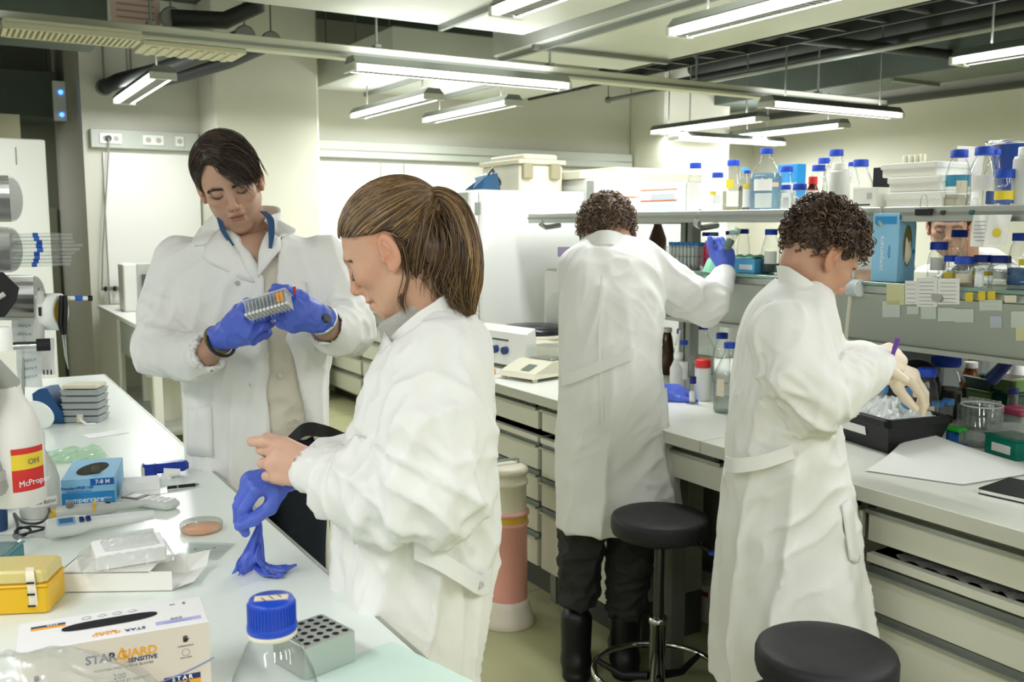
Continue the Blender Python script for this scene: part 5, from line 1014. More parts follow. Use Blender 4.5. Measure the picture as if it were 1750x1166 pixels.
# star box: top face visible, front faces the camera
tl, tr_, br = at(72, 1062, z=1.0), at(342, 1020, z=1.0), at(375, 1075, z=1.0)
fr = at(374, 1163, z=BZ); fl = at(118, 1163+90, z=BZ)
ux = nrm((tr_-tl)[:2].tolist()+[0]); p0 = at(358, 1166, z=BZ)
W_, D_b, H_ = .245, .098, .095
H_ = .1; tl[2] = tr_[2] = 0; xd = nrm(tr_-tl); W_ = .24; yd = np.array([-xd[1], xd[0], 0]); M0 = frame((0, 0, 0), xd, yd); org = tr_-yd*D_b
t = thing('glove_box', 'white and beige glove box with black oval opening in the foreground', 'box', (org[0], org[1], BZ)); SB = t
xa = np.array(M0.col[0][:3]); ya = np.array(M0.col[1][:3])
def SP(u, v, z): return tuple(-xa*(W_-u)+ya*(v*(D_b/.12) if v > 0 else v)+np.array([0, 0, z]))
MB().box(-W_, 0, 0, D_b, .0006, H_, .001, M=M0).build('carton', card, t); MB().box(-W_, 0, -.0004, 0, .001, H_-.001, M=M0).build('front_print', beige_c, t); MB().box(0, .0004, .001, D_b-.001, .001, H_-.001, M=M0).build('side_print', mat('side_white', '#dcd8d6', .5), t)
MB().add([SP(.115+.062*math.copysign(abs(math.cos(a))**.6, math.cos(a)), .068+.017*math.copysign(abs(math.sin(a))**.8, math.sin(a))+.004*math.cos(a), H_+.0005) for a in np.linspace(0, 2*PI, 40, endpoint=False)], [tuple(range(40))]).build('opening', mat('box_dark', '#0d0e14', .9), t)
def front_text(s, size, m, u, z, **k): return text(s, size, m, t, frame(SP(u, -.0006, z), xa, (0, 0, 1)), 'lettering', **k)
def top_text(s, size, m, u, v, flip=False, **k): return text(s, size, m, t, frame(SP(u, v, H_+.0004), -xa if flip else xa, -ya if flip else ya), 'lettering', **k)
front_text('STAR', .0165, navy_ink, .1, .072, bold=.0004); front_text('G', .018, orange_ink, .1265, .072, bold=.0004); front_text('UARD', .0165, orange_ink, .1485, .073, bold=.0004); front_text('SENSITIVE', .0085, navy_ink, .152, .063, bold=.0002); front_text('POWDER-FREE NITRILE GLOVES', .0042, grey_ink, .128, .0555, sx=1.25)
for sgn in (-1, 1): MB().tube([SP(.1265+.0085*sgn*math.sin(q*1.4)*(1 if q < 1 else 1), -.0006, .083-.024*q) for q in (.0, .12, .5, .8)]+[SP(.1265, -.0006, .058)], .0006, 5).build('shield', orange_ink, t)
front_text('200', .011, grey_ink, .122, .043); front_text('GLOVES PER BOX BY WEIGHT', .0056, grey_ink, .122, .036)
MB().tube([SP(.1+.145*q, -.0008, .018+.028*q**2.2) for q in np.linspace(0, 1, 12)], .0012, 5).build('swoosh', mat('swoosh_blue', '#7f88b8', .5), t)
MB().box(-.062, -.014, -.001, -.0004, .0205, .0285, M=M0).build('badge', navy_ink, t); MB().box(-.062, -.014, -.001, -.0004, .0125, .0205, M=M0).build('badge', orange_ink, t); t2 = t
front_text('S T A R', .0085, mat('print_white'), W_-.038, .0245, ext=.0008, bold=.0002); front_text('L A B', .0085, navy_ink, W_-.038, .0165, ext=.0008, bold=.0002); front_text('www.starlabgroup.com', .0062, navy_ink, W_-.037, .0085)
for k in range(3): front_text('each box contains gloves for single use only', .0038, grey_ink, .13, .012-.004*k)
front_text('AMBIDEXTROUS', .0028, grey_ink, W_-.032, .07); front_text('NON LATEX', .0028, grey_ink, W_-.032, .053)
def hand_icon(o, s, ax_, up_, m): 
    mb = MB(); o = np.array(o); ax_ = np.array(ax_); up_ = np.array(up_); n_ = np.cross(ax_, up_)
    def q(x, y): return tuple(o+ax_*x*s+up_*y*s)
    mb.add([q(-.3, -.5), q(.3, -.5), q(.35, .1), q(-.35, .1)], [(0, 1, 2, 3)])
    for x in (-.28, -.1, .08, .26): mb.add([q(x-.06, .05), q(x+.08, .05), q(x+.08, .6-abs(x)*.4), q(x-.06, .6-abs(x)*.4)], [(0, 1, 2, 3)])
    mb.add([q(.3, -.35), q(.62, .05), q(.52, .12), q(.28, -.1)], [(0, 1, 2, 3)]); return mb.build('hand_icon', m, t)
hand_icon(SP(W_-.032, -.0006, .08), .009, xa, (0, 0, 1), blk_ink); hand_icon(SP(.022, -.0006, .06), .008, xa, (0, 0, 1), blk_ink)
MB().tube([SP(W_-.032+.005*math.cos(q), -.0006, .0605+.005*math.sin(q)) for q in np.linspace(0, 2*PI, 18)], .0003, 4).build('ring_icon', grey_ink, t)
top_text('STAR', .0115, navy_ink, .145, .018, True); top_text('UARD', .0115, orange_ink, .106, .018, True); top_text('G', .012, orange_ink, .1225, .018, True); top_text('SENSITIVE', .006, orange_ink, .108, .0255, True); top_text('200', .011, grey_ink, .2, .035, True); top_text('AMBIDEXTROUS', .005, lil_ink, .2, .02)
MB().box(-.068, -.008, .014, .026, H_, H_+.0003, M=M0).build('lilac_bar', mat('lilac_bar', '#b3b2da', .5), t); MB().box(-.225, -.182, .072, .079, H_, H_+.0004, M=M0).build('badge', navy_ink, t); MB().box(-.225, -.182, .065, .072, H_, H_+.0004, M=M0).build('badge', orange_ink, t); top_text('STAR', .006, mat('print_white'), .0415, .0925, True); top_text('S', .011, grey_ink, .215, .1, True); top_text('SIZE', .004, grey_ink, .199, .1, True)
for k in range(4): MB().tube([SP(.085+.02*k+.006*math.cos(q), .1+.006*math.sin(q), H_+.0004) for q in np.linspace(0, 2*PI, 5 if k % 2 else 14)], .0003, 4).build('icon', grey_ink, t)
# crumpled clear bag in the corner
t = thing('clear_bag', 'large crumpled clear plastic bag in the lower left corner', 'bag', (0, 0, BZ)); p = at(70, 1130, z=.94)
def bagf(u, v):
    x, y = -.17+.34*u, -.26+.4*v; hgt = .085*max(0, 1-(2*u-1)**2)**.5*max(0, 1-(2*v-1)**2)**.4
    q = mnoise.noise((u*2.5, v*3, 1))*.035+(.3-abs(mnoise.noise((u*4+v*2, v*4-u, 4))))*.03+(.2-abs(mnoise.noise((u*9-v*4, v*8, 9))))*.008
    return (.07+x+.02*math.sin(v*8), 1.36+y+.02*math.sin(u*7), .004+max(0, hgt+q*(hgt/.085+.1)))
MB().grid(bagf, 70, 80, False).build('film', thin_glass('bag_film', (.93, .94, .93), (.75, .77, .75), 1.2, .2, .22, (.85, .86, .84)), t)
# yellow tip box with tape, teal box
yel = mat('yellow_plastic', '#e3b51c', .35); p = at(38, 1045, z=BZ)
t = tip_box('yellow tip box with translucent lid and striped tape at the left edge', (p[0]+.0, p[1]+.03, BZ), math.radians(-24), .12, .085, .075, yel, mat('yellow_lid', '#ead88a', .3, 0, .2), lab=False)
MB().grid(lambda u, v: (.02+.014*u+.01*math.sin(v*2), -.044-.003*math.sin(v*4) if v > .4 else -.044+.05*(.4-v), .0755 if v < .4 else .0755-.07*(v-.4)/.6), 3, 10).build('tape', mat('striped_tape', '#efe6cf', .6), t)
for k in range(3): MB().box(.03, .042, -.0495, -.0475, .055-.02*k, .058-.02*k).build('stripe', blk_ink, t)
p = at(6, 975, z=BZ); tip_box('teal and clear tip box cut by the left picture edge', (p[0]-.02, p[1]+.03, BZ), -.4, .09, .1, .05, mat('teal_dark', '#2f7f86', .35), clear_pl, lab=False)
# foreground bottle
p = at(466, 1100, h=1.0); bx, by = p[0], p[1]; ztop = at(466, 1032, h=.985)[2]
t = thing('reagent_bottle', 'clear glass bottle with ribbed blue cap in the foreground, bottom edge', 'bottle', (bx, by, BZ)); H = ztop-BZ; cr_ = .0262; cm = blue_cap
cb = MB().lathe([(cr_*1.0, H-.036), (cr_*1.04, H-.034), (cr_*1.04, H-.029), (cr_*.97, H-.027), (cr_*.97, H-.004), (cr_*.9, H), (0, H)], 40)
for i in range(44): a = 2*PI*i/44; cb.box(-.0009, .0009, cr_*.95, cr_*1.005, H-.027, H-.005, M=Matrix.Rotation(a, 4, 'Z'))
c_ = cb.build('cap', cm, t); MB().box(-.018, .018, -.007, .007, H+.0002, H+.0008, M=Matrix.Rotation(.2-YAW, 4, 'Z')).build('tape', mat('beige_tape', '#d8cdb4', .7), c_)
for k in (-.009, 0, .009): MB().box(k-.0008, k+.0008, -.006, .006, H+.0008, H+.001, M=Matrix.Rotation(.2-YAW, 4, 'Z') @ Matrix.Rotation(.5, 4, 'Z')).build('pen_mark', grey_ink, c_)
MB().lathe([(.045, .001), (.0505, .006), (.0505, H*.5), (.049, H*.56), (.044, H*.64), (.028, H-.052), (.0235, H-.045), (.0235, H-.034)], 40, cap=False).build('body', glass, t); MB().lathe([(.025, H-.042), (.027, H-.04), (.027, H-.036), (.025, H-.035)], 30, cap=False).build('pouring_ring', mat('pour_ring', '#d9d6c2', .3), t); 
# metal tube block with holes
p = at(560, 1125, z=BZ+.0); t = thing('heating_block_insert', 'brushed aluminium block with rows of round holes on the bench', 'block', (.445, 1.315, BZ), math.radians(14)); bx_ = .088; bh = .05
Mh = MB(); Mh.box(-bx_/2, bx_/2, -bx_/2, bx_/2, .0006, bh, .002); Mh.build('body', mat('anodised_block', '#c2c6c0', .3, .75), t)
n_ = 0
for i in range(5):
    for j in range(5):
        x, y = (i-2)*.0165, (j-2)*.0165; MB().lathe([(0, bh+.0002), (.0052, bh+.0002)], 14, (x, y, 0), cap=False).build('hole', mat('hole_black', '#0b0c0d', .9), t)
t = thing('paper_towel', 'pale mint paper towel under the aluminium block', 'paper', (.5, 1.2, BZ-.0002), .25); MB().grid(lambda u, v: (-.1+.2*u, -.16+.26*v, .0006+.0015*abs(mnoise.noise((u*8, v*8, 0)))), 14, 16).build('sheet', mat('mint_tissue', '#cfe6da', .9), t)
# petri dish
p = at(350, 908, z=BZ); t = thing('petri_dish', 'round clear petri dish with orange medium on the white bench', 'dish', (p[0]-.004, p[1]+.012, BZ)); MB().lathe([(.042, .001), (.043, .002), (.043, .013)], 32, cap=False).build('base', clear_pl, t); MB().lathe([(0, .0015), (.0415, .0015), (.0415, .007), (0, .007)], 32).build('medium', mat('orange_agar', '#f4a468', .3), t); MB().lathe([(.0445, .006), (.0445, .016), (.043, .0175), (0, .0175)], 32, cap=False).build('lid', clear_pl, t)
# clear gel plate
p = at(346, 943, z=BZ); t = thing('gel_plate', 'small flat clear plastic plate with dark marks on the bench', 'plate', tuple(p), -YAW-.1); MB().box(-.05, .05, -.045, .045, .0006, .004, .001).build('plate', clear_pl, t)
for y in (-.0, .012): MB().box(-.045, .045, y-.0006, y+.0006, .004, .0044).build('mark', mat('pale_grey'), t)
for x, y in ((-.015, 0), (.012, .0), (.02, .012)): MB().box(x-.003, x+.003, y-.001, y+.001, .0044, .0048).build('mark', blk_ink, t)
# white carton with film wrapped paper stack on it
p = at(218, 1005, z=BZ); t = thing('carton', 'low open white carton in the middle of the left bench', 'carton', (p[0], p[1]+.03, BZ), -YAW+.04); cw = mat('white_card')
MB().box(-.1, .1, -.045, -.043, .0006, .036).build('wall', cw, t); MB().box(-.1, .1, .043, .045, .0006, .036).build('wall', cw, t); MB().box(-.1, -.098, -.045, .045, .0006, .036).build('wall', cw, t); MB().box(-.1, .1, -.045, .045, .0006, .002).build('floor', cw, t); MB().box(-.1, .06, -.045, .045, .034, .036).build('top', cw, t)
MB().add([(.1, -.044, .002), (.1, .044, .002), (.135, .05, .012), (.135, -.03, .012), (.1, .044, .036), (.14, .06, .04), (.1, -.0445, .036), (.1, .044, .034)], [(0, 1, 2, 3), (1, 2, 5, 4)]).build('flap', cw, t)
t = thing('wrapped_paper', 'stack of paper wrapped in clear film lying on the white carton', 'paper stack', (p[0]+.012, p[1]+.045, BZ+.0375), -YAW+.5); MB().box(-.06, .06, -.042, .042, .001, .032, .003).build('paper_stack', paper, t)
MB().grid(lambda u, v: (-.085+.16*u, -.055+.11*v, .002+.035*min(1, 5*min(u*.6, 1-u, v, 1-v))**.7+.004*abs(mnoise.noise((u*9, v*9, 2)))), 36, 26, False).build('film', thin_glass('bag_film'), t)
# electronic pipette and its neighbour, cable
def G(px, py, z=BZ): return np.array(at(px, py, z=z))
def spl(P): P = np.array(P); n = len(P); X = np.linspace(0, n-1, n*7); return np.stack([smooth_interp(X, np.arange(n), P[:, i]) for i in range(3)], 1)
t = thing('electronic_pipette', 'white electronic pipette with small blue screen lying on the bench', 'pipette', (0, 0, 0)); a, b = G(78, 905, .925), G(262, 880, .92); d = nrm(b-a); M = frame(a, d, (-d[1], d[0], 0)); Ln = np.linalg.norm(b-a); wp = mat('pipette_white', '#dfe2de', .3)
MB().tube([np.array(M @ Vector((x, 0, 0)))for x in (0, .008, .05, .075, .09, Ln*.7, Ln)], [.016, .021, .022, .018, .014, .013, .01], 18).build('body', wp, t); MB().box(.02, .055, -.016, .005, .0185, .0225, .002, M=M @ Matrix.Rotation(.5, 4, 'X')).build('screen', mat('screen_blue', '#8db6dc', .15), t); MB().box(.024, .05, -.012, .001, .0226, .0229, M=M @ Matrix.Rotation(.5, 4, 'X')).build('screen_glyphs', mat('screen_ink', '#4d78a8', .3), t)
for x in (.062, .075): MB().box(x, x+.01, -.012, .004, .017, .021, .003, M=M @ Matrix.Rotation(.5, 4, 'X')).build('key', mat('navy_knob'), t)
t = thing('pipette', 'grey and white manual pipette with yellow end lying behind the electronic one', 'pipette', (0, 0, 0)); a, b = G(88, 878, .918), G(245, 862, .918); d = nrm(b-a); M = frame(a, d, (-d[1], d[0], 0)); Ln = np.linalg.norm(b-a)
MB().tube([np.array(M @ Vector((x, 0, 0))) for x in (.01, .03, .1, .13, Ln*.8, Ln)], [.012, .016, .015, .01, .008, .005], 14).build('body', mat('pipette_grey', '#c2c4bf', .35), t); MB().tube([np.array(M @ Vector((x, 0, 0))) for x in (-.004, .011)], .009, 12).build('push_button', mat('yellow_button', '#e6b93a', .4), t); MB().box(.085, .09, -.016, .016, -.002, .0165, M=M).build('yellow_ring', mat('yellow_button'), t); MB().box(.03, .045, -.014, .014, .01, .024, .004, M=M).build('finger_rest', mat('mid_grey'), t); MB().box(.11, .12, -.004, .004, .009, .015, M=M).build('volume_window', black_pl, t)
t = thing('charger_cable', 'black looped cable beside the electronic pipette', 'cable', (0, 0, 0)); MB().tube(spl([G(80, 862, .91), G(84, 875, .93), G(70, 893, .94), G(40, 893, .93), G(24, 878, .91), G(30, 900, .906), G(24, 918, .906), G(45, 912, .91), G(74, 905, .922)]), .0028, 8).build('cord', black_pl, t); MB().tube(spl([G(28, 922), G(32, 903, .915), G(52, 905, .91), G(40, 916, .907), G(26, 908, .908), G(50, 900, .912), G(76, 902, .925)]), .0026, 8).build('cord', black_pl, t)
# cordless phone, paper cube, pen, blue pipette controller
p = G(258, 866); t = thing('handset', 'pale grey cordless handset with dark display lying on the bench', 'phone', tuple(p), -YAW-.35); MB().add([(-.075+.0*k, 0, 0) for k in range(0)], []) if False else None
MB().box(-.075, .07, -.024, .024, .001, .02, .01).build('shell', mat('handset_grey', '#c9ccc8', .35), t); MB().box(-.07, -.02, -.02, .02, .019, .0215, .002).build('display_bezel', mat('charcoal_plastic', '#3a3d3d', .35), t); MB().box(-.06, -.03, -.015, .015, .0213, .0222).build('display', mat('lcd_grey', '#7c837c', .25), t)
for i in range(4):
    for j in range(3): MB().box(-.008+i*.018, .006+i*.018, -.0175+j*.0125, -.0075+j*.0125, .0195, .0225, .002).build('key', mat('key_pale', '#e2e4e0', .4), t)
p = G(245, 846); t = thing('paper_block', 'white paper block behind the handset on the bench', 'paper block', tuple(p+np.array([0, .02, 0])), -YAW+.35); MB().box(-.042, .042, -.03, .03, .0006, .034, .0005).build('block', paper, t); MB().box(-.0422, .0422, -.0302, .0302, .012, .0125).build('layer_line', mat('pale_grey'), t)
t = thing('pen', 'black and silver ballpoint pen lying beside the paper block', 'pen'); a, b = G(286, 834, .905), G(340, 828, .905); MB().tube([a, a+(b-a)*.85, b], [.0042, .0042, .0012], 10).build('barrel', black_pl, t); MB().cyl(a+(b-a)*.3, a+(b-a)*.34, .0045, 10).build('ring', steel, t); MB().cyl(a+(b-a)*.82, b-(b-a)*.03, .0035, 8).build('tip', steel, t)
t = thing('pipette_controller', 'translucent blue pipette controller with white nozzle lying on the bench', 'pipette controller'); a, b = G(246, 803, .922), G(322, 795, .922); d = nrm(b-a); M = frame(a, d, (-d[1], d[0], 0)); Ln = np.linalg.norm(b-a); bt = mat('translucent_blue', '#1d3fae', .18, 0, .25)
MB().box(.02, Ln, -.016, .016, -.012, .014, .008, M=M).build('grip', bt, t); MB().box(-.004, .03, -.02, .018, -.021, .016, .006, M=M).build('head', bt, t); MB().box(-.006, .004, -.018, .016, -.019, .01, .003, M=M).build('end_plate', mat('beige_lid'), t); q0 = np.array(M @ Vector((.045, -.03, -.008))); q1 = np.array(M @ Vector((.085, -.035, -.008))); MB().tube([q0, q0+(q1-q0)*.4, q1], [.014, .012, .009], 16).build('nozzle', white_pl, t); MB().tube([q0+np.array([0, 0, -.01]), q0+(q1-q0)*.12+np.array([.004, -.012, -.005])], .011, 14).build('nozzle_foot', white_pl, t)
# blue glove box lying on the bench
pa, pb = G(106, 866), G(197, 859); pc = pa; d = nrm(pb-pa); n_b = np.array([-d[1], d[0], 0]); M = frame((pa[0], pa[1], BZ), d, n_b); w_ = np.linalg.norm(pb-pa); t = thing('glove_box', 'light blue glove box with dark oval opening lying on the left bench', 'box'); dd = .2
MB().box(0, w_, 0, dd, .0006, .062, .0012, M=M).build('carton', cyan, t); MB().box(0, w_, -.0006, 0, .001, .03, M=M).build('front_band', cyan2, t); MB().box(w_*.55, w_, -.0008, 0, .045, .061, M=M).build('front_band', mat('royal_print', '#1565bb', .5), t)
MB().add([tuple(M @ Vector((w_*.5+.032*math.cos(a)+.01*math.sin(a), .095+.062*math.sin(a), .0626))) for a in np.linspace(0, 2*PI, 30, endpoint=False)], [tuple(range(30))]).build('opening', mat('box_inside_dark', '#2e2a1c', .9), t); MB().lathe([(0, 0), (.012, .002), (.008, .016), (0, .018)], 8, M=M @ Matrix.Translation((w_*.6, .05, .062))).build('glove_tip', mat('brown_grey', '#5b5346', .8), t)
fm = M @ Matrix.Rotation(PI/2, 4, 'X')
def ft(s, size, m, u, z, **k): return text(s, size, m, t, M @ Matrix.Translation((u, -.001, z)) @ Matrix.Rotation(PI/2, 4, 'X'), 'lettering', **k)
ft('sempercare', .0175, mat('print_white'), w_*.43, .012, bold=.0003); ft('edition', .008, mat('print_white'), w_*.85, .014); ft('Powder-FREE 100', .0095, mat('royal_print'), w_*.3, .041, bold=.0002); ft('7-8 M', .0135, mat('print_white'), w_*.78, .053, bold=.0003); ft('single use examination gloves', .0045, mat('royal_print'), w_*.33, .0335)
# rack stack with rubber band, blue block
p = G(150, 722); t = thing('rack_stack', 'stack of grey plastic tube racks tied with a beige band', 'racks', (p[0], p[1]+.04, BZ), -YAW+.05); rk = mat('rack_grey', '#9fa6a6', .5)
for k in range(5): r_ = MB().box(-.06, .06, -.045, .045, .001+k*.0225, .02+k*.0225, .004).build('rack', rk, t); MB().box(-.062, .062, -.047, .047, .015+k*.0225, .0195+k*.0225, .001).build('rim', rk, r_)
MB().box(-.058, .058, -.043, .043, .1135, .125, .003).build('lid', mat('beige_lid'), t); MB().box(-.011, .011, -.0485, -.0475, .002, .03).build('band', mat('beige_tape'), t); MB().tube([(0, -.047, .02), (.01, -.065, .012), (.035, -.085, .004), (.06, -.075, .003)], .004, 8).build('band_tail', paper, t)
p = G(95, 722); t = thing('tape_dispenser', 'dark blue angular plastic block left of the grey racks', 'dispenser', (p[0], p[1]+.02, BZ), -YAW); MB().add([(x, y, z) for y in (-.04, .04) for x, z in ((-.05, .1), (-.028, .115), (.0, .118), (.045, .035), (.045, .001), (-.02, .001), (-.048, .06))], [tuple(range(7)), tuple(range(13, 6, -1))]+[(i, i+7, (i+1) % 7+7, (i+1) % 7) for i in range(7)]).build('body', mat('petrol_block', '#134a7e', .45), t); MB().box(.03, .05, -.01, .01, .06, .075).build('cutter', black_pl, t)
t = thing('mint_gloves', 'pale green folded gloves and film behind the blue glove box', 'gloves', tuple(G(120, 785))); MB().grid(lambda u, v: (-.09+.18*u, -.05+.16*v, .003+.016*abs(mnoise.noise((u*5, v*6, 0)))+.012*math.sin(PI*u)*math.sin(PI*v)), 24, 20, False).build('film', thin_glass('mint_film', (.75, .9, .78), (.5, .7, .55), 1, .15, .45, (.6, .8, .6)), t)
t = thing('paper_slip', 'thin white paper slip lying beyond the grey racks', 'paper', tuple(G(180, 742)), .2); MB().box(-.06, .06, -.035, .03, .0004, .001).build('sheet', paper, t)
# spray bottle, wash bottle and stand at the left edge
p = at(30, 858, h=1.8); t = thing('spray_bottle', 'white spray bottle with grey trigger and red yellow label hanging at the left edge', 'bottle', tuple(p)); mw = mat('milk_bottle', '#e6e4dd', .35)
MB().lathe([(.049, .0), (.053, .006), (.053, .1), (.049, .145), (.036, .185), (.022, .21), (.018, .232)], 32).build('body', mw, t); a0 = math.atan2(-p[1], -p[0]); mm = mpp_at(p); zz = lambda y: (858-y)*mm
for y0, y1, m in ((830, 793, 'red_label'), (793, 767, 'yellow_label'), (767, 757, 'red_label')): V, Fc = arc(.0536, zz(y0), zz(y1), a0+.5, .62); MB().add(V, Fc, True).build('label', mat(m, '#cf2f2c' if m[0] == 'r' else '#e9cd3a', .5), t)
ang = a0+.62; tx = lambda s_, sz, m, y: text(s_, sz, m, t, frame((.0545*math.cos(ang), .0545*math.sin(ang), zz(y)), (-math.sin(ang), math.cos(ang), 0), (0, 0, 1)), 'lettering')
tx('McProper', .0165, mat('print_white'), 816); tx('OH', .016, grey_ink, 781)
gd = mat('warm_grey', '#a6a7a1', .5); Mg = Matrix.Rotation(-YAW, 4, 'Z'); xx = lambda x: (x-30)*mm
poly = [(xx(x), zz(y)) for x, y in ((-40, 832), (36, 830), (41, 818), (18, 722), (20, 690), (33, 655), (34, 600), (27, 590), (-40, 590))]
MB().add([(x, y, z) for y in (-.085, -.045) for x, z in poly], [tuple(range(9)), tuple(range(17, 8, -1))]+[(i, i+9, (i+1) % 9+9, (i+1) % 9) for i in range(9)], M=Mg).build('trigger', gd, t); MB().box(xx(-40), xx(38), -.0855, -.0445, zz(826), zz(790), M=Mg).build('lower_band', mat('pale_grey'), t); MB().tube([tuple(Mg @ Vector((xx(10), -.05, zz(600)))), (0, 0, .232), (0, 0, .2)], [.02, .019, .018], 14).build('neck', gd, t); MB().lathe([(.016, zz(590)), (.016, zz(560)), (.012, zz(552)), (0, zz(552))], 16, (-.01, -.06, 0)).build('top_cap', white_pl, t)
p = G(70, 893); t = thing('wash_bottle', 'translucent wash bottle with 70 percent ethanol label on the left bench', 'bottle', (p[0]+.005, p[1]+.06, BZ)); MB().lathe([(.04, .001), (.043, .006), (.043, .08), (.036, .11), (.017, .15), (.016, .17)], 24).build('body', milky, t); MB().lathe([(.018, .16), (.018, .19), (.006, .2)], 16).build('cap', white_pl, t); a0 = math.atan2(-p[1], -p[0]); V, Fc = arc(.0437, .03, .05, a0+.2, .7); MB().add(V, Fc, True).build('label', paper, t); text('70% EtOH', .011, grey_ink, t, frame((.0446*math.cos(a0+.2), .0446*math.sin(a0+.2), .04), (-math.sin(a0+.2), math.cos(a0+.2), 0), (0, 0, 1)))
p = G(5, 905); t = thing('blue_tool', 'dark blue plastic handle at the left picture edge', 'handle', (p[0]-.01, p[1], BZ)); MB().tube([(0, 0, .001), (0, 0, .03), (.006, .0, .07)], [.02, .021, .015], 14).build('grip', mat('navy_blue'), t)
# upright utensil rack: metal canisters lying on their sides with pipettes
t = thing('pipette_stand', 'steel rack of horizontal canisters at the left picture edge', 'rack', tuple(at(-20, 722, h=2.2)*np.array([1, 1, 0])+np.array([0, 0, BZ])), -YAW); o0 = np.array(t.location)
def K(px, py, h=2.2):
    u, u0 = (px-875)/1638., (20-875)/1638.; s = (u*h-u0*h)/(1-.52*u); p = at(px, py, h=h+.52*s); return np.array([(p-o0)@RT, (p-o0)@FWH, p[2]-BZ])
for (x1, y0, y1) in ((20, 300, 380), (20, 388, 466), (60, 470, 548)):
    a, b = K(-70, (y0+y1)/2), K(x1, (y0+y1)/2); r = (K(0, y0)[2]-K(0, y1)[2])/2; MB().tube([a, b-np.array([.004, 0, 0]), b], [r, r, r*.97], 30).build('canister', mat('rolled_steel', '#c9cbc8', .28, .9), t); MB().tube([b+np.array([.0003, 0, 0]), b+np.array([.001, 0, 0])], r*.9, 30).build('mouth', mat('canister_mouth', '#aeb1ae', .4, .6), t)
MB().add([tuple(K(x, y, 2.12)) for x, y in ((-60, 470), (5, 465), (33, 492), (28, 515), (8, 542), (-60, 548))]+[tuple(K(x, y, 2.14)) for x, y in ((-60, 470), (5, 465), (33, 492), (28, 515), (8, 542), (-60, 548))], [(5, 4, 3, 2, 1, 0), (6, 7, 8, 9, 10, 11)]+[(i, (i+1) % 6, (i+1) % 6+6, i+6) for i in range(6)]).build('bracket', black_pl, t); MB().tube([K(-8, 512, 2.115), K(8, 502, 2.115)], .006, 10).build('bracket_slot', mat('pale_grey'), t)
MB().cyl(K(-60, 720), K(-60, 290), .02, 14).build('post', steel, t); MB().box(K(-60, 720)[0]-.08, K(-60, 720)[0]+.1, -.1, .1, .0006, .02, .004).build('foot', steel, t)
q = MB().tube([K(15, 592, 2.1), K(62, 590, 2.1)], .009, 14).build('rod', chrome, t); MB().tube([K(62, 590, 2.1), K(86, 589, 2.1)], .014, 14).build('rubber_end', rubber, q)
pg = 'clear serological pipettes in the steel canister'
k_ = 0
for i, (x1, yy, hh) in enumerate(((124, 403, 2.2), (124, 409, 2.17), (128, 415, 2.22), (141, 421, 2.2), (136, 428, 2.18), (128, 435, 2.21), (122, 441, 2.19), (122, 447, 2.2), (120, 453, 2.2))):
    t2 = thing('serological_pipette', 'clear pipette with blue band sticking out of the steel canister, '+('topmost', 'second from the top', 'third from the top', 'longest, fourth from the top', 'fifth from the top', 'fourth from the bottom', 'third from the bottom', 'second from the bottom', 'lowest')[i], 'pipette', (0, 0, 0), 0, pg); t2.location = t.location; t2.rotation_euler = t.rotation_euler; a, b = K(21, yy, hh), K(x1, yy-2, hh); MB().tube([a, a+(b-a)*.75, a+(b-a)*.77, b], [.0052, .0052, .0038, .0036], 10).build('barrel', clear_pl, t2)
    o_ = (0, .02, .05, .0, .03, .01, .04, .02, .0)[i]; c = a+(b-a)*(.33+o_); e = a+(b-a)*(.42+o_)
    if True: MB().tube([c, e], .0058, 10, cap=False).build('band', mat('pipette_blue', '#2f62c0', .4), t2)
# tape roll, forceps, marker on the hook rod
t3 = thing('tape_roll', 'white tape roll hanging on the rod of the steel rack', 'tape'); t3.location = t.location; t3.rotation_euler = t.rotation_euler; a, b = K(79, 533, 2.16), K(103, 533, 2.16); R2 = .043
ux_ = nrm(b-a); Mx = frame(a, np.cross(ux_, (0, 0, 1.)), (0, 0, 1)); 
def ringx(a, b, r0, r1, n=30):
    mb = MB(); V = []; 
    for (p, r) in ((a, r0), (a, r1), (b, r1), (b, r0)):
        for i in range(n): q = 2*PI*i/n; V.append(p+r*(np.array([0, 1, 0])*math.cos(q)+np.array([0, 0, 1])*math.sin(q)))
    return mb.add(V, [(k*n+i, k*n+(i+1) % n, ((k+1) % 4)*n+(i+1) % n, ((k+1) % 4)*n+i) for k in range(4) for i in range(n)], True)
ringx(a, b, .03, R2).build('tape', white_pl, t3); ringx(a-np.array([.002, 0, 0]), b, .027, .031).build('core', mat('mustard_core', '#b99a3a', .6), t3)
t4 = thing('marker', 'slim marker with blue ring pointing right from the steel rack', 'marker'); t4.location = t.location; t4.rotation_euler = t.rotation_euler; MB().cyl(K(60, 509, 2.16), K(150, 510, 2.16), .005, 10).build('barrel', white_pl, t4); MB().cyl(K(128, 510, 2.16), K(141, 510, 2.16), .0062, 10).build('band', mat('pipette_blue'), t4); MB().cyl(K(150, 510, 2.16), K(158, 510, 2.16), .0065, 10).build('end', black_pl, t4)
t5 = thing('micropipette', 'grey upright micropipette clipped to the steel rack', 'pipette'); t5.location = t.location; t5.rotation_euler = t.rotation_euler; MB().tube([K(69, 497, 2.14), K(69, 508, 2.14), K(69, 512, 2.14), K(68, 585, 2.14), K(66, 600, 2.14)], [.007, .008, .01, .0105, .006], 14).build('body', mat('pipette_grey'), t5); MB().tube([K(69, 492, 2.14), K(69, 499, 2.14)], .006, 12).build('push_button', steel, t5); MB().box(*[v for pr in zip(K(66, 540, 2.125), K(72, 525, 2.13)) for v in pr]).build('volume_window', black_pl, t5)
t6 = thing('forceps', 'black handled steel forceps hanging from the marker', 'forceps'); t6.location = t.location; t6.rotation_euler = t.rotation_euler
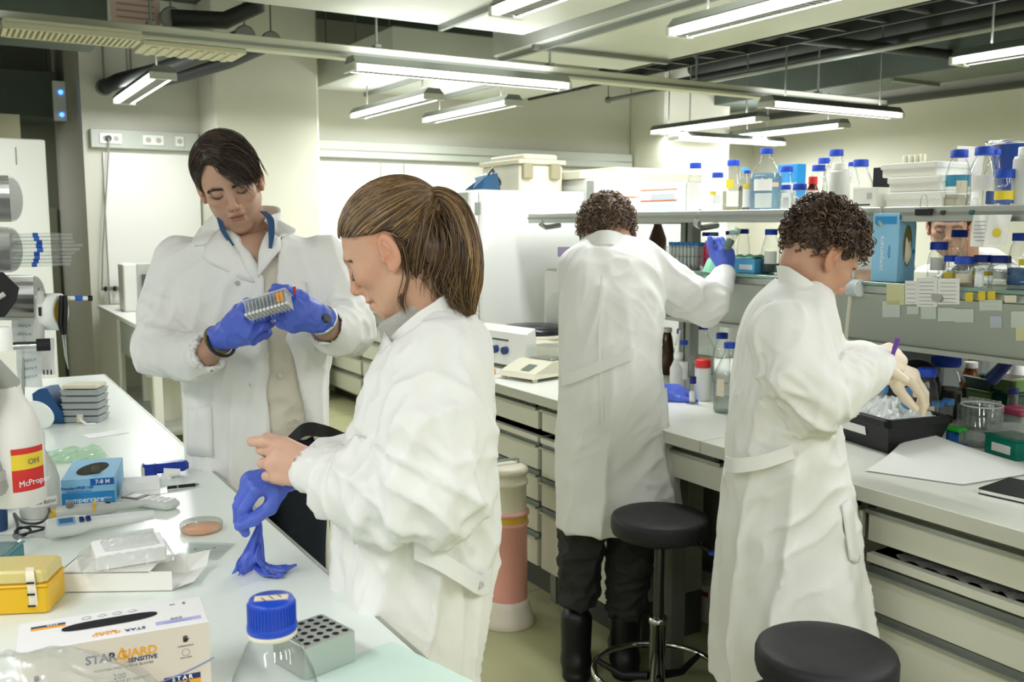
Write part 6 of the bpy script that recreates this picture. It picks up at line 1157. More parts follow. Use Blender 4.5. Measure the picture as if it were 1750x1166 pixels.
for s in (-1, 1): MB().tube([K(108+3*s, 505, 2.15), K(108+4*s, 525, 2.15), K(107+4*s, 555, 2.15), K(109+2*s, 572, 2.15)], [.005, .0055, .0055, .004], 8).build('handle', black_pl, t6); MB().tube([K(109+2*s, 572, 2.15), K(113+s, 610, 2.15), K(117, 631, 2.15)], [.0026, .002, .0008], 6).build('blade', steel, t6)
# hanging film strips with print
for k, (x0, x1, y0, y1, hh, lb) in enumerate(((20, 58, 545, 600, 2.24, 'printed film strip hanging under the lowest canister'), (28, 70, 600, 662, 2.26, 'lower printed film strip with slanted lettering at left'), (52, 92, 578, 640, 2.3, 'white paper sheet hanging behind the printed strips at left'))):
    a, b, c, d = K(x0, y0, hh), K(x1, y0, hh), K(x1+4, y1, hh), K(x0+4, y1, hh); tt = thing('film_strip', lb, 'film'); tt.location = t.location; tt.rotation_euler = t.rotation_euler; MB().grid(lambda u, v: tuple((a*(1-u)+b*u)*(1-v)+(d*(1-u)+c*u)*v+np.array([0, -.004*math.sin(u*5+v*4), 0])), 6, 8).build('sheet', mat('film_white', '#dde2e0', .4, 0, .2) if k < 2 else paper, tt)
    if k < 2:
        for j in range(3): text('PARAFILM', .0095, mat('blue_grey_print', '#7d8c9c', .6), tt, frame(tuple((a+b+c+d)/4+np.array([0, -.007, .022-.02*j])), (1, 0, .12*k), (0, 0, 1)))
    else:
        for j in range(6): MB().box(*[v for pr in zip(d+np.array([.002+.009*j, -.006, .0]), d+np.array([.005+.009*j, -.005, .012])) for v in pr]).build('dash', black_pl, tt)
MB().cyl(K(40, 548, 2.26), K(40, 722, 2.26), .003, 6).build('drop_wire', steel, t)
p = G(70, 735); t = thing('round_cover', 'round white plastic lid leaning near the spray bottle', 'lid', (p[0]-.01, p[1], BZ), -YAW); MB().lathe([(.055, -.006), (.055, .0), (.05, .006), (0, .008)], 28, M=Matrix.Translation((0, 0, .052)) @ Matrix.Rotation(-1.1, 4, 'X')).build('disc', white_pl, t)
# ---------------------------------------------------------------- the woman in the foreground
def woman_front():
    B = Body(735, 1.72, 'woman with a brown ponytail in a white lab coat pulling off a blue glove'); L = B.L
    lf = B.loft([(512, 700, 765, .06), (535, 676, 800, .11), (565, 660, 828, .16), (610, 646, 839, .188), (680, 624, 841, .19), (760, 602, 841, .187), (850, 588, 841, .18), (930, 580, 838, .178), (1030, 578, 827, .19), (1166, 572, 806, .21), (1300, 566, 795, .23), (1400, 562, 790, .235)])
    F = Field((-.36, -.36, .42), (.24, .36, 1.42), .0062)
    F.add(lf.prim(), .01)
    la = [L(758, 622, -.12), L(745, 730, -.175), L(738, 828, -.19), L(650, 842, -.165), L(582, 828, -.12), L(538, 808, -.08)]
    ra = [L(720, 600, .15), L(690, 800, .2), L(610, 790, .12), L(552, 780, .05)]
    chain(F, la, [.078, .078, .08, .07, .05, .035], .025); chain(F, ra, [.075, .07, .052, .036], .03)
    F.sub(rc(la[-1]+(la[-1]-la[-2])*.6, la[-1]+(la[-1]-la[-2])*1.5, .034, .06), .004); F.sub(rc(ra[-1]+(ra[-1]-ra[-2])*.6, ra[-1]+(ra[-1]-ra[-2])*1.5, .034, .06), .004)
    F.sub(rc(L(740, 1500), L(740, 1270), .2, .12), .01)
    pl = lambda p0, n: ((lambda x, y, zq: (x-p0[0])*-n[0]+(y-p0[1])*-n[1]+(zq-p0[2])*-n[2]), np.array([-.3, -.2, 1.25]), np.array([.2, .2, 1.6]))
    F.sub(pl(L(704, 568), nrm((-.66, 0, .75))), .006)
    # a vertical groove between arm and back, and the skirt folds
    folds = [(L(700, 800, -.2), .3, (.5, 0, -.8), 30, 3, .006, 21), (L(760, 720, -.2), .25, (.3, 0, 1), 34, 3, .005, 22), (L(735, 1150, -.15), .42, (.12, 0, 1), 16, 1.6, .022, 1), (L(735, 1000, -.1), .3, (0, 0, 1), 26, 3, .008, 2), (L(735, 845, -.22), .16, (.8, 0, -.6), 26, 2.5, .011, 3), (L(640, 850, -.18), .13, (.35, 0, 1), 30, 3, .01, 4),
             (L(780, 700, -.2), .17, (.35, 0, 1), 22, 3.5, .012, 5), (L(650, 690, -.1), .15, (-.3, 0, 1), 20, 3, .008, 6), (L(585, 820, -.1), .08, (.2, .2, 1), 42, 4, .006, 8), (None, 1, (.2, 0, 1), 12, 4, .004, 7)]
    coat = B.emit('lab_coat', F, coat_m, folds)
    # collar and lapel, pocket, pen, belt
    cl = [L(752, 505, .05), L(772, 520, -.02), L(757, 540, -.08), L(722, 562, -.105), L(690, 585, -.1), L(664, 602, -.06)]
    B.ribbon('collar', cl, [.05, .056, .06, .058, .05, .03], coat_m, .006, nrm((-.3, .15, 1)))
    B.patch('collar_tip', lf, [(668, 560), (715, 590), (700, 612), (674, 618), (655, 600)], coat_m, .004, .004)
    B.patch('pocket', lf, [(600, 722), (640, 728), (636, 800), (598, 795)], coat_m, .006, .004)
    p0 = lf.front(*L(619, 0)[[0]], L(0, 698)[2], .012) if False else None
    qa = lf.front(L(621, 700)[0], L(621, 700)[2], .013); qb = lf.front(L(615, 740)[0], L(615, 740)[2], .013)
    pn = bpy.data.objects.new('pen', None); COL.objects.link(pn); tag(pn, 'blue ballpoint pen clipped in the foreground womans coat pocket', 'pen'); pn.location = B.t.location; pn.rotation_euler = B.t.rotation_euler
    bl = mat('pen_blue', '#1f62c4', .3); MB().cyl(qa, qb, .0052, 10).build('barrel', bl, pn); u = nrm(qa-qb); MB().cyl(qa, qa+u*.012, .003, 8).build('button', bl, pn)
    MB().tube([qa+u*.0, qa+np.array([.003, -.008, 0]), qa-u*.03+np.array([.003, -.008, 0])], .0018, 6).build('clip', bl, pn)
    B.ribbon('belt', [L(708, 938, -.2), L(745, 955, -.205), L(785, 980, -.185), L(818, 1000, -.13), L(838, 990, -.06), L(838, 966, .0)], .036, coat_m, .004)
    MB().cyl(L(822, 1000, -.128), L(822, 1000, -.134), .006, 10).build('button', thread_m, B.t)
    # head
    R = head_frame(284, 30); ear = L(665, 430, -.08); c = ear-R@np.array([-.08, -.012, -.014])*.98
    nk = L(732, 575, 0); skin = (.6, .35, .235)
    hv, hf, hc = head_mesh(R, c, nk, .98, .0022, True, -.011, skin, (.45, .16, .14), (.12, .07, .04))
    arms = [([la[2], la[3], la[5]], [.05, .045, .03]), ([ra[0], ra[1], ra[3]], [.05, .045, .03])]
    W = L(530, 806, -.075); d = nrm(L(478, 787, -.075)-W)
    bv, bf, tips = hand_mesh(B, 'hand', W, d, (.15, -.9, .42), 1, skin_m, cuff=L(548, 810, -.08), cuffr=.027, sc=.98, curl=((.55, 1.25, .7), (.75, 1.3, .7), (.85, 1.3, .75), (.9, 1.25, .7)), spread=.05, th=(0, .25, .35), thd=(-.8, -.05, .38), palm=.062)
    hcol = np.tile(np.array((.66, .4, .29)), (len(bv), 1))*(1+.12*(vnoise(bv*60, 2)[:, None]-.5))
    body_obj(B, [(hv, hf, hc), (bv, bf, hcol), core(B, lf, arms, skin)])
    # turtleneck
    Fn = Field((-.2, -.14, 1.2), (.2, .16, 1.5), .004); nd = nrm(R@np.array([0, -.03, -.05])); a, b = L(706, 516, 0), L(738, 590, 0)
    tn = [L(693, 515), L(703, 545), L(725, 595)]; chain(Fn, tn, [.057, .06, .08], .01); Fn.sub(pl(L(690, 527), nrm((-.5, 0, .86))), .008)
    V, Fc, N = Fn.mesh(); kn = mat('grey_knit', '#b9b7b0', .9, bump=.5, bscale=420); newmesh('turtleneck', V, Fc, kn, B.t, True)
    # hair
    cc, cr = np.array((0, -.012, .036)), np.array((.0815, .1, .0845)); zc = [(-.16, -.08), (-.09, -.085), (-.06, -.065), (-.046, -.05), (-.034, .005), (-.02, .02), (.0, .024), (.05, .045), (.08, .06), (.12, .08)]
    tie = R.T@(L(727, 342, -.01)-c); parts = [cap_mesh(R, c, 1.0, cc, cr, [(-.16, -.13), (-.09, -.11), (-.06, -.085), (-.046, -.06)]+zc[4:], (.075, .042, .02), .004, extra=(((0, -.062, -.035), (.058, .042, .06)),))]
    ang = rng.random(6500)*2*PI; uz = rng.uniform(-.9, 1, 6500); ro = np.stack([np.sqrt(1-uz**2)*np.cos(ang), np.sqrt(1-uz**2)*np.sin(ang), uz], 1)
    pt = cc+ro*cr; ok = pt[:, 2] > np.interp(pt[:, 1], [a for a, b in zc], [b for a, b in zc])+.002; ro = ro[ok]; ut = nrm((tie-cc)/cr)
    K = 14; ts = np.linspace(0, 1, K)[None, :, None]; dirs = ro[:, None, :]*(1-ts)+ut[None, None]*ts; dirs /= np.linalg.norm(dirs, axis=2, keepdims=True)
    wob = 1.012+.018*rng.random((len(ro), 1, 1))*np.sin(PI*ts)+.006*np.sin(ts*9+rng.random((len(ro), 1, 1))*6); P = cc+dirs*cr*wob; P = P*(1-.0*ts)
    P = c+1.0*P@R.T; band = vnoise(ro*7, 4)[:, None]; cols = hair_cols(len(ro), (.05, .027, .011), (.42, .255, .11), 1.6)*(.55+.9*band); V, Fc, cl_ = strand_mesh(P, .0011, cols); parts.append((V, Fc, cl_))
    # ponytail
    path = np.array([L(727, 342, -.01), L(750, 336, -.012), L(775, 356, -.02), L(788, 400, -.025), L(793, 450, -.03), L(791, 500, -.03), L(800, 540, -.03)]); rad = [.013, .016, .022, .028, .031, .028, .012]
    X = np.linspace(0, 6, 22); C = np.stack([smooth_interp(X, np.arange(7), path[:, i]) for i in range(3)], 1); rr = smooth_interp(X, np.arange(7), rad)
    T = np.gradient(C, axis=0); T /= np.linalg.norm(T, axis=1, keepdims=True); U = np.cross(T, [0, 1, 0]); U /= np.linalg.norm(U, axis=1, keepdims=True); Wv = np.cross(T, U)
    Fp = Field(C.min(0)-.06, C.max(0)+.06, .004); chain(Fp, C[:-2:2], (rr*.8)[:-2:2], .01); V, Fc, N = Fp.mesh(); parts.append((V, Fc, np.tile(np.array((.07, .04, .02)), (len(V), 1))))
    S = 2200; a = rng.random(S)*2*PI; q = np.sqrt(rng.uniform(.35, 1.1, S)); ph = rng.random((S, 1)); end = rng.uniform(.82, 1.06, S)
    Xi = np.linspace(0, 1, 22)[None]*end[:, None]*21; ii = np.clip(Xi, 0, 20.999); i0 = ii.astype(int); fr = (ii-i0)[..., None]; g = lambda A: A[i0]*(1-fr)+A[i0+1]*fr
    rs = (rr[i0]*(1-fr[..., 0])+rr[i0+1]*fr[..., 0])*q[:, None]*(1+.12*np.sin(Xi*.35+ph*6)); aa = a[:, None]+.25*np.sin(Xi*.2+ph*8)
    P = g(C)+(rs*np.cos(aa))[..., None]*g(U)+(rs*np.sin(aa))[..., None]*g(Wv); band = vnoise(np.stack([a*2.2, q*3, 0*a], 1), 8)[:, None]
    V, Fc, cl_ = strand_mesh(P, .0012, hair_cols(S, (.055, .03, .012), (.46, .28, .12), 1.5)*(.55+.9*band)); parts.append((V, Fc, cl_))
    # the looser hank under the tie and wisps round the ear
    for (pts, n_, sp) in (([(735, 352, -.03), (752, 390, -.05), (757, 430, -.055), (742, 475, -.05), (745, 500, -.045)], 160, .011), ([(735, 352, -.0), (765, 400, -.03), (775, 450, -.045), (762, 490, -.05), (790, 525, -.04)], 160, .012),
                          ([(712, 482, -.05), (714, 445, -.058), (722, 400, -.055), (730, 355, -.03)], 260, .011), ([(700, 450, -.066), (705, 430, -.068), (716, 395, -.06), (729, 350, -.03)], 200, .007), ([(668, 400, -.078), (690, 420, -.08), (697, 470, -.07), (688, 510, -.06), (694, 535, -.07)], 16, .003)):
        pp = np.array([L(*p) for p in pts]); k = len(pp); Xs = np.linspace(0, k-1, 16); Cc = np.stack([smooth_interp(Xs, np.arange(k), pp[:, i]) for i in range(3)], 1)
        o1 = rng.normal(size=(n_, 1, 3))*sp; o2 = rng.normal(size=(n_, 1, 3))*sp*.8; tt = np.linspace(0, 1, 16)[None, :, None]; P = Cc[None]+o1*np.minimum(1, tt*4)+o2*tt**2
        V, Fc, cl_ = strand_mesh(P, .0009, hair_cols(n_, (.05, .028, .013), (.3, .18, .09), 1.5)); parts.append((V, Fc, cl_))
    parts.append(face_hair(R, c, .98, -.011, True, (.06, .035, .02))); hr = hair_obj(B, parts)
    tq = L(727, 342, -.01); ax = nrm(L(760, 336)-L(727, 342)); MB().tube([tq-ax*.009, tq+ax*.009], .0175, 16).build('hair_tie', mat('dark_elastic', '#2a1c18', .7), hr)
    # right hand in its blue glove, pinching the empty glove
    W = L(492, 815, .01); d = nrm(L(452, 822, -.01)-W)
    V, Fc, tips = hand_mesh(B, 'g', W, d, (-.35, -.35, .85), -1, glove_m, cuff=L(515, 800, .02), cuffr=.034, curl=((.95, .5, .35), (1.0, .55, .35), (1.0, .6, .4), (.95, .65, .4)), spread=.03, th=(0, .5, .2), thd=(-.35, -.5, -.8), r=1.06, palm=.066, folds=[(L(480, 815), .08, (.3, .3, 1), 60, 25, .0025, 4)])
    newmesh('glove', V, Fc, glove_m, B.t, True)
    for dy in (-.09, .09):
        f = Field((-.2, dy-.12, .0), (.12, dy+.12, .6), .008); chain(f, [(-.04, dy, .52), (-.03, dy, .08)], [.078, .05], .02); V, Fc, N = f.mesh(); newmesh('trouser_leg', V, Fc, mat('dark_denim', '#141c28', .8), B.t, True)
        f = Field((-.28, dy-.08, -.01), (.1, dy+.08, .14), .007); f.add(rc((-.01, dy, .045), (-.17, dy, .035), .046, .038)); V, Fc, N = f.mesh(); V[:, 2] = np.maximum(V[:, 2], .001); newmesh('shoe', V, Fc, rubber, B.t, True)
    return B, la, tips
# ---------------------------------------------------------------- the loose blue glove hanging from her fingers onto the bench
WB = woman_front()
def loose_glove():
    B = WB[0]; L = B.L; t = thing('loose_glove', 'empty crumpled blue nitrile glove dangling onto the white bench', 'glove'); t.location = B.t.location; t.rotation_euler = B.t.rotation_euler
    def G(px, py, z=.904): p = at(px, py, z=z); return np.array([p@RT-B.r0, p@FWH-B.h0, z])
    mb = MB()
    for k, (P, Wd, dv) in enumerate((([L(446, 874, -.012), L(443, 893, -.008), L(440, 912, 0), L(434, 938, .0), G(430, 962, .925), G(432, 976, .906)], [.006, .009, .018, .036, .048, .05], (1, .25, .12)),
                         ([L(446, 878, -.01), L(441, 900, .0), L(431, 925, .01), L(420, 948, .01), G(412, 966, .915), G(408, 976, .906)], [.004, .007, .012, .018, .024, .03], (.6, .8, .1)),
                         ([L(442, 930, .0), G(444, 958, .93), G(455, 968, .914), G(472, 974, .909), G(490, 972, .907), G(507, 966, .914)], [.02, .03, .036, .036, .03, .006], (-.3, 1, .05)),
                         ([G(436, 968, .915), G(452, 980, .907), G(468, 984, .905), G(484, 984, .906)], [.02, .022, .016, .01], (.15, 1, .0)), ([G(425, 970, .91), G(418, 978, .906), G(410, 980, .905)], [.024, .02, .012], (.2, 1, 0)))):
        P = np.array(P); n = len(P); X = np.linspace(0, n-1, 26); C = np.stack([smooth_interp(X, np.arange(n), P[:, i]) for i in range(3)], 1); W = np.interp(X, np.arange(n), Wd); dv = nrm(dv); T = np.gradient(C, axis=0); N = np.cross(T, dv); N /= np.linalg.norm(N, axis=1, keepdims=True)+1e-9
        def f(u, v, C=C, W=W, N=N, dv=dv, k=k):
            j = min(25, int(round(v*25))); q = (u-.5); fold_ = (math.sin(u*13+k*2+v*4)*.3+mnoise.noise((u*4, v*5, k*3.1)))*W[j]*.22
            p = C[j]+dv*q*W[j]+N[j]*fold_; p[2] = max(p[2], .9025); return tuple(p)
        mb.grid(f, 16, 25)
    o = mb.build('glove_film', glove_m, t); m = o.modifiers.new('thickness', 'SOLIDIFY'); m.thickness = .0022; m.offset = 0
loose_glove()
# ---------------------------------------------------------------- the man at the left
def man_left():
    B = Body(440, 2.6, 'dark haired man in an open white lab coat and beige t-shirt holding a tube rack'); L = B.L
    lf = B.loft([(388, 392, 462, .05), (403, 352, 505, .085), (425, 312, 558, .11), (455, 296, 576, .125), (500, 296, 578, .13), (560, 306, 570, .128), (640, 318, 558, .125), (720, 324, 556, .128), (800, 322, 558, .14), (900, 320, 562, .155), (1000, 318, 568, .165), (1090, 316, 572, .17)])
    z = lambda py: L(440, py)[2]; X = lambda px, py: L(px, py, -.12)[0]
    F = Field((-.42, -.42, .45), (.36, .24, 1.6), .0058); F.add(lf.prim(), .01)
    ra = [L(316, 448, 0), L(285, 530, -.03), L(276, 600, -.1), L(318, 612, -.2), L(352, 603, -.25)]; la = [L(552, 448, 0), L(582, 520, -.03), L(592, 562, -.1), L(575, 568, -.2), L(560, 560, -.25)]
    chain(F, ra, [.072, .068, .066, .055, .048], .025); chain(F, la, [.072, .068, .066, .055, .046], .025)
    for a in (ra, la): dv = nrm(a[-1]-a[-2]); F.sub(rc(a[-1]+dv*.015, a[-1]+dv*.14, .041, .075), .003)
    # hollow, with the front standing open
    F.sub(lf.prim(.013, z0=.2, z1=z(442)), .004)
    ys = [380, 400, 430, 472, 560, 650, 760, 900, 1100]; xl = [388, 394, 424, 450, 450, 453, 458, 462, 466]; xr = [464, 470, 474, 474, 490, 507, 534, 556, 562]
    zz = np.array([z(y) for y in ys])[::-1]; xa = np.array([X(x, y) for x, y in zip(xl, ys)])[::-1]; xb = np.array([X(x, y) for x, y in zip(xr, ys)])[::-1]
    def op(x, y, zq):
        a = np.interp(zq.ravel(), zz, xa)[None, None, :]; b = np.interp(zq.ravel(), zz, xb)[None, None, :]; return np.maximum(np.maximum(a-x, x-b), y+.01)
    F.sub((op, np.array([xa.min(), -.4, .3]), np.array([xb.max(), .0, 1.6])), .003)
    F.sub(rc(L(425, 380, 0), L(428, 300, -.02), .062, .09), .004)
    folds = [(L(370, 820, -.1), .34, (.05, 0, 1), 18, 1.6, .012, 1), (L(520, 650, -.1), .2, (.2, 0, 1), 20, 2.5, .009, 2), (L(285, 590, -.1), .12, (.9, 0, -.45), 30, 7, .011, 3), (L(330, 605, -.2), .1, (.2, 0, 1), 36, 9, .008, 4), (L(585, 555, -.1), .11, (.8, 0, .5), 32, 8, .010, 5), (L(300, 470, 0), .14, (.45, 0, 1), 22, 4, .009, 6), (L(560, 470, 0), .14, (-.4, 0, 1), 22, 4, .009, 7), (L(350, 560, -.1), .22, (.35, 0, 1), 18, 2, .010, 9), (L(530, 560, -.1), .18, (-.4, 0, 1), 20, 2.2, .009, 10), (L(330, 500, -.1), .15, (.7, 0, .5), 26, 2.5, .007, 11), (None, 1, (.1, 0, 1), 12, 3, .004, 8)]
    B.emit('lab_coat', F, coat_m, folds)
    # shirt, jeans, belt
    Fs = Field((-.3, -.2, .9), (.3, .2, 1.52), .006); Fs.add(lf.prim(.017, z0=L(0, 742)[2], z1=z(412)), .01); Fs.sub(rc(L(440, 425, -.14), L(432, 370, -.05), .048, .08), .01)
    Fs.sub(rc(L(463, 452, -.125), L(450, 410, -.09), .012, .04), .008)
    B.emit('tshirt', Fs, mat('oatmeal_cotton', '#d3cdbd', .9, bump=.15, bscale=160), [(None, 1, (.1, 0, 1), 20, 3, .006, 3), (L(480, 720, -.1), .1, (1, 0, .1), 40, 8, .006, 5)])
    Fj = Field((-.25, -.2, .0), (.3, .22, 1.05), .007); Fj.add(lf.prim(.028, z0=L(0, 800)[2], z1=L(0, 744)[2]), .01)
    for sx, px in ((-1, 410), (1, 505)): chain(Fj, [L(px, 790, 0), [L(px, 790)[0], .0, .5], [L(px, 790)[0], .02, .08]], [.098, .072, .06], .02)
    B.emit('jeans', Fj, mat('dark_denim', '#141c28', .8, bump=.3, bscale=260), [(None, 1, (.1, 0, 1), 18, 3, .006, 4)])
    for px in (410, 505): x = L(px, 790)[0]; fb = Field((x-.08, -.25, 0), (x+.08, .15, .16), .006); fb.add(ell((x, -.07, .03), (.045, .13, .045))).add(rc((x, .02, .06), (x, .02, .12), .048, .046), .02); V, Fc, N = fb.mesh(); V[:, 2] = np.maximum(V[:, 2], .001); newmesh('shoe', V, Fc, rubber, B.t, True)
    bt = mat('black_leather', '#17171a', .4); B.ribbon('belt', [lf.front(L(458, 752)[0], L(458, 752)[2], -.012), lf.front(L(480, 750)[0], L(480, 750)[2], -.006), lf.front(L(505, 745)[0], L(505, 745)[2], .0), L(520, 735, -.17), L(555, 738, -.16), L(590, 752, -.1)], .036, bt, .005)
    # collar and lapels
    B.patch('collar', lf, [(372, 362), (388, 385), (372, 416), (350, 419), (337, 409), (345, 392)], coat_m, .012, .005); B.patch('collar', lf, [(462, 366), (509, 392), (507, 398), (490, 404), (468, 392), (458, 378)], coat_m, .012, .005)
    B.patch('lapel', lf, [(388, 388), (371, 416), (369, 440), (440, 474), (458, 478), (430, 432)], coat_m, .007, .005); B.patch('lapel', lf, [(468, 390), (490, 404), (497, 423), (463, 470), (462, 430)], coat_m, .007, .005)
    B.ribbon('collar_band', [L(378, 374, -.06), L(362, 385, .0), L(385, 378, .075), L(430, 368, .09), L(470, 368, .06), L(478, 378, 0), L(464, 384, -.05)], .05, coat_m, .006)
    dn = mat('denim_blue', '#31527c', .8, bump=.3, bscale=300); B.ribbon('shirt_collar', [L(374, 372, -.075), L(382, 395, -.095), L(398, 420, -.105)], [.011, .013, .007], dn, .004, nrm((1, .2, .35))); B.ribbon('shirt_collar', [L(450, 362, -.05), L(462, 375, -.08), L(464, 400, -.1), L(462, 425, -.112)], [.016, .018, .016, .008], dn, .004, nrm((1, .2, -.1)))
    buttons(B, lf, [(430, 479), (497, 630), (451, 645), (517, 708), (455, 731)]); B.patch('pocket', lf, [(504, 480), (536, 478), (540, 512), (506, 512)], coat_m, .004, .003); B.patch('pocket', lf, [(335, 690), (385, 680), (388, 760), (337, 765)], coat_m, .011, .004)
    # head
    R = head_frame(163, 24, 15); c = L(391, 308, -.05); nk = L(428, 420, .02); skin = (.53, .32, .225); sc = 1.0
    parts = [head_mesh(R, c, nk, sc, .0028, False, -.003, skin, (.3, .1, .09), (.03, .018, .012), .28)]
    chest = Field((-.2, -.2, 1.3), (.2, .15, 1.6), .006); chest.add(ell(L(437, 440, -.02), (.09, .085, .07)), .02); V, Fc, N = chest.mesh(); parts.append((V, Fc, np.tile(np.array(skin), (len(V), 1))))
    Wr, Wl = L(386, 574, -.3), L(545, 545, -.3)
    fa = Field(np.minimum(ra[-2], Wl)-.25, np.maximum(la[-2], Wr)+.25, .005); chain(fa, [ra[-2], ra[-1], Wr], [.038, .034, .022], .01); chain(fa, [la[-2], la[-1], Wl], [.038, .034, .022], .01); V, Fc, N = fa.mesh(); parts.append((V, Fc, np.tile(np.array(skin)*.85, (len(V), 1))))
    parts.append(core(B, lf, [(ra[:3], [.045]*3), (la[:3], [.045]*3)], skin, z0=L(440, 730)[2])); body_obj(B, parts)
    # hair: side parting, fringe swept across the forehead
    cc, cr = np.array((0, -.014, .038)), np.array((.0835, .103, .0925)); zc = [(-.16, -.05), (-.09, -.06), (-.05, -.02), (-.02, .01), (.005, .0), (.026, -.0), (.034, .04), (.05, .07), (.12, .088)]
    hp = [cap_mesh(R, c, sc, cc, cr, zc, (.03, .018, .011), .0045, .004)]
    n = 5200; a = rng.random(n)*2*PI; uz = rng.uniform(-.75, 1, n); ro = np.stack([np.sqrt(1-uz**2)*np.cos(a), np.sqrt(1-uz**2)*np.sin(a), uz], 1); pt = cc+ro*cr
    ro = ro[pt[:, 2] > np.interp(pt[:, 1], [q for q, w_ in zc], [w_ for q, w_ in zc])]
    def flow(P, k):
        v = np.zeros_like(P); rt = P[:, 0] > .035; back = P[:, 1] < -.03; mid = ~rt & ~back
        v[rt] = (.75, -.1, -.8); v[mid] = (-.9, .55, -.4); v[back] = (0, -.45, -1); left = (P[:, 0] < -.055) & ~back; v[left] = (-.1, .12, -1); return v+.12*rng.normal(size=P.shape)
    P = flow_strands(cc, cr, ro, flow, 10, .011, (1.0, 1.07)); V, Fc, cl = strand_mesh(c+sc*P@R.T, .0014, hair_cols(len(ro), (.016, .009, .006), (.13, .075, .045), 2.2)); hp.append((V, Fc, cl)); hp.append(face_hair(R, c, sc, -.003, False, (.03, .018, .012)))
    for pts in ([(368, 258, -.125), (392, 268, -.158), (418, 282, -.166), (437, 308, -.152)], [(364, 264, -.115), (384, 284, -.155), (404, 296, -.17), (424, 315, -.168)], [(372, 256, -.125), (400, 254, -.14), (428, 272, -.14), (442, 302, -.115)]):
        pp = np.array([L(*p) for p in pts]); Xs = np.linspace(0, 3, 14); Cc = np.stack([smooth_interp(Xs, np.arange(4), pp[:, i]) for i in range(3)], 1); n_ = 130; tt = np.linspace(0, 1, 14)[None, :, None]; P = Cc[None]+rng.normal(size=(n_, 1, 3))*np.array([.009, .004, .008])*(.4+.8*np.sin(PI*np.minimum(tt, .8)))+rng.normal(size=(n_, 1, 3))*.006*tt**2
        V, Fc, cl = strand_mesh(P, .0012, hair_cols(n_, (.016, .009, .006), (.12, .07, .042), 2)); hp.append((V, Fc, cl))
    hair_obj(B, hp)
    # gloved hands
    d = nrm(L(440, 556, -.34)-Wr)
    V, Fc, tr_ = hand_mesh(B, 'g', Wr, d, (-.3, -.85, -.2), -1, glove_m, cuff=L(374, 580, -.285), cuffr=.034, curl=((.75, .8, .5), (.85, .9, .5), (.9, .9, .5), (.95, .9, .5)), thd=(.55, -.35, .75), th=(0, .35, .3), r=1.1, sc=1.02, palm=.072, folds=[(None, 1, (.5, .2, 1), 55, 25, .003, 3)]); newmesh('glove', V, Fc, glove_m, B.t, True)
    d = nrm(L(498, 538, -.34)-Wl)
    V, Fc, tl_ = hand_mesh(B, 'g', Wl, d, (.35, -.85, -.1), 1, glove_m, cuff=L(553, 548, -.285), cuffr=.033, curl=((.7, .8, .5), (.8, .9, .5), (.9, .95, .5), (.95, .9, .5)), thd=(-.55, -.4, .7), th=(0, .35, .3), r=1.1, sc=1.02, palm=.07, folds=[(None, 1, (-.5, .2, 1), 55, 25, .003, 4)]); newmesh('glove', V, Fc, glove_m, B.t, True)
    # bracelets and watch
    ax = nrm(Wr-ra[-1]); bm_ = mat('bead_brown', '#7d6a2e', .5)
    def ring(p, ax, r, tube, m, name): 
        u = nrm(np.cross(ax, (0, 0, 1.))); v = np.cross(ax, u); MB().tube([p+r*(u*math.cos(q)+v*math.sin(q)) for q in np.linspace(0, 2*PI, 26)], tube, 8).build(name, m, B.t)
    ring(L(373, 581, -.285), ax, .034, .005, bm_, 'bead_bracelet'); ring(L(378, 586, -.29), ax, .036, .004, black_pl, 'bracelet')
    ax = nrm(Wl-la[-1]); ring(L(551, 548, -.285), ax, .034, .006, steel, 'watch_strap'); q = L(556, 545, -.315); MB().cyl(q, q+np.array([.006, -.004, .004]), .012, 16).build('watch_case', mat('watch_dark', '#4a4d50', .25, .6), B.t)
    # the clear tube rack he holds
    a, b = L(424, 538, -.385), L(498, 516, -.385); t = thing('tube_rack', 'clear plastic tube rack with orange labels held in blue gloves', 'rack', (0, 0, 0)); t.location = B.t.location; t.rotation_euler = B.t.rotation_euler
    rkm = thin_glass('frosted_rack', (.95, .96, .96), (.8, .82, .82), .6, .2, .35, (.9, .91, .91)); M = frame(a, b-a, (0, .45, 1)); Ln = np.linalg.norm(b-a); MB().box(0, Ln, -.014, .014, -.006, .0, M=M).build('base_plate', rkm, t); MB().box(0, Ln, .022, .026, -.02, .03, M=M).build('top_plate', rkm, t)
    for k in range(12):
        x = Ln*(k+.5)/12; MB().box(x-.0008, x+.0008, -.014, .025, -.018, .026, M=M).build('divider', rkm, t); MB().lathe([(.0025, 0), (.004, .012), (.004, .03)], 8, (x, -.012, 0), M=M @ Matrix.Rotation(0, 4, 'X')).build('tube', mat('frosted_tube', '#f4f6f4', .3, 0, .3), t)
    for k in (9, 10): x = Ln*(k+.5)/12; MB().box(x-.0035, x+.0035, -.004, .02, .0265, .0275, M=M).build('label', mat('orange_label', '#e79a26', .5), t)
    q = L(505, 512, -.37); pn = thing('red_tipped_stick', 'thin stick with red tip and blue end held in the left glove', 'stick'); pn.location = B.t.location; pn.rotation_euler = B.t.rotation_euler; q2 = L(503, 490, -.37)
    MB().cyl(q, q+(q2-q)*.4, .003, 8).build('shaft', blue_cap, pn); MB().cyl(q+(q2-q)*.4, q2, .0034, 8).build('tip', mat('red_tip', '#b5332b', .4), pn)
man_left()

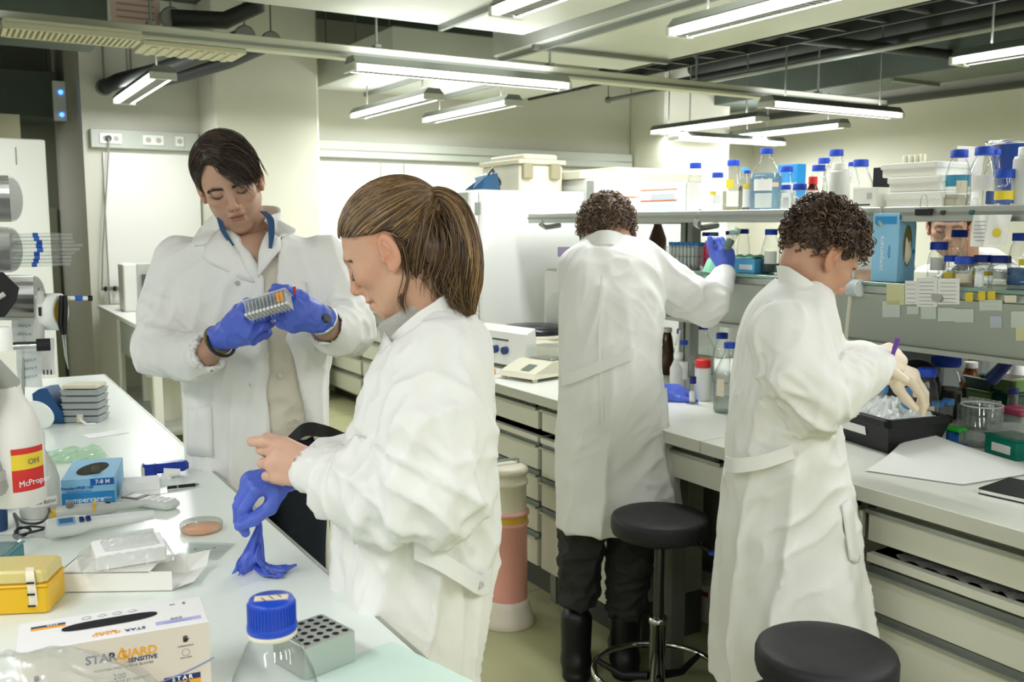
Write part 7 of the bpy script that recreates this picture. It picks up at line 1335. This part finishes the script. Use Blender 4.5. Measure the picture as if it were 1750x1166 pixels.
# ---------------------------------------------------------------- the man leaning over the right bench, seen from behind
def man_back():
    B = Body(1050, 3.08, 'curly haired man in a white lab coat leaning over the right bench, seen from behind'); L = B.L
    lf = B.loft([(398, 1008, 1062, .05, .2), (415, 988, 1098, .1, .17), (440, 972, 1120, .125, .14), (480, 962, 1130, .135, .1), (540, 957, 1130, .13, .05), (600, 956, 1126, .125, .02), (660, 955, 1132, .125, .0), (740, 954, 1142, .125, -.01), (820, 952, 1156, .13, -.015), (880, 952, 1166, .135, -.02), (898, 952, 1170, .135, -.02)])
    F = Field((-.3, -.3, .55), (.5, .62, 1.62), .0065); F.add(lf.prim(e=2.4), .01)
    ra = [L(1095, 450, .14), L(1160, 500, .16), L(1208, 520, .18), L(1226, 496, .26), L(1236, 472, .3)]; la = [L(990, 460, .16), L(1000, 600, .3), L(1050, 665, .36), L(1110, 680, .38)]
    chain(F, ra, [.078, .074, .066, .052, .044], .025); chain(F, la, [.075, .065, .055, .042], .03)
    F.sub(rc(L(1060, 960, -.02), L(1060, 870, -.02), .15, .1), .01)
    folds = [(L(1060, 820, -.12), .35, (.1, 0, 1), 15, 1.5, .015, 1), (L(1000, 560, -.05), .25, (.35, 0, 1), 16, 2.2, .009, 2), (L(1140, 480, .1), .14, (.8, 0, -.6), 24, 4, .012, 3), (L(1205, 520, .15), .1, (.9, 0, .4), 34, 8, .012, 4), (L(1110, 560, .05), .13, (.7, 0, -.7), 26, 5, .009, 5), (L(1090, 760, -.1), .2, (.7, 0, .5), 26, 5, .008, 6), (None, 1, (.1, 0, 1), 12, 3, .004, 7)]
    B.emit('lab_coat', F, coat_m, folds)
    B.ribbon('belt', [L(960, 650, -.11), L(985, 643, -.128), L(1030, 625, -.13), L(1078, 606, -.125), L(1084, 603, -.11)], .036, coat_m, .004)
    B.ribbon('back_seam', [L(1028, 470, -.038), L(1024, 560, -.088), L(1026, 640, -.129), L(1030, 740, -.14)], .006, coat_m, .003, (1, 0, 0))
    B.ribbon('collar', [L(1072, 420, .16), L(1062, 412, .1), L(1042, 406, .068), L(1020, 408, .075), L(1004, 420, .12), L(1000, 428, .18)], .05, coat_m, .006, nrm((0, .45, 1)))
    B.patch('pocket', lf, [(1112, 668), (1137, 660), (1140, 735), (1114, 728)], coat_m, .004, .003)
    R = head_frame(350, 42, -6); c = L(1040, 402, .24); sc = 1.0; nk = L(1034, 440, .17); skin = (.46, .26, .18)
    parts = [head_mesh(R, c, nk, sc, .0035, False, -.004, skin)]
    Wl = L(1132, 668, .42)
    parts.append(core(B, lf, [(ra[:4], [.045]*4), (la, [.045, .04, .035, .028])], skin)); body_obj(B, parts)
    cc, cr = np.array((0, -.015, .036)), np.array((.089, .108, .097)); zc = [(-.16, -.05), (-.09, -.075), (-.05, -.05), (-.028, -.0), (-.01, .035), (.02, .03), (.05, .058), (.12, .072)]
    hp = [cap_mesh(R, c, sc, cc, cr, zc, (.1, .065, .042), .0045, .012, 3, 60)]; hp.append(curls(R, c, sc, cc, cr, zc, 750, (.07, .045, .028), (.32, .21, .14))); hair_obj(B, hp)
    # trousers and boots
    gm = mat('charcoal_trousers', '#2f302f', .85, bump=.2, bscale=220)
    for (pts, rad) in (([L(1000, 870, .0), L(992, 960, .02), L(988, 1045, .05)], [.088, .068, .058]), ([L(1075, 870, .05), L(1075, 960, .05), L(1070, 1060, .07)], [.09, .072, .062])):
        lo, hi = np.min(pts, 0)-.14, np.max(pts, 0)+.14; f = Field(lo, hi, .006); chain(f, pts, rad, .02); f.sub(rc(pts[-1]-np.array([0, 0, .12]), pts[-1]-np.array([0, 0, .05]), .12, .1), .004)
        B.emit('trouser_leg', f, gm, [(None, 1, (1, .3, .25), 30, 9, .012, 3), (pts[-1], .12, (1, 0, .1), 45, 9, .012, 4)])
    for p in (L(985, 1060, .06), L(1068, 1080, .08)):
        x, y = p[0], p[1]; f = Field((x-.09, y-.13, -.01), (x+.09, y+.28, .3), .006); f.add(rc((x, y, .2), (x, y-.0, .07), .055, .05)).add(rc((x, y-.02, .045), (x, y+.15, .04), .05, .045), .025).add(ell((x, y-.03, .015), (.05, .05, .03)), .01); V, Fc, N = f.mesh(); V[:, 2] = np.maximum(V[:, 2], .001); newmesh('boot', V, Fc, mat('black_leather'), B.t, True)
    # gloves
    Wr = L(1240, 464, .31); V, Fc, tp = hand_mesh(B, 'g', Wr, nrm((.1, .15, 1)), (.55, -.75, .1), -1, glove_m, cuff=L(1235, 476, .295), cuffr=.036, curl=((.55, .9, .6), (.6, .95, .6), (.65, 1.0, .6), (.7, 1.0, .6)), thd=(-.55, .2, .75), r=1.1, palm=.07, res=.0028); newmesh('glove', V, Fc, glove_m, B.t, True)
    V, Fc, tp = hand_mesh(B, 'g', Wl, nrm((1, .05, -.12)), (.05, -.6, .8), 1, glove_m, cuff=L(1112, 682, .385), cuffr=.036, curl=((.3, .5, .3), (.35, .6, .3), (.4, .7, .3), (.45, .7, .3)), thd=(.85, -.45, -.1), r=1.1, palm=.075, res=.0028); newmesh('glove', V, Fc, glove_m, B.t, True)
    t = thing('sample_tube', 'sample tube with dark green contents held up in a blue glove', 'tube'); t.location = B.t.location; t.rotation_euler = B.t.rotation_euler
    a, b = L(1244, 420, .3), L(1257, 394, .32); u = b-a; MB().tube([a-u*.3, a-u*.1, a+u*.35], [.006, .014, .0145], 14).build('contents', mat('dark_green_liquid', '#0c4a33', .2), t); MB().tube([a-u*.35, a-u*.1, b], [.007, .0155, .016], 14, cap=False).build('wall', clear_pl, t); MB().tube([b-u*.15, b+u*.1], .0175, 16).build('cap', mat('pale_green_cap', '#b9d3bf', .4), t)
def curls(R, c, sc, cc, cr, zc, n, dark, light, amp=.008, rad=.0022, reach=.012):
    a = rng.random(n*2)*2*PI; uz = rng.uniform(-.8, 1, n*2); ro = np.stack([np.sqrt(1-uz**2)*np.cos(a), np.sqrt(1-uz**2)*np.sin(a), uz], 1); pt = cc+ro*cr
    ro = ro[pt[:, 2] > np.interp(pt[:, 1], [q for q, w_ in zc], [w_ for q, w_ in zc])+.004][:n]; n = len(ro); K = 16; t = np.linspace(0, 1, K)[None, :, None]
    base = cc+ro*cr*.99; tang = np.cross(ro, rng.normal(size=ro.shape)); tang /= np.linalg.norm(tang, axis=1, keepdims=True); bit = np.cross(ro, tang); ph = rng.random((n, 1, 1))*6.3; am = amp*rng.uniform(.5, 1.2, (n, 1, 1))
    P = base[:, None]+ro[:, None]*reach*np.sin(t*PI*.8)*rng.uniform(.3, 1.3, (n, 1, 1))+tang[:, None]*.026*t+am*(np.cos(t*8+ph)*bit[:, None]+.8*np.sin(t*8+ph)*ro[:, None]); V, Fc, cl = strand_mesh(c+sc*P@R.T, rad, hair_cols(n, dark, light, 1.4)); return V, Fc, cl
man_back()

# ---------------------------------------------------------------- the woman at the right bench
def woman_right():
    B = Body(1350, 2.3, 'curly short haired woman in a long white lab coat and cream gloves at the right'); L = B.L
    lf = B.loft([(472, 1338, 1392, .06, 0), (495, 1310, 1412, .11), (525, 1288, 1420, .16), (565, 1272, 1424, .185), (630, 1262, 1418, .19), (700, 1252, 1420, .185), (770, 1244, 1432, .175), (850, 1240, 1446, .18), (950, 1234, 1460, .2), (1050, 1226, 1476, .22), (1130, 1220, 1488, .23), (1158, 1218, 1491, .23)])
    F = Field((-.3, -.4, .38), (.4, .4, 1.42), .0062); F.add(lf.prim(), .01)
    ra = [L(1338, 570, -.14), L(1362, 640, -.175), L(1395, 685, -.18), L(1440, 655, -.14), L(1478, 632, -.11), L(1500, 618, -.09)]; la = [L(1385, 560, .14), L(1420, 640, .2), L(1470, 620, .14), L(1505, 622, .1)]
    chain(F, ra, [.075, .07, .068, .058, .047, .038], .025); chain(F, la, [.07, .062, .05, .04], .025); F.sub(rc(ra[-1]+(ra[-1]-ra[-2])*.6, ra[-1]+(ra[-1]-ra[-2])*2, .032, .06), .003)
    F.sub(rc(L(1350, 1330), L(1350, 1120), .24, .12), .01)
    folds = [(L(1350, 1020, -.15), .42, (.08, 0, 1), 14, 1.4, .02, 1), (L(1400, 900, -.15), .2, (.6, 0, .5), 22, 5, .009, 2), (L(1395, 680, -.2), .13, (.75, 0, -.5), 28, 6, .013, 3), (L(1455, 645, -.15), .1, (.3, 0, 1), 36, 8, .009, 4), (L(1320, 640, -.2), .2, (.15, 0, 1), 22, 2.4, .01, 5), (L(1290, 760, -.15), .15, (.6, 0, .6), 28, 5, .008, 6), (None, 1, (.1, 0, 1), 12, 3, .004, 7)]
    B.emit('lab_coat', F, coat_m, folds)
    B.ribbon('belt', [L(1240, 792, -.09), L(1258, 796, -.145), L(1300, 790, -.175), L(1345, 776, -.18), L(1372, 764, -.165)], .034, coat_m, .004)
    B.ribbon('collar', [L(1405, 515, -.05), L(1385, 498, -.085), L(1352, 478, -.07), L(1332, 474, -.02), L(1335, 474, .05)], [.04, .05, .056, .056, .05], coat_m, .006, nrm((-.12, .12, 1)))
    B.patch('pocket', lf, [(1400, 830), (1442, 822), (1452, 910), (1428, 926), (1410, 915)], coat_m, .013, .004)
    R = head_frame(72, 38); ear = L(1424, 439, -.078); sc = .97; c = ear-R@np.array([.08, -.012, -.014])*sc; nk = L(1368, 505, 0); skin = (.55, .31, .21)
    parts = [head_mesh(R, c, nk, sc, .0026, True, -.006, skin, (.42, .15, .13), (.06, .035, .022))]
    parts.append(core(B, lf, [(ra[:5], [.045]*5), (la, [.045, .04, .035, .03])], skin)); body_obj(B, parts)
    cc, cr = np.array((0, -.01, .04)), np.array((.087, .106, .095)); zc = [(-.16, -.05), (-.09, -.07), (-.06, -.055), (-.04, -.03), (-.03, .012), (.0, .02), (.015, .0), (.03, .004), (.042, .04), (.12, .06)]
    hp = [cap_mesh(R, c, sc, cc, cr, zc, (.055, .033, .022), .0045, .011, 3, 55), curls(R, c, sc, cc, cr, zc, 900, (.03, .018, .011), (.2, .125, .08), .007, .002, .012), face_hair(R, c, sc, -.006, True, (.05, .03, .02))]; hair_obj(B, hp)
    # latex-gloved hands; right one holds a purple pen
    Wr = L(1496, 618, -.085); d = nrm(L(1534, 612, -.06)-Wr); V, Fc, tp = hand_mesh(B, 'g', Wr, d, (-.2, -.75, .6), -1, latex_m, cuff=L(1482, 628, -.1), cuffr=.032, curl=((.75, 1.2, .6), (.8, 1.25, .6), (.85, 1.25, .6), (.9, 1.2, .6)), thd=(.15, -.7, -.4), th=(0, .25, .2), r=1.08, palm=.062, res=.0024); newmesh('glove', V, Fc, latex_m, B.t, True)
    Wl = L(1512, 624, .08); d = nrm(L(1550, 640, .06)-Wl); V, Fc, tp = hand_mesh(B, 'g', Wl, d, (.35, -.45, .8), 1, latex_m, cuff=L(1495, 618, .095), cuffr=.032, curl=((.5, .45, .3), (.6, .5, .3), (.65, .5, .3), (.6, .5, .3)), thd=(.25, -.5, -.75), th=(0, .2, .15), r=1.05, palm=.07, spread=.14, res=.0024); newmesh('glove', V, Fc, latex_m, B.t, True)
    t = thing('pen', 'purple marker pen in the latex gloved hand at right', 'pen'); t.location = B.t.location; t.rotation_euler = B.t.rotation_euler; a, b = L(1512, 648, -.1), L(1534, 580, -.115); pm = mat('purple_pen', '#6a3fa0', .35); MB().tube([a, a+(b-a)*.1, b], [.001, .0048, .0052], 10).build('barrel', pm, t); MB().cyl(b-(b-a)*.25, b+(b-a)*.03, .0058, 10).build('cap', pm, t)
    # legs and shoes under the coat
    for dx in (-.02, .1):
        f = Field((dx-.12, -.2, .0), (dx+.2, .2, .62), .008); chain(f, [(dx, 0, .55), (dx, 0, .1)], [.075, .05], .02); V, Fc, N = f.mesh(); newmesh('trouser_leg', V, Fc, mat('charcoal_trousers'), B.t, True)
        f = Field((dx-.1, -.12, -.01), (dx+.26, .12, .14), .008); f.add(rc((dx-.02, 0, .045), (dx+.14, 0, .035), .048, .038)); V, Fc, N = f.mesh(); V[:, 2] = np.maximum(V[:, 2], .001); newmesh('shoe', V, Fc, rubber, B.t, True)
woman_right()

# ---------------------------------------------------------------- two people at work on the far side of the shelves
def far_person(px, h, label, head_px, head_py, dh, yaw, pitch, skin, haircol, top_m, curly=False):
    B = Body(px, h, label); L = B.L; zs = [1.0, 1.2, 1.32, 1.4, 1.46, 1.5]; lf = Loft([(.0, 0, 0, .17, .12), (.5, 0, 0, .18, .12)]+[(z, 0, (dh*.6)*max(0, (z-1)/.5), r, d) for z, r, d in ((.95, .18, .12), (1.2, .2, .12), (1.33, .205, .115), (1.4, .15, .09), (1.45, .07, .06))])
    F = Field((-.4, -.5, .0), (.4, .4, 1.55), .012); F.add(lf.prim(), .01)
    for s in (-1, 1): chain(F, [(s*.2, dh*.4, 1.32), (s*.25, dh*.5, 1.08), (s*.12, dh-.25, 1.0)], [.06, .055, .045], .03)
    B.emit('work_coat', F, top_m, [(None, 1, (.1, 0, 1), 14, 3, .006, 3)])
    R = head_frame(yaw, pitch); c = L(head_px, head_py, dh); body_obj(B, [head_mesh(R, c, (0, dh*.6, 1.38), .98, .0034, False, -.004, skin)])
    cc, cr = np.array((0, -.014, .038)), np.array((.083, .103, .092)); zc = [(-.16, -.05), (-.09, -.07), (-.05, -.03), (-.02, .01), (.02, .0), (.036, .04), (.05, .064), (.12, .08)]
    n = 1800; a = rng.random(n)*2*PI; uz = rng.uniform(-.75, 1, n); ro = np.stack([np.sqrt(1-uz**2)*np.cos(a), np.sqrt(1-uz**2)*np.sin(a), uz], 1); pt = cc+ro*cr; ro = ro[pt[:, 2] > np.interp(pt[:, 1], [q for q, w_ in zc], [w_ for q, w_ in zc])]
    P = flow_strands(cc, cr, ro, lambda P, k: np.stack([P[:, 0]*4, P[:, 1]*3, 0*P[:, 0]-.5], 1)+.15*rng.normal(size=P.shape), 6, .008, (1, 1.05)); V, Fc, cl = strand_mesh(c+.98*P@R.T, .0016, hair_cols(len(ro), np.array(haircol)*.5, np.array(haircol)*2)); hair_obj(B, [cap_mesh(R, c, .98, cc, cr, zc, haircol, .005), (V, Fc, cl)])
far_person(1630, 4.25, 'dark haired person working behind the shelves, face half hidden by bottles', 1622, 383, -.35, 205, 18, (.45, .26, .18), (.02, .013, .01), coat_m)
far_person(1470, 5.2, 'brown haired person in grey seen from behind beyond the shelves', 1470, 392, -.1, 330, 10, (.45, .27, .19), (.09, .055, .035), mat('grey_top', '#8f938f', .9))
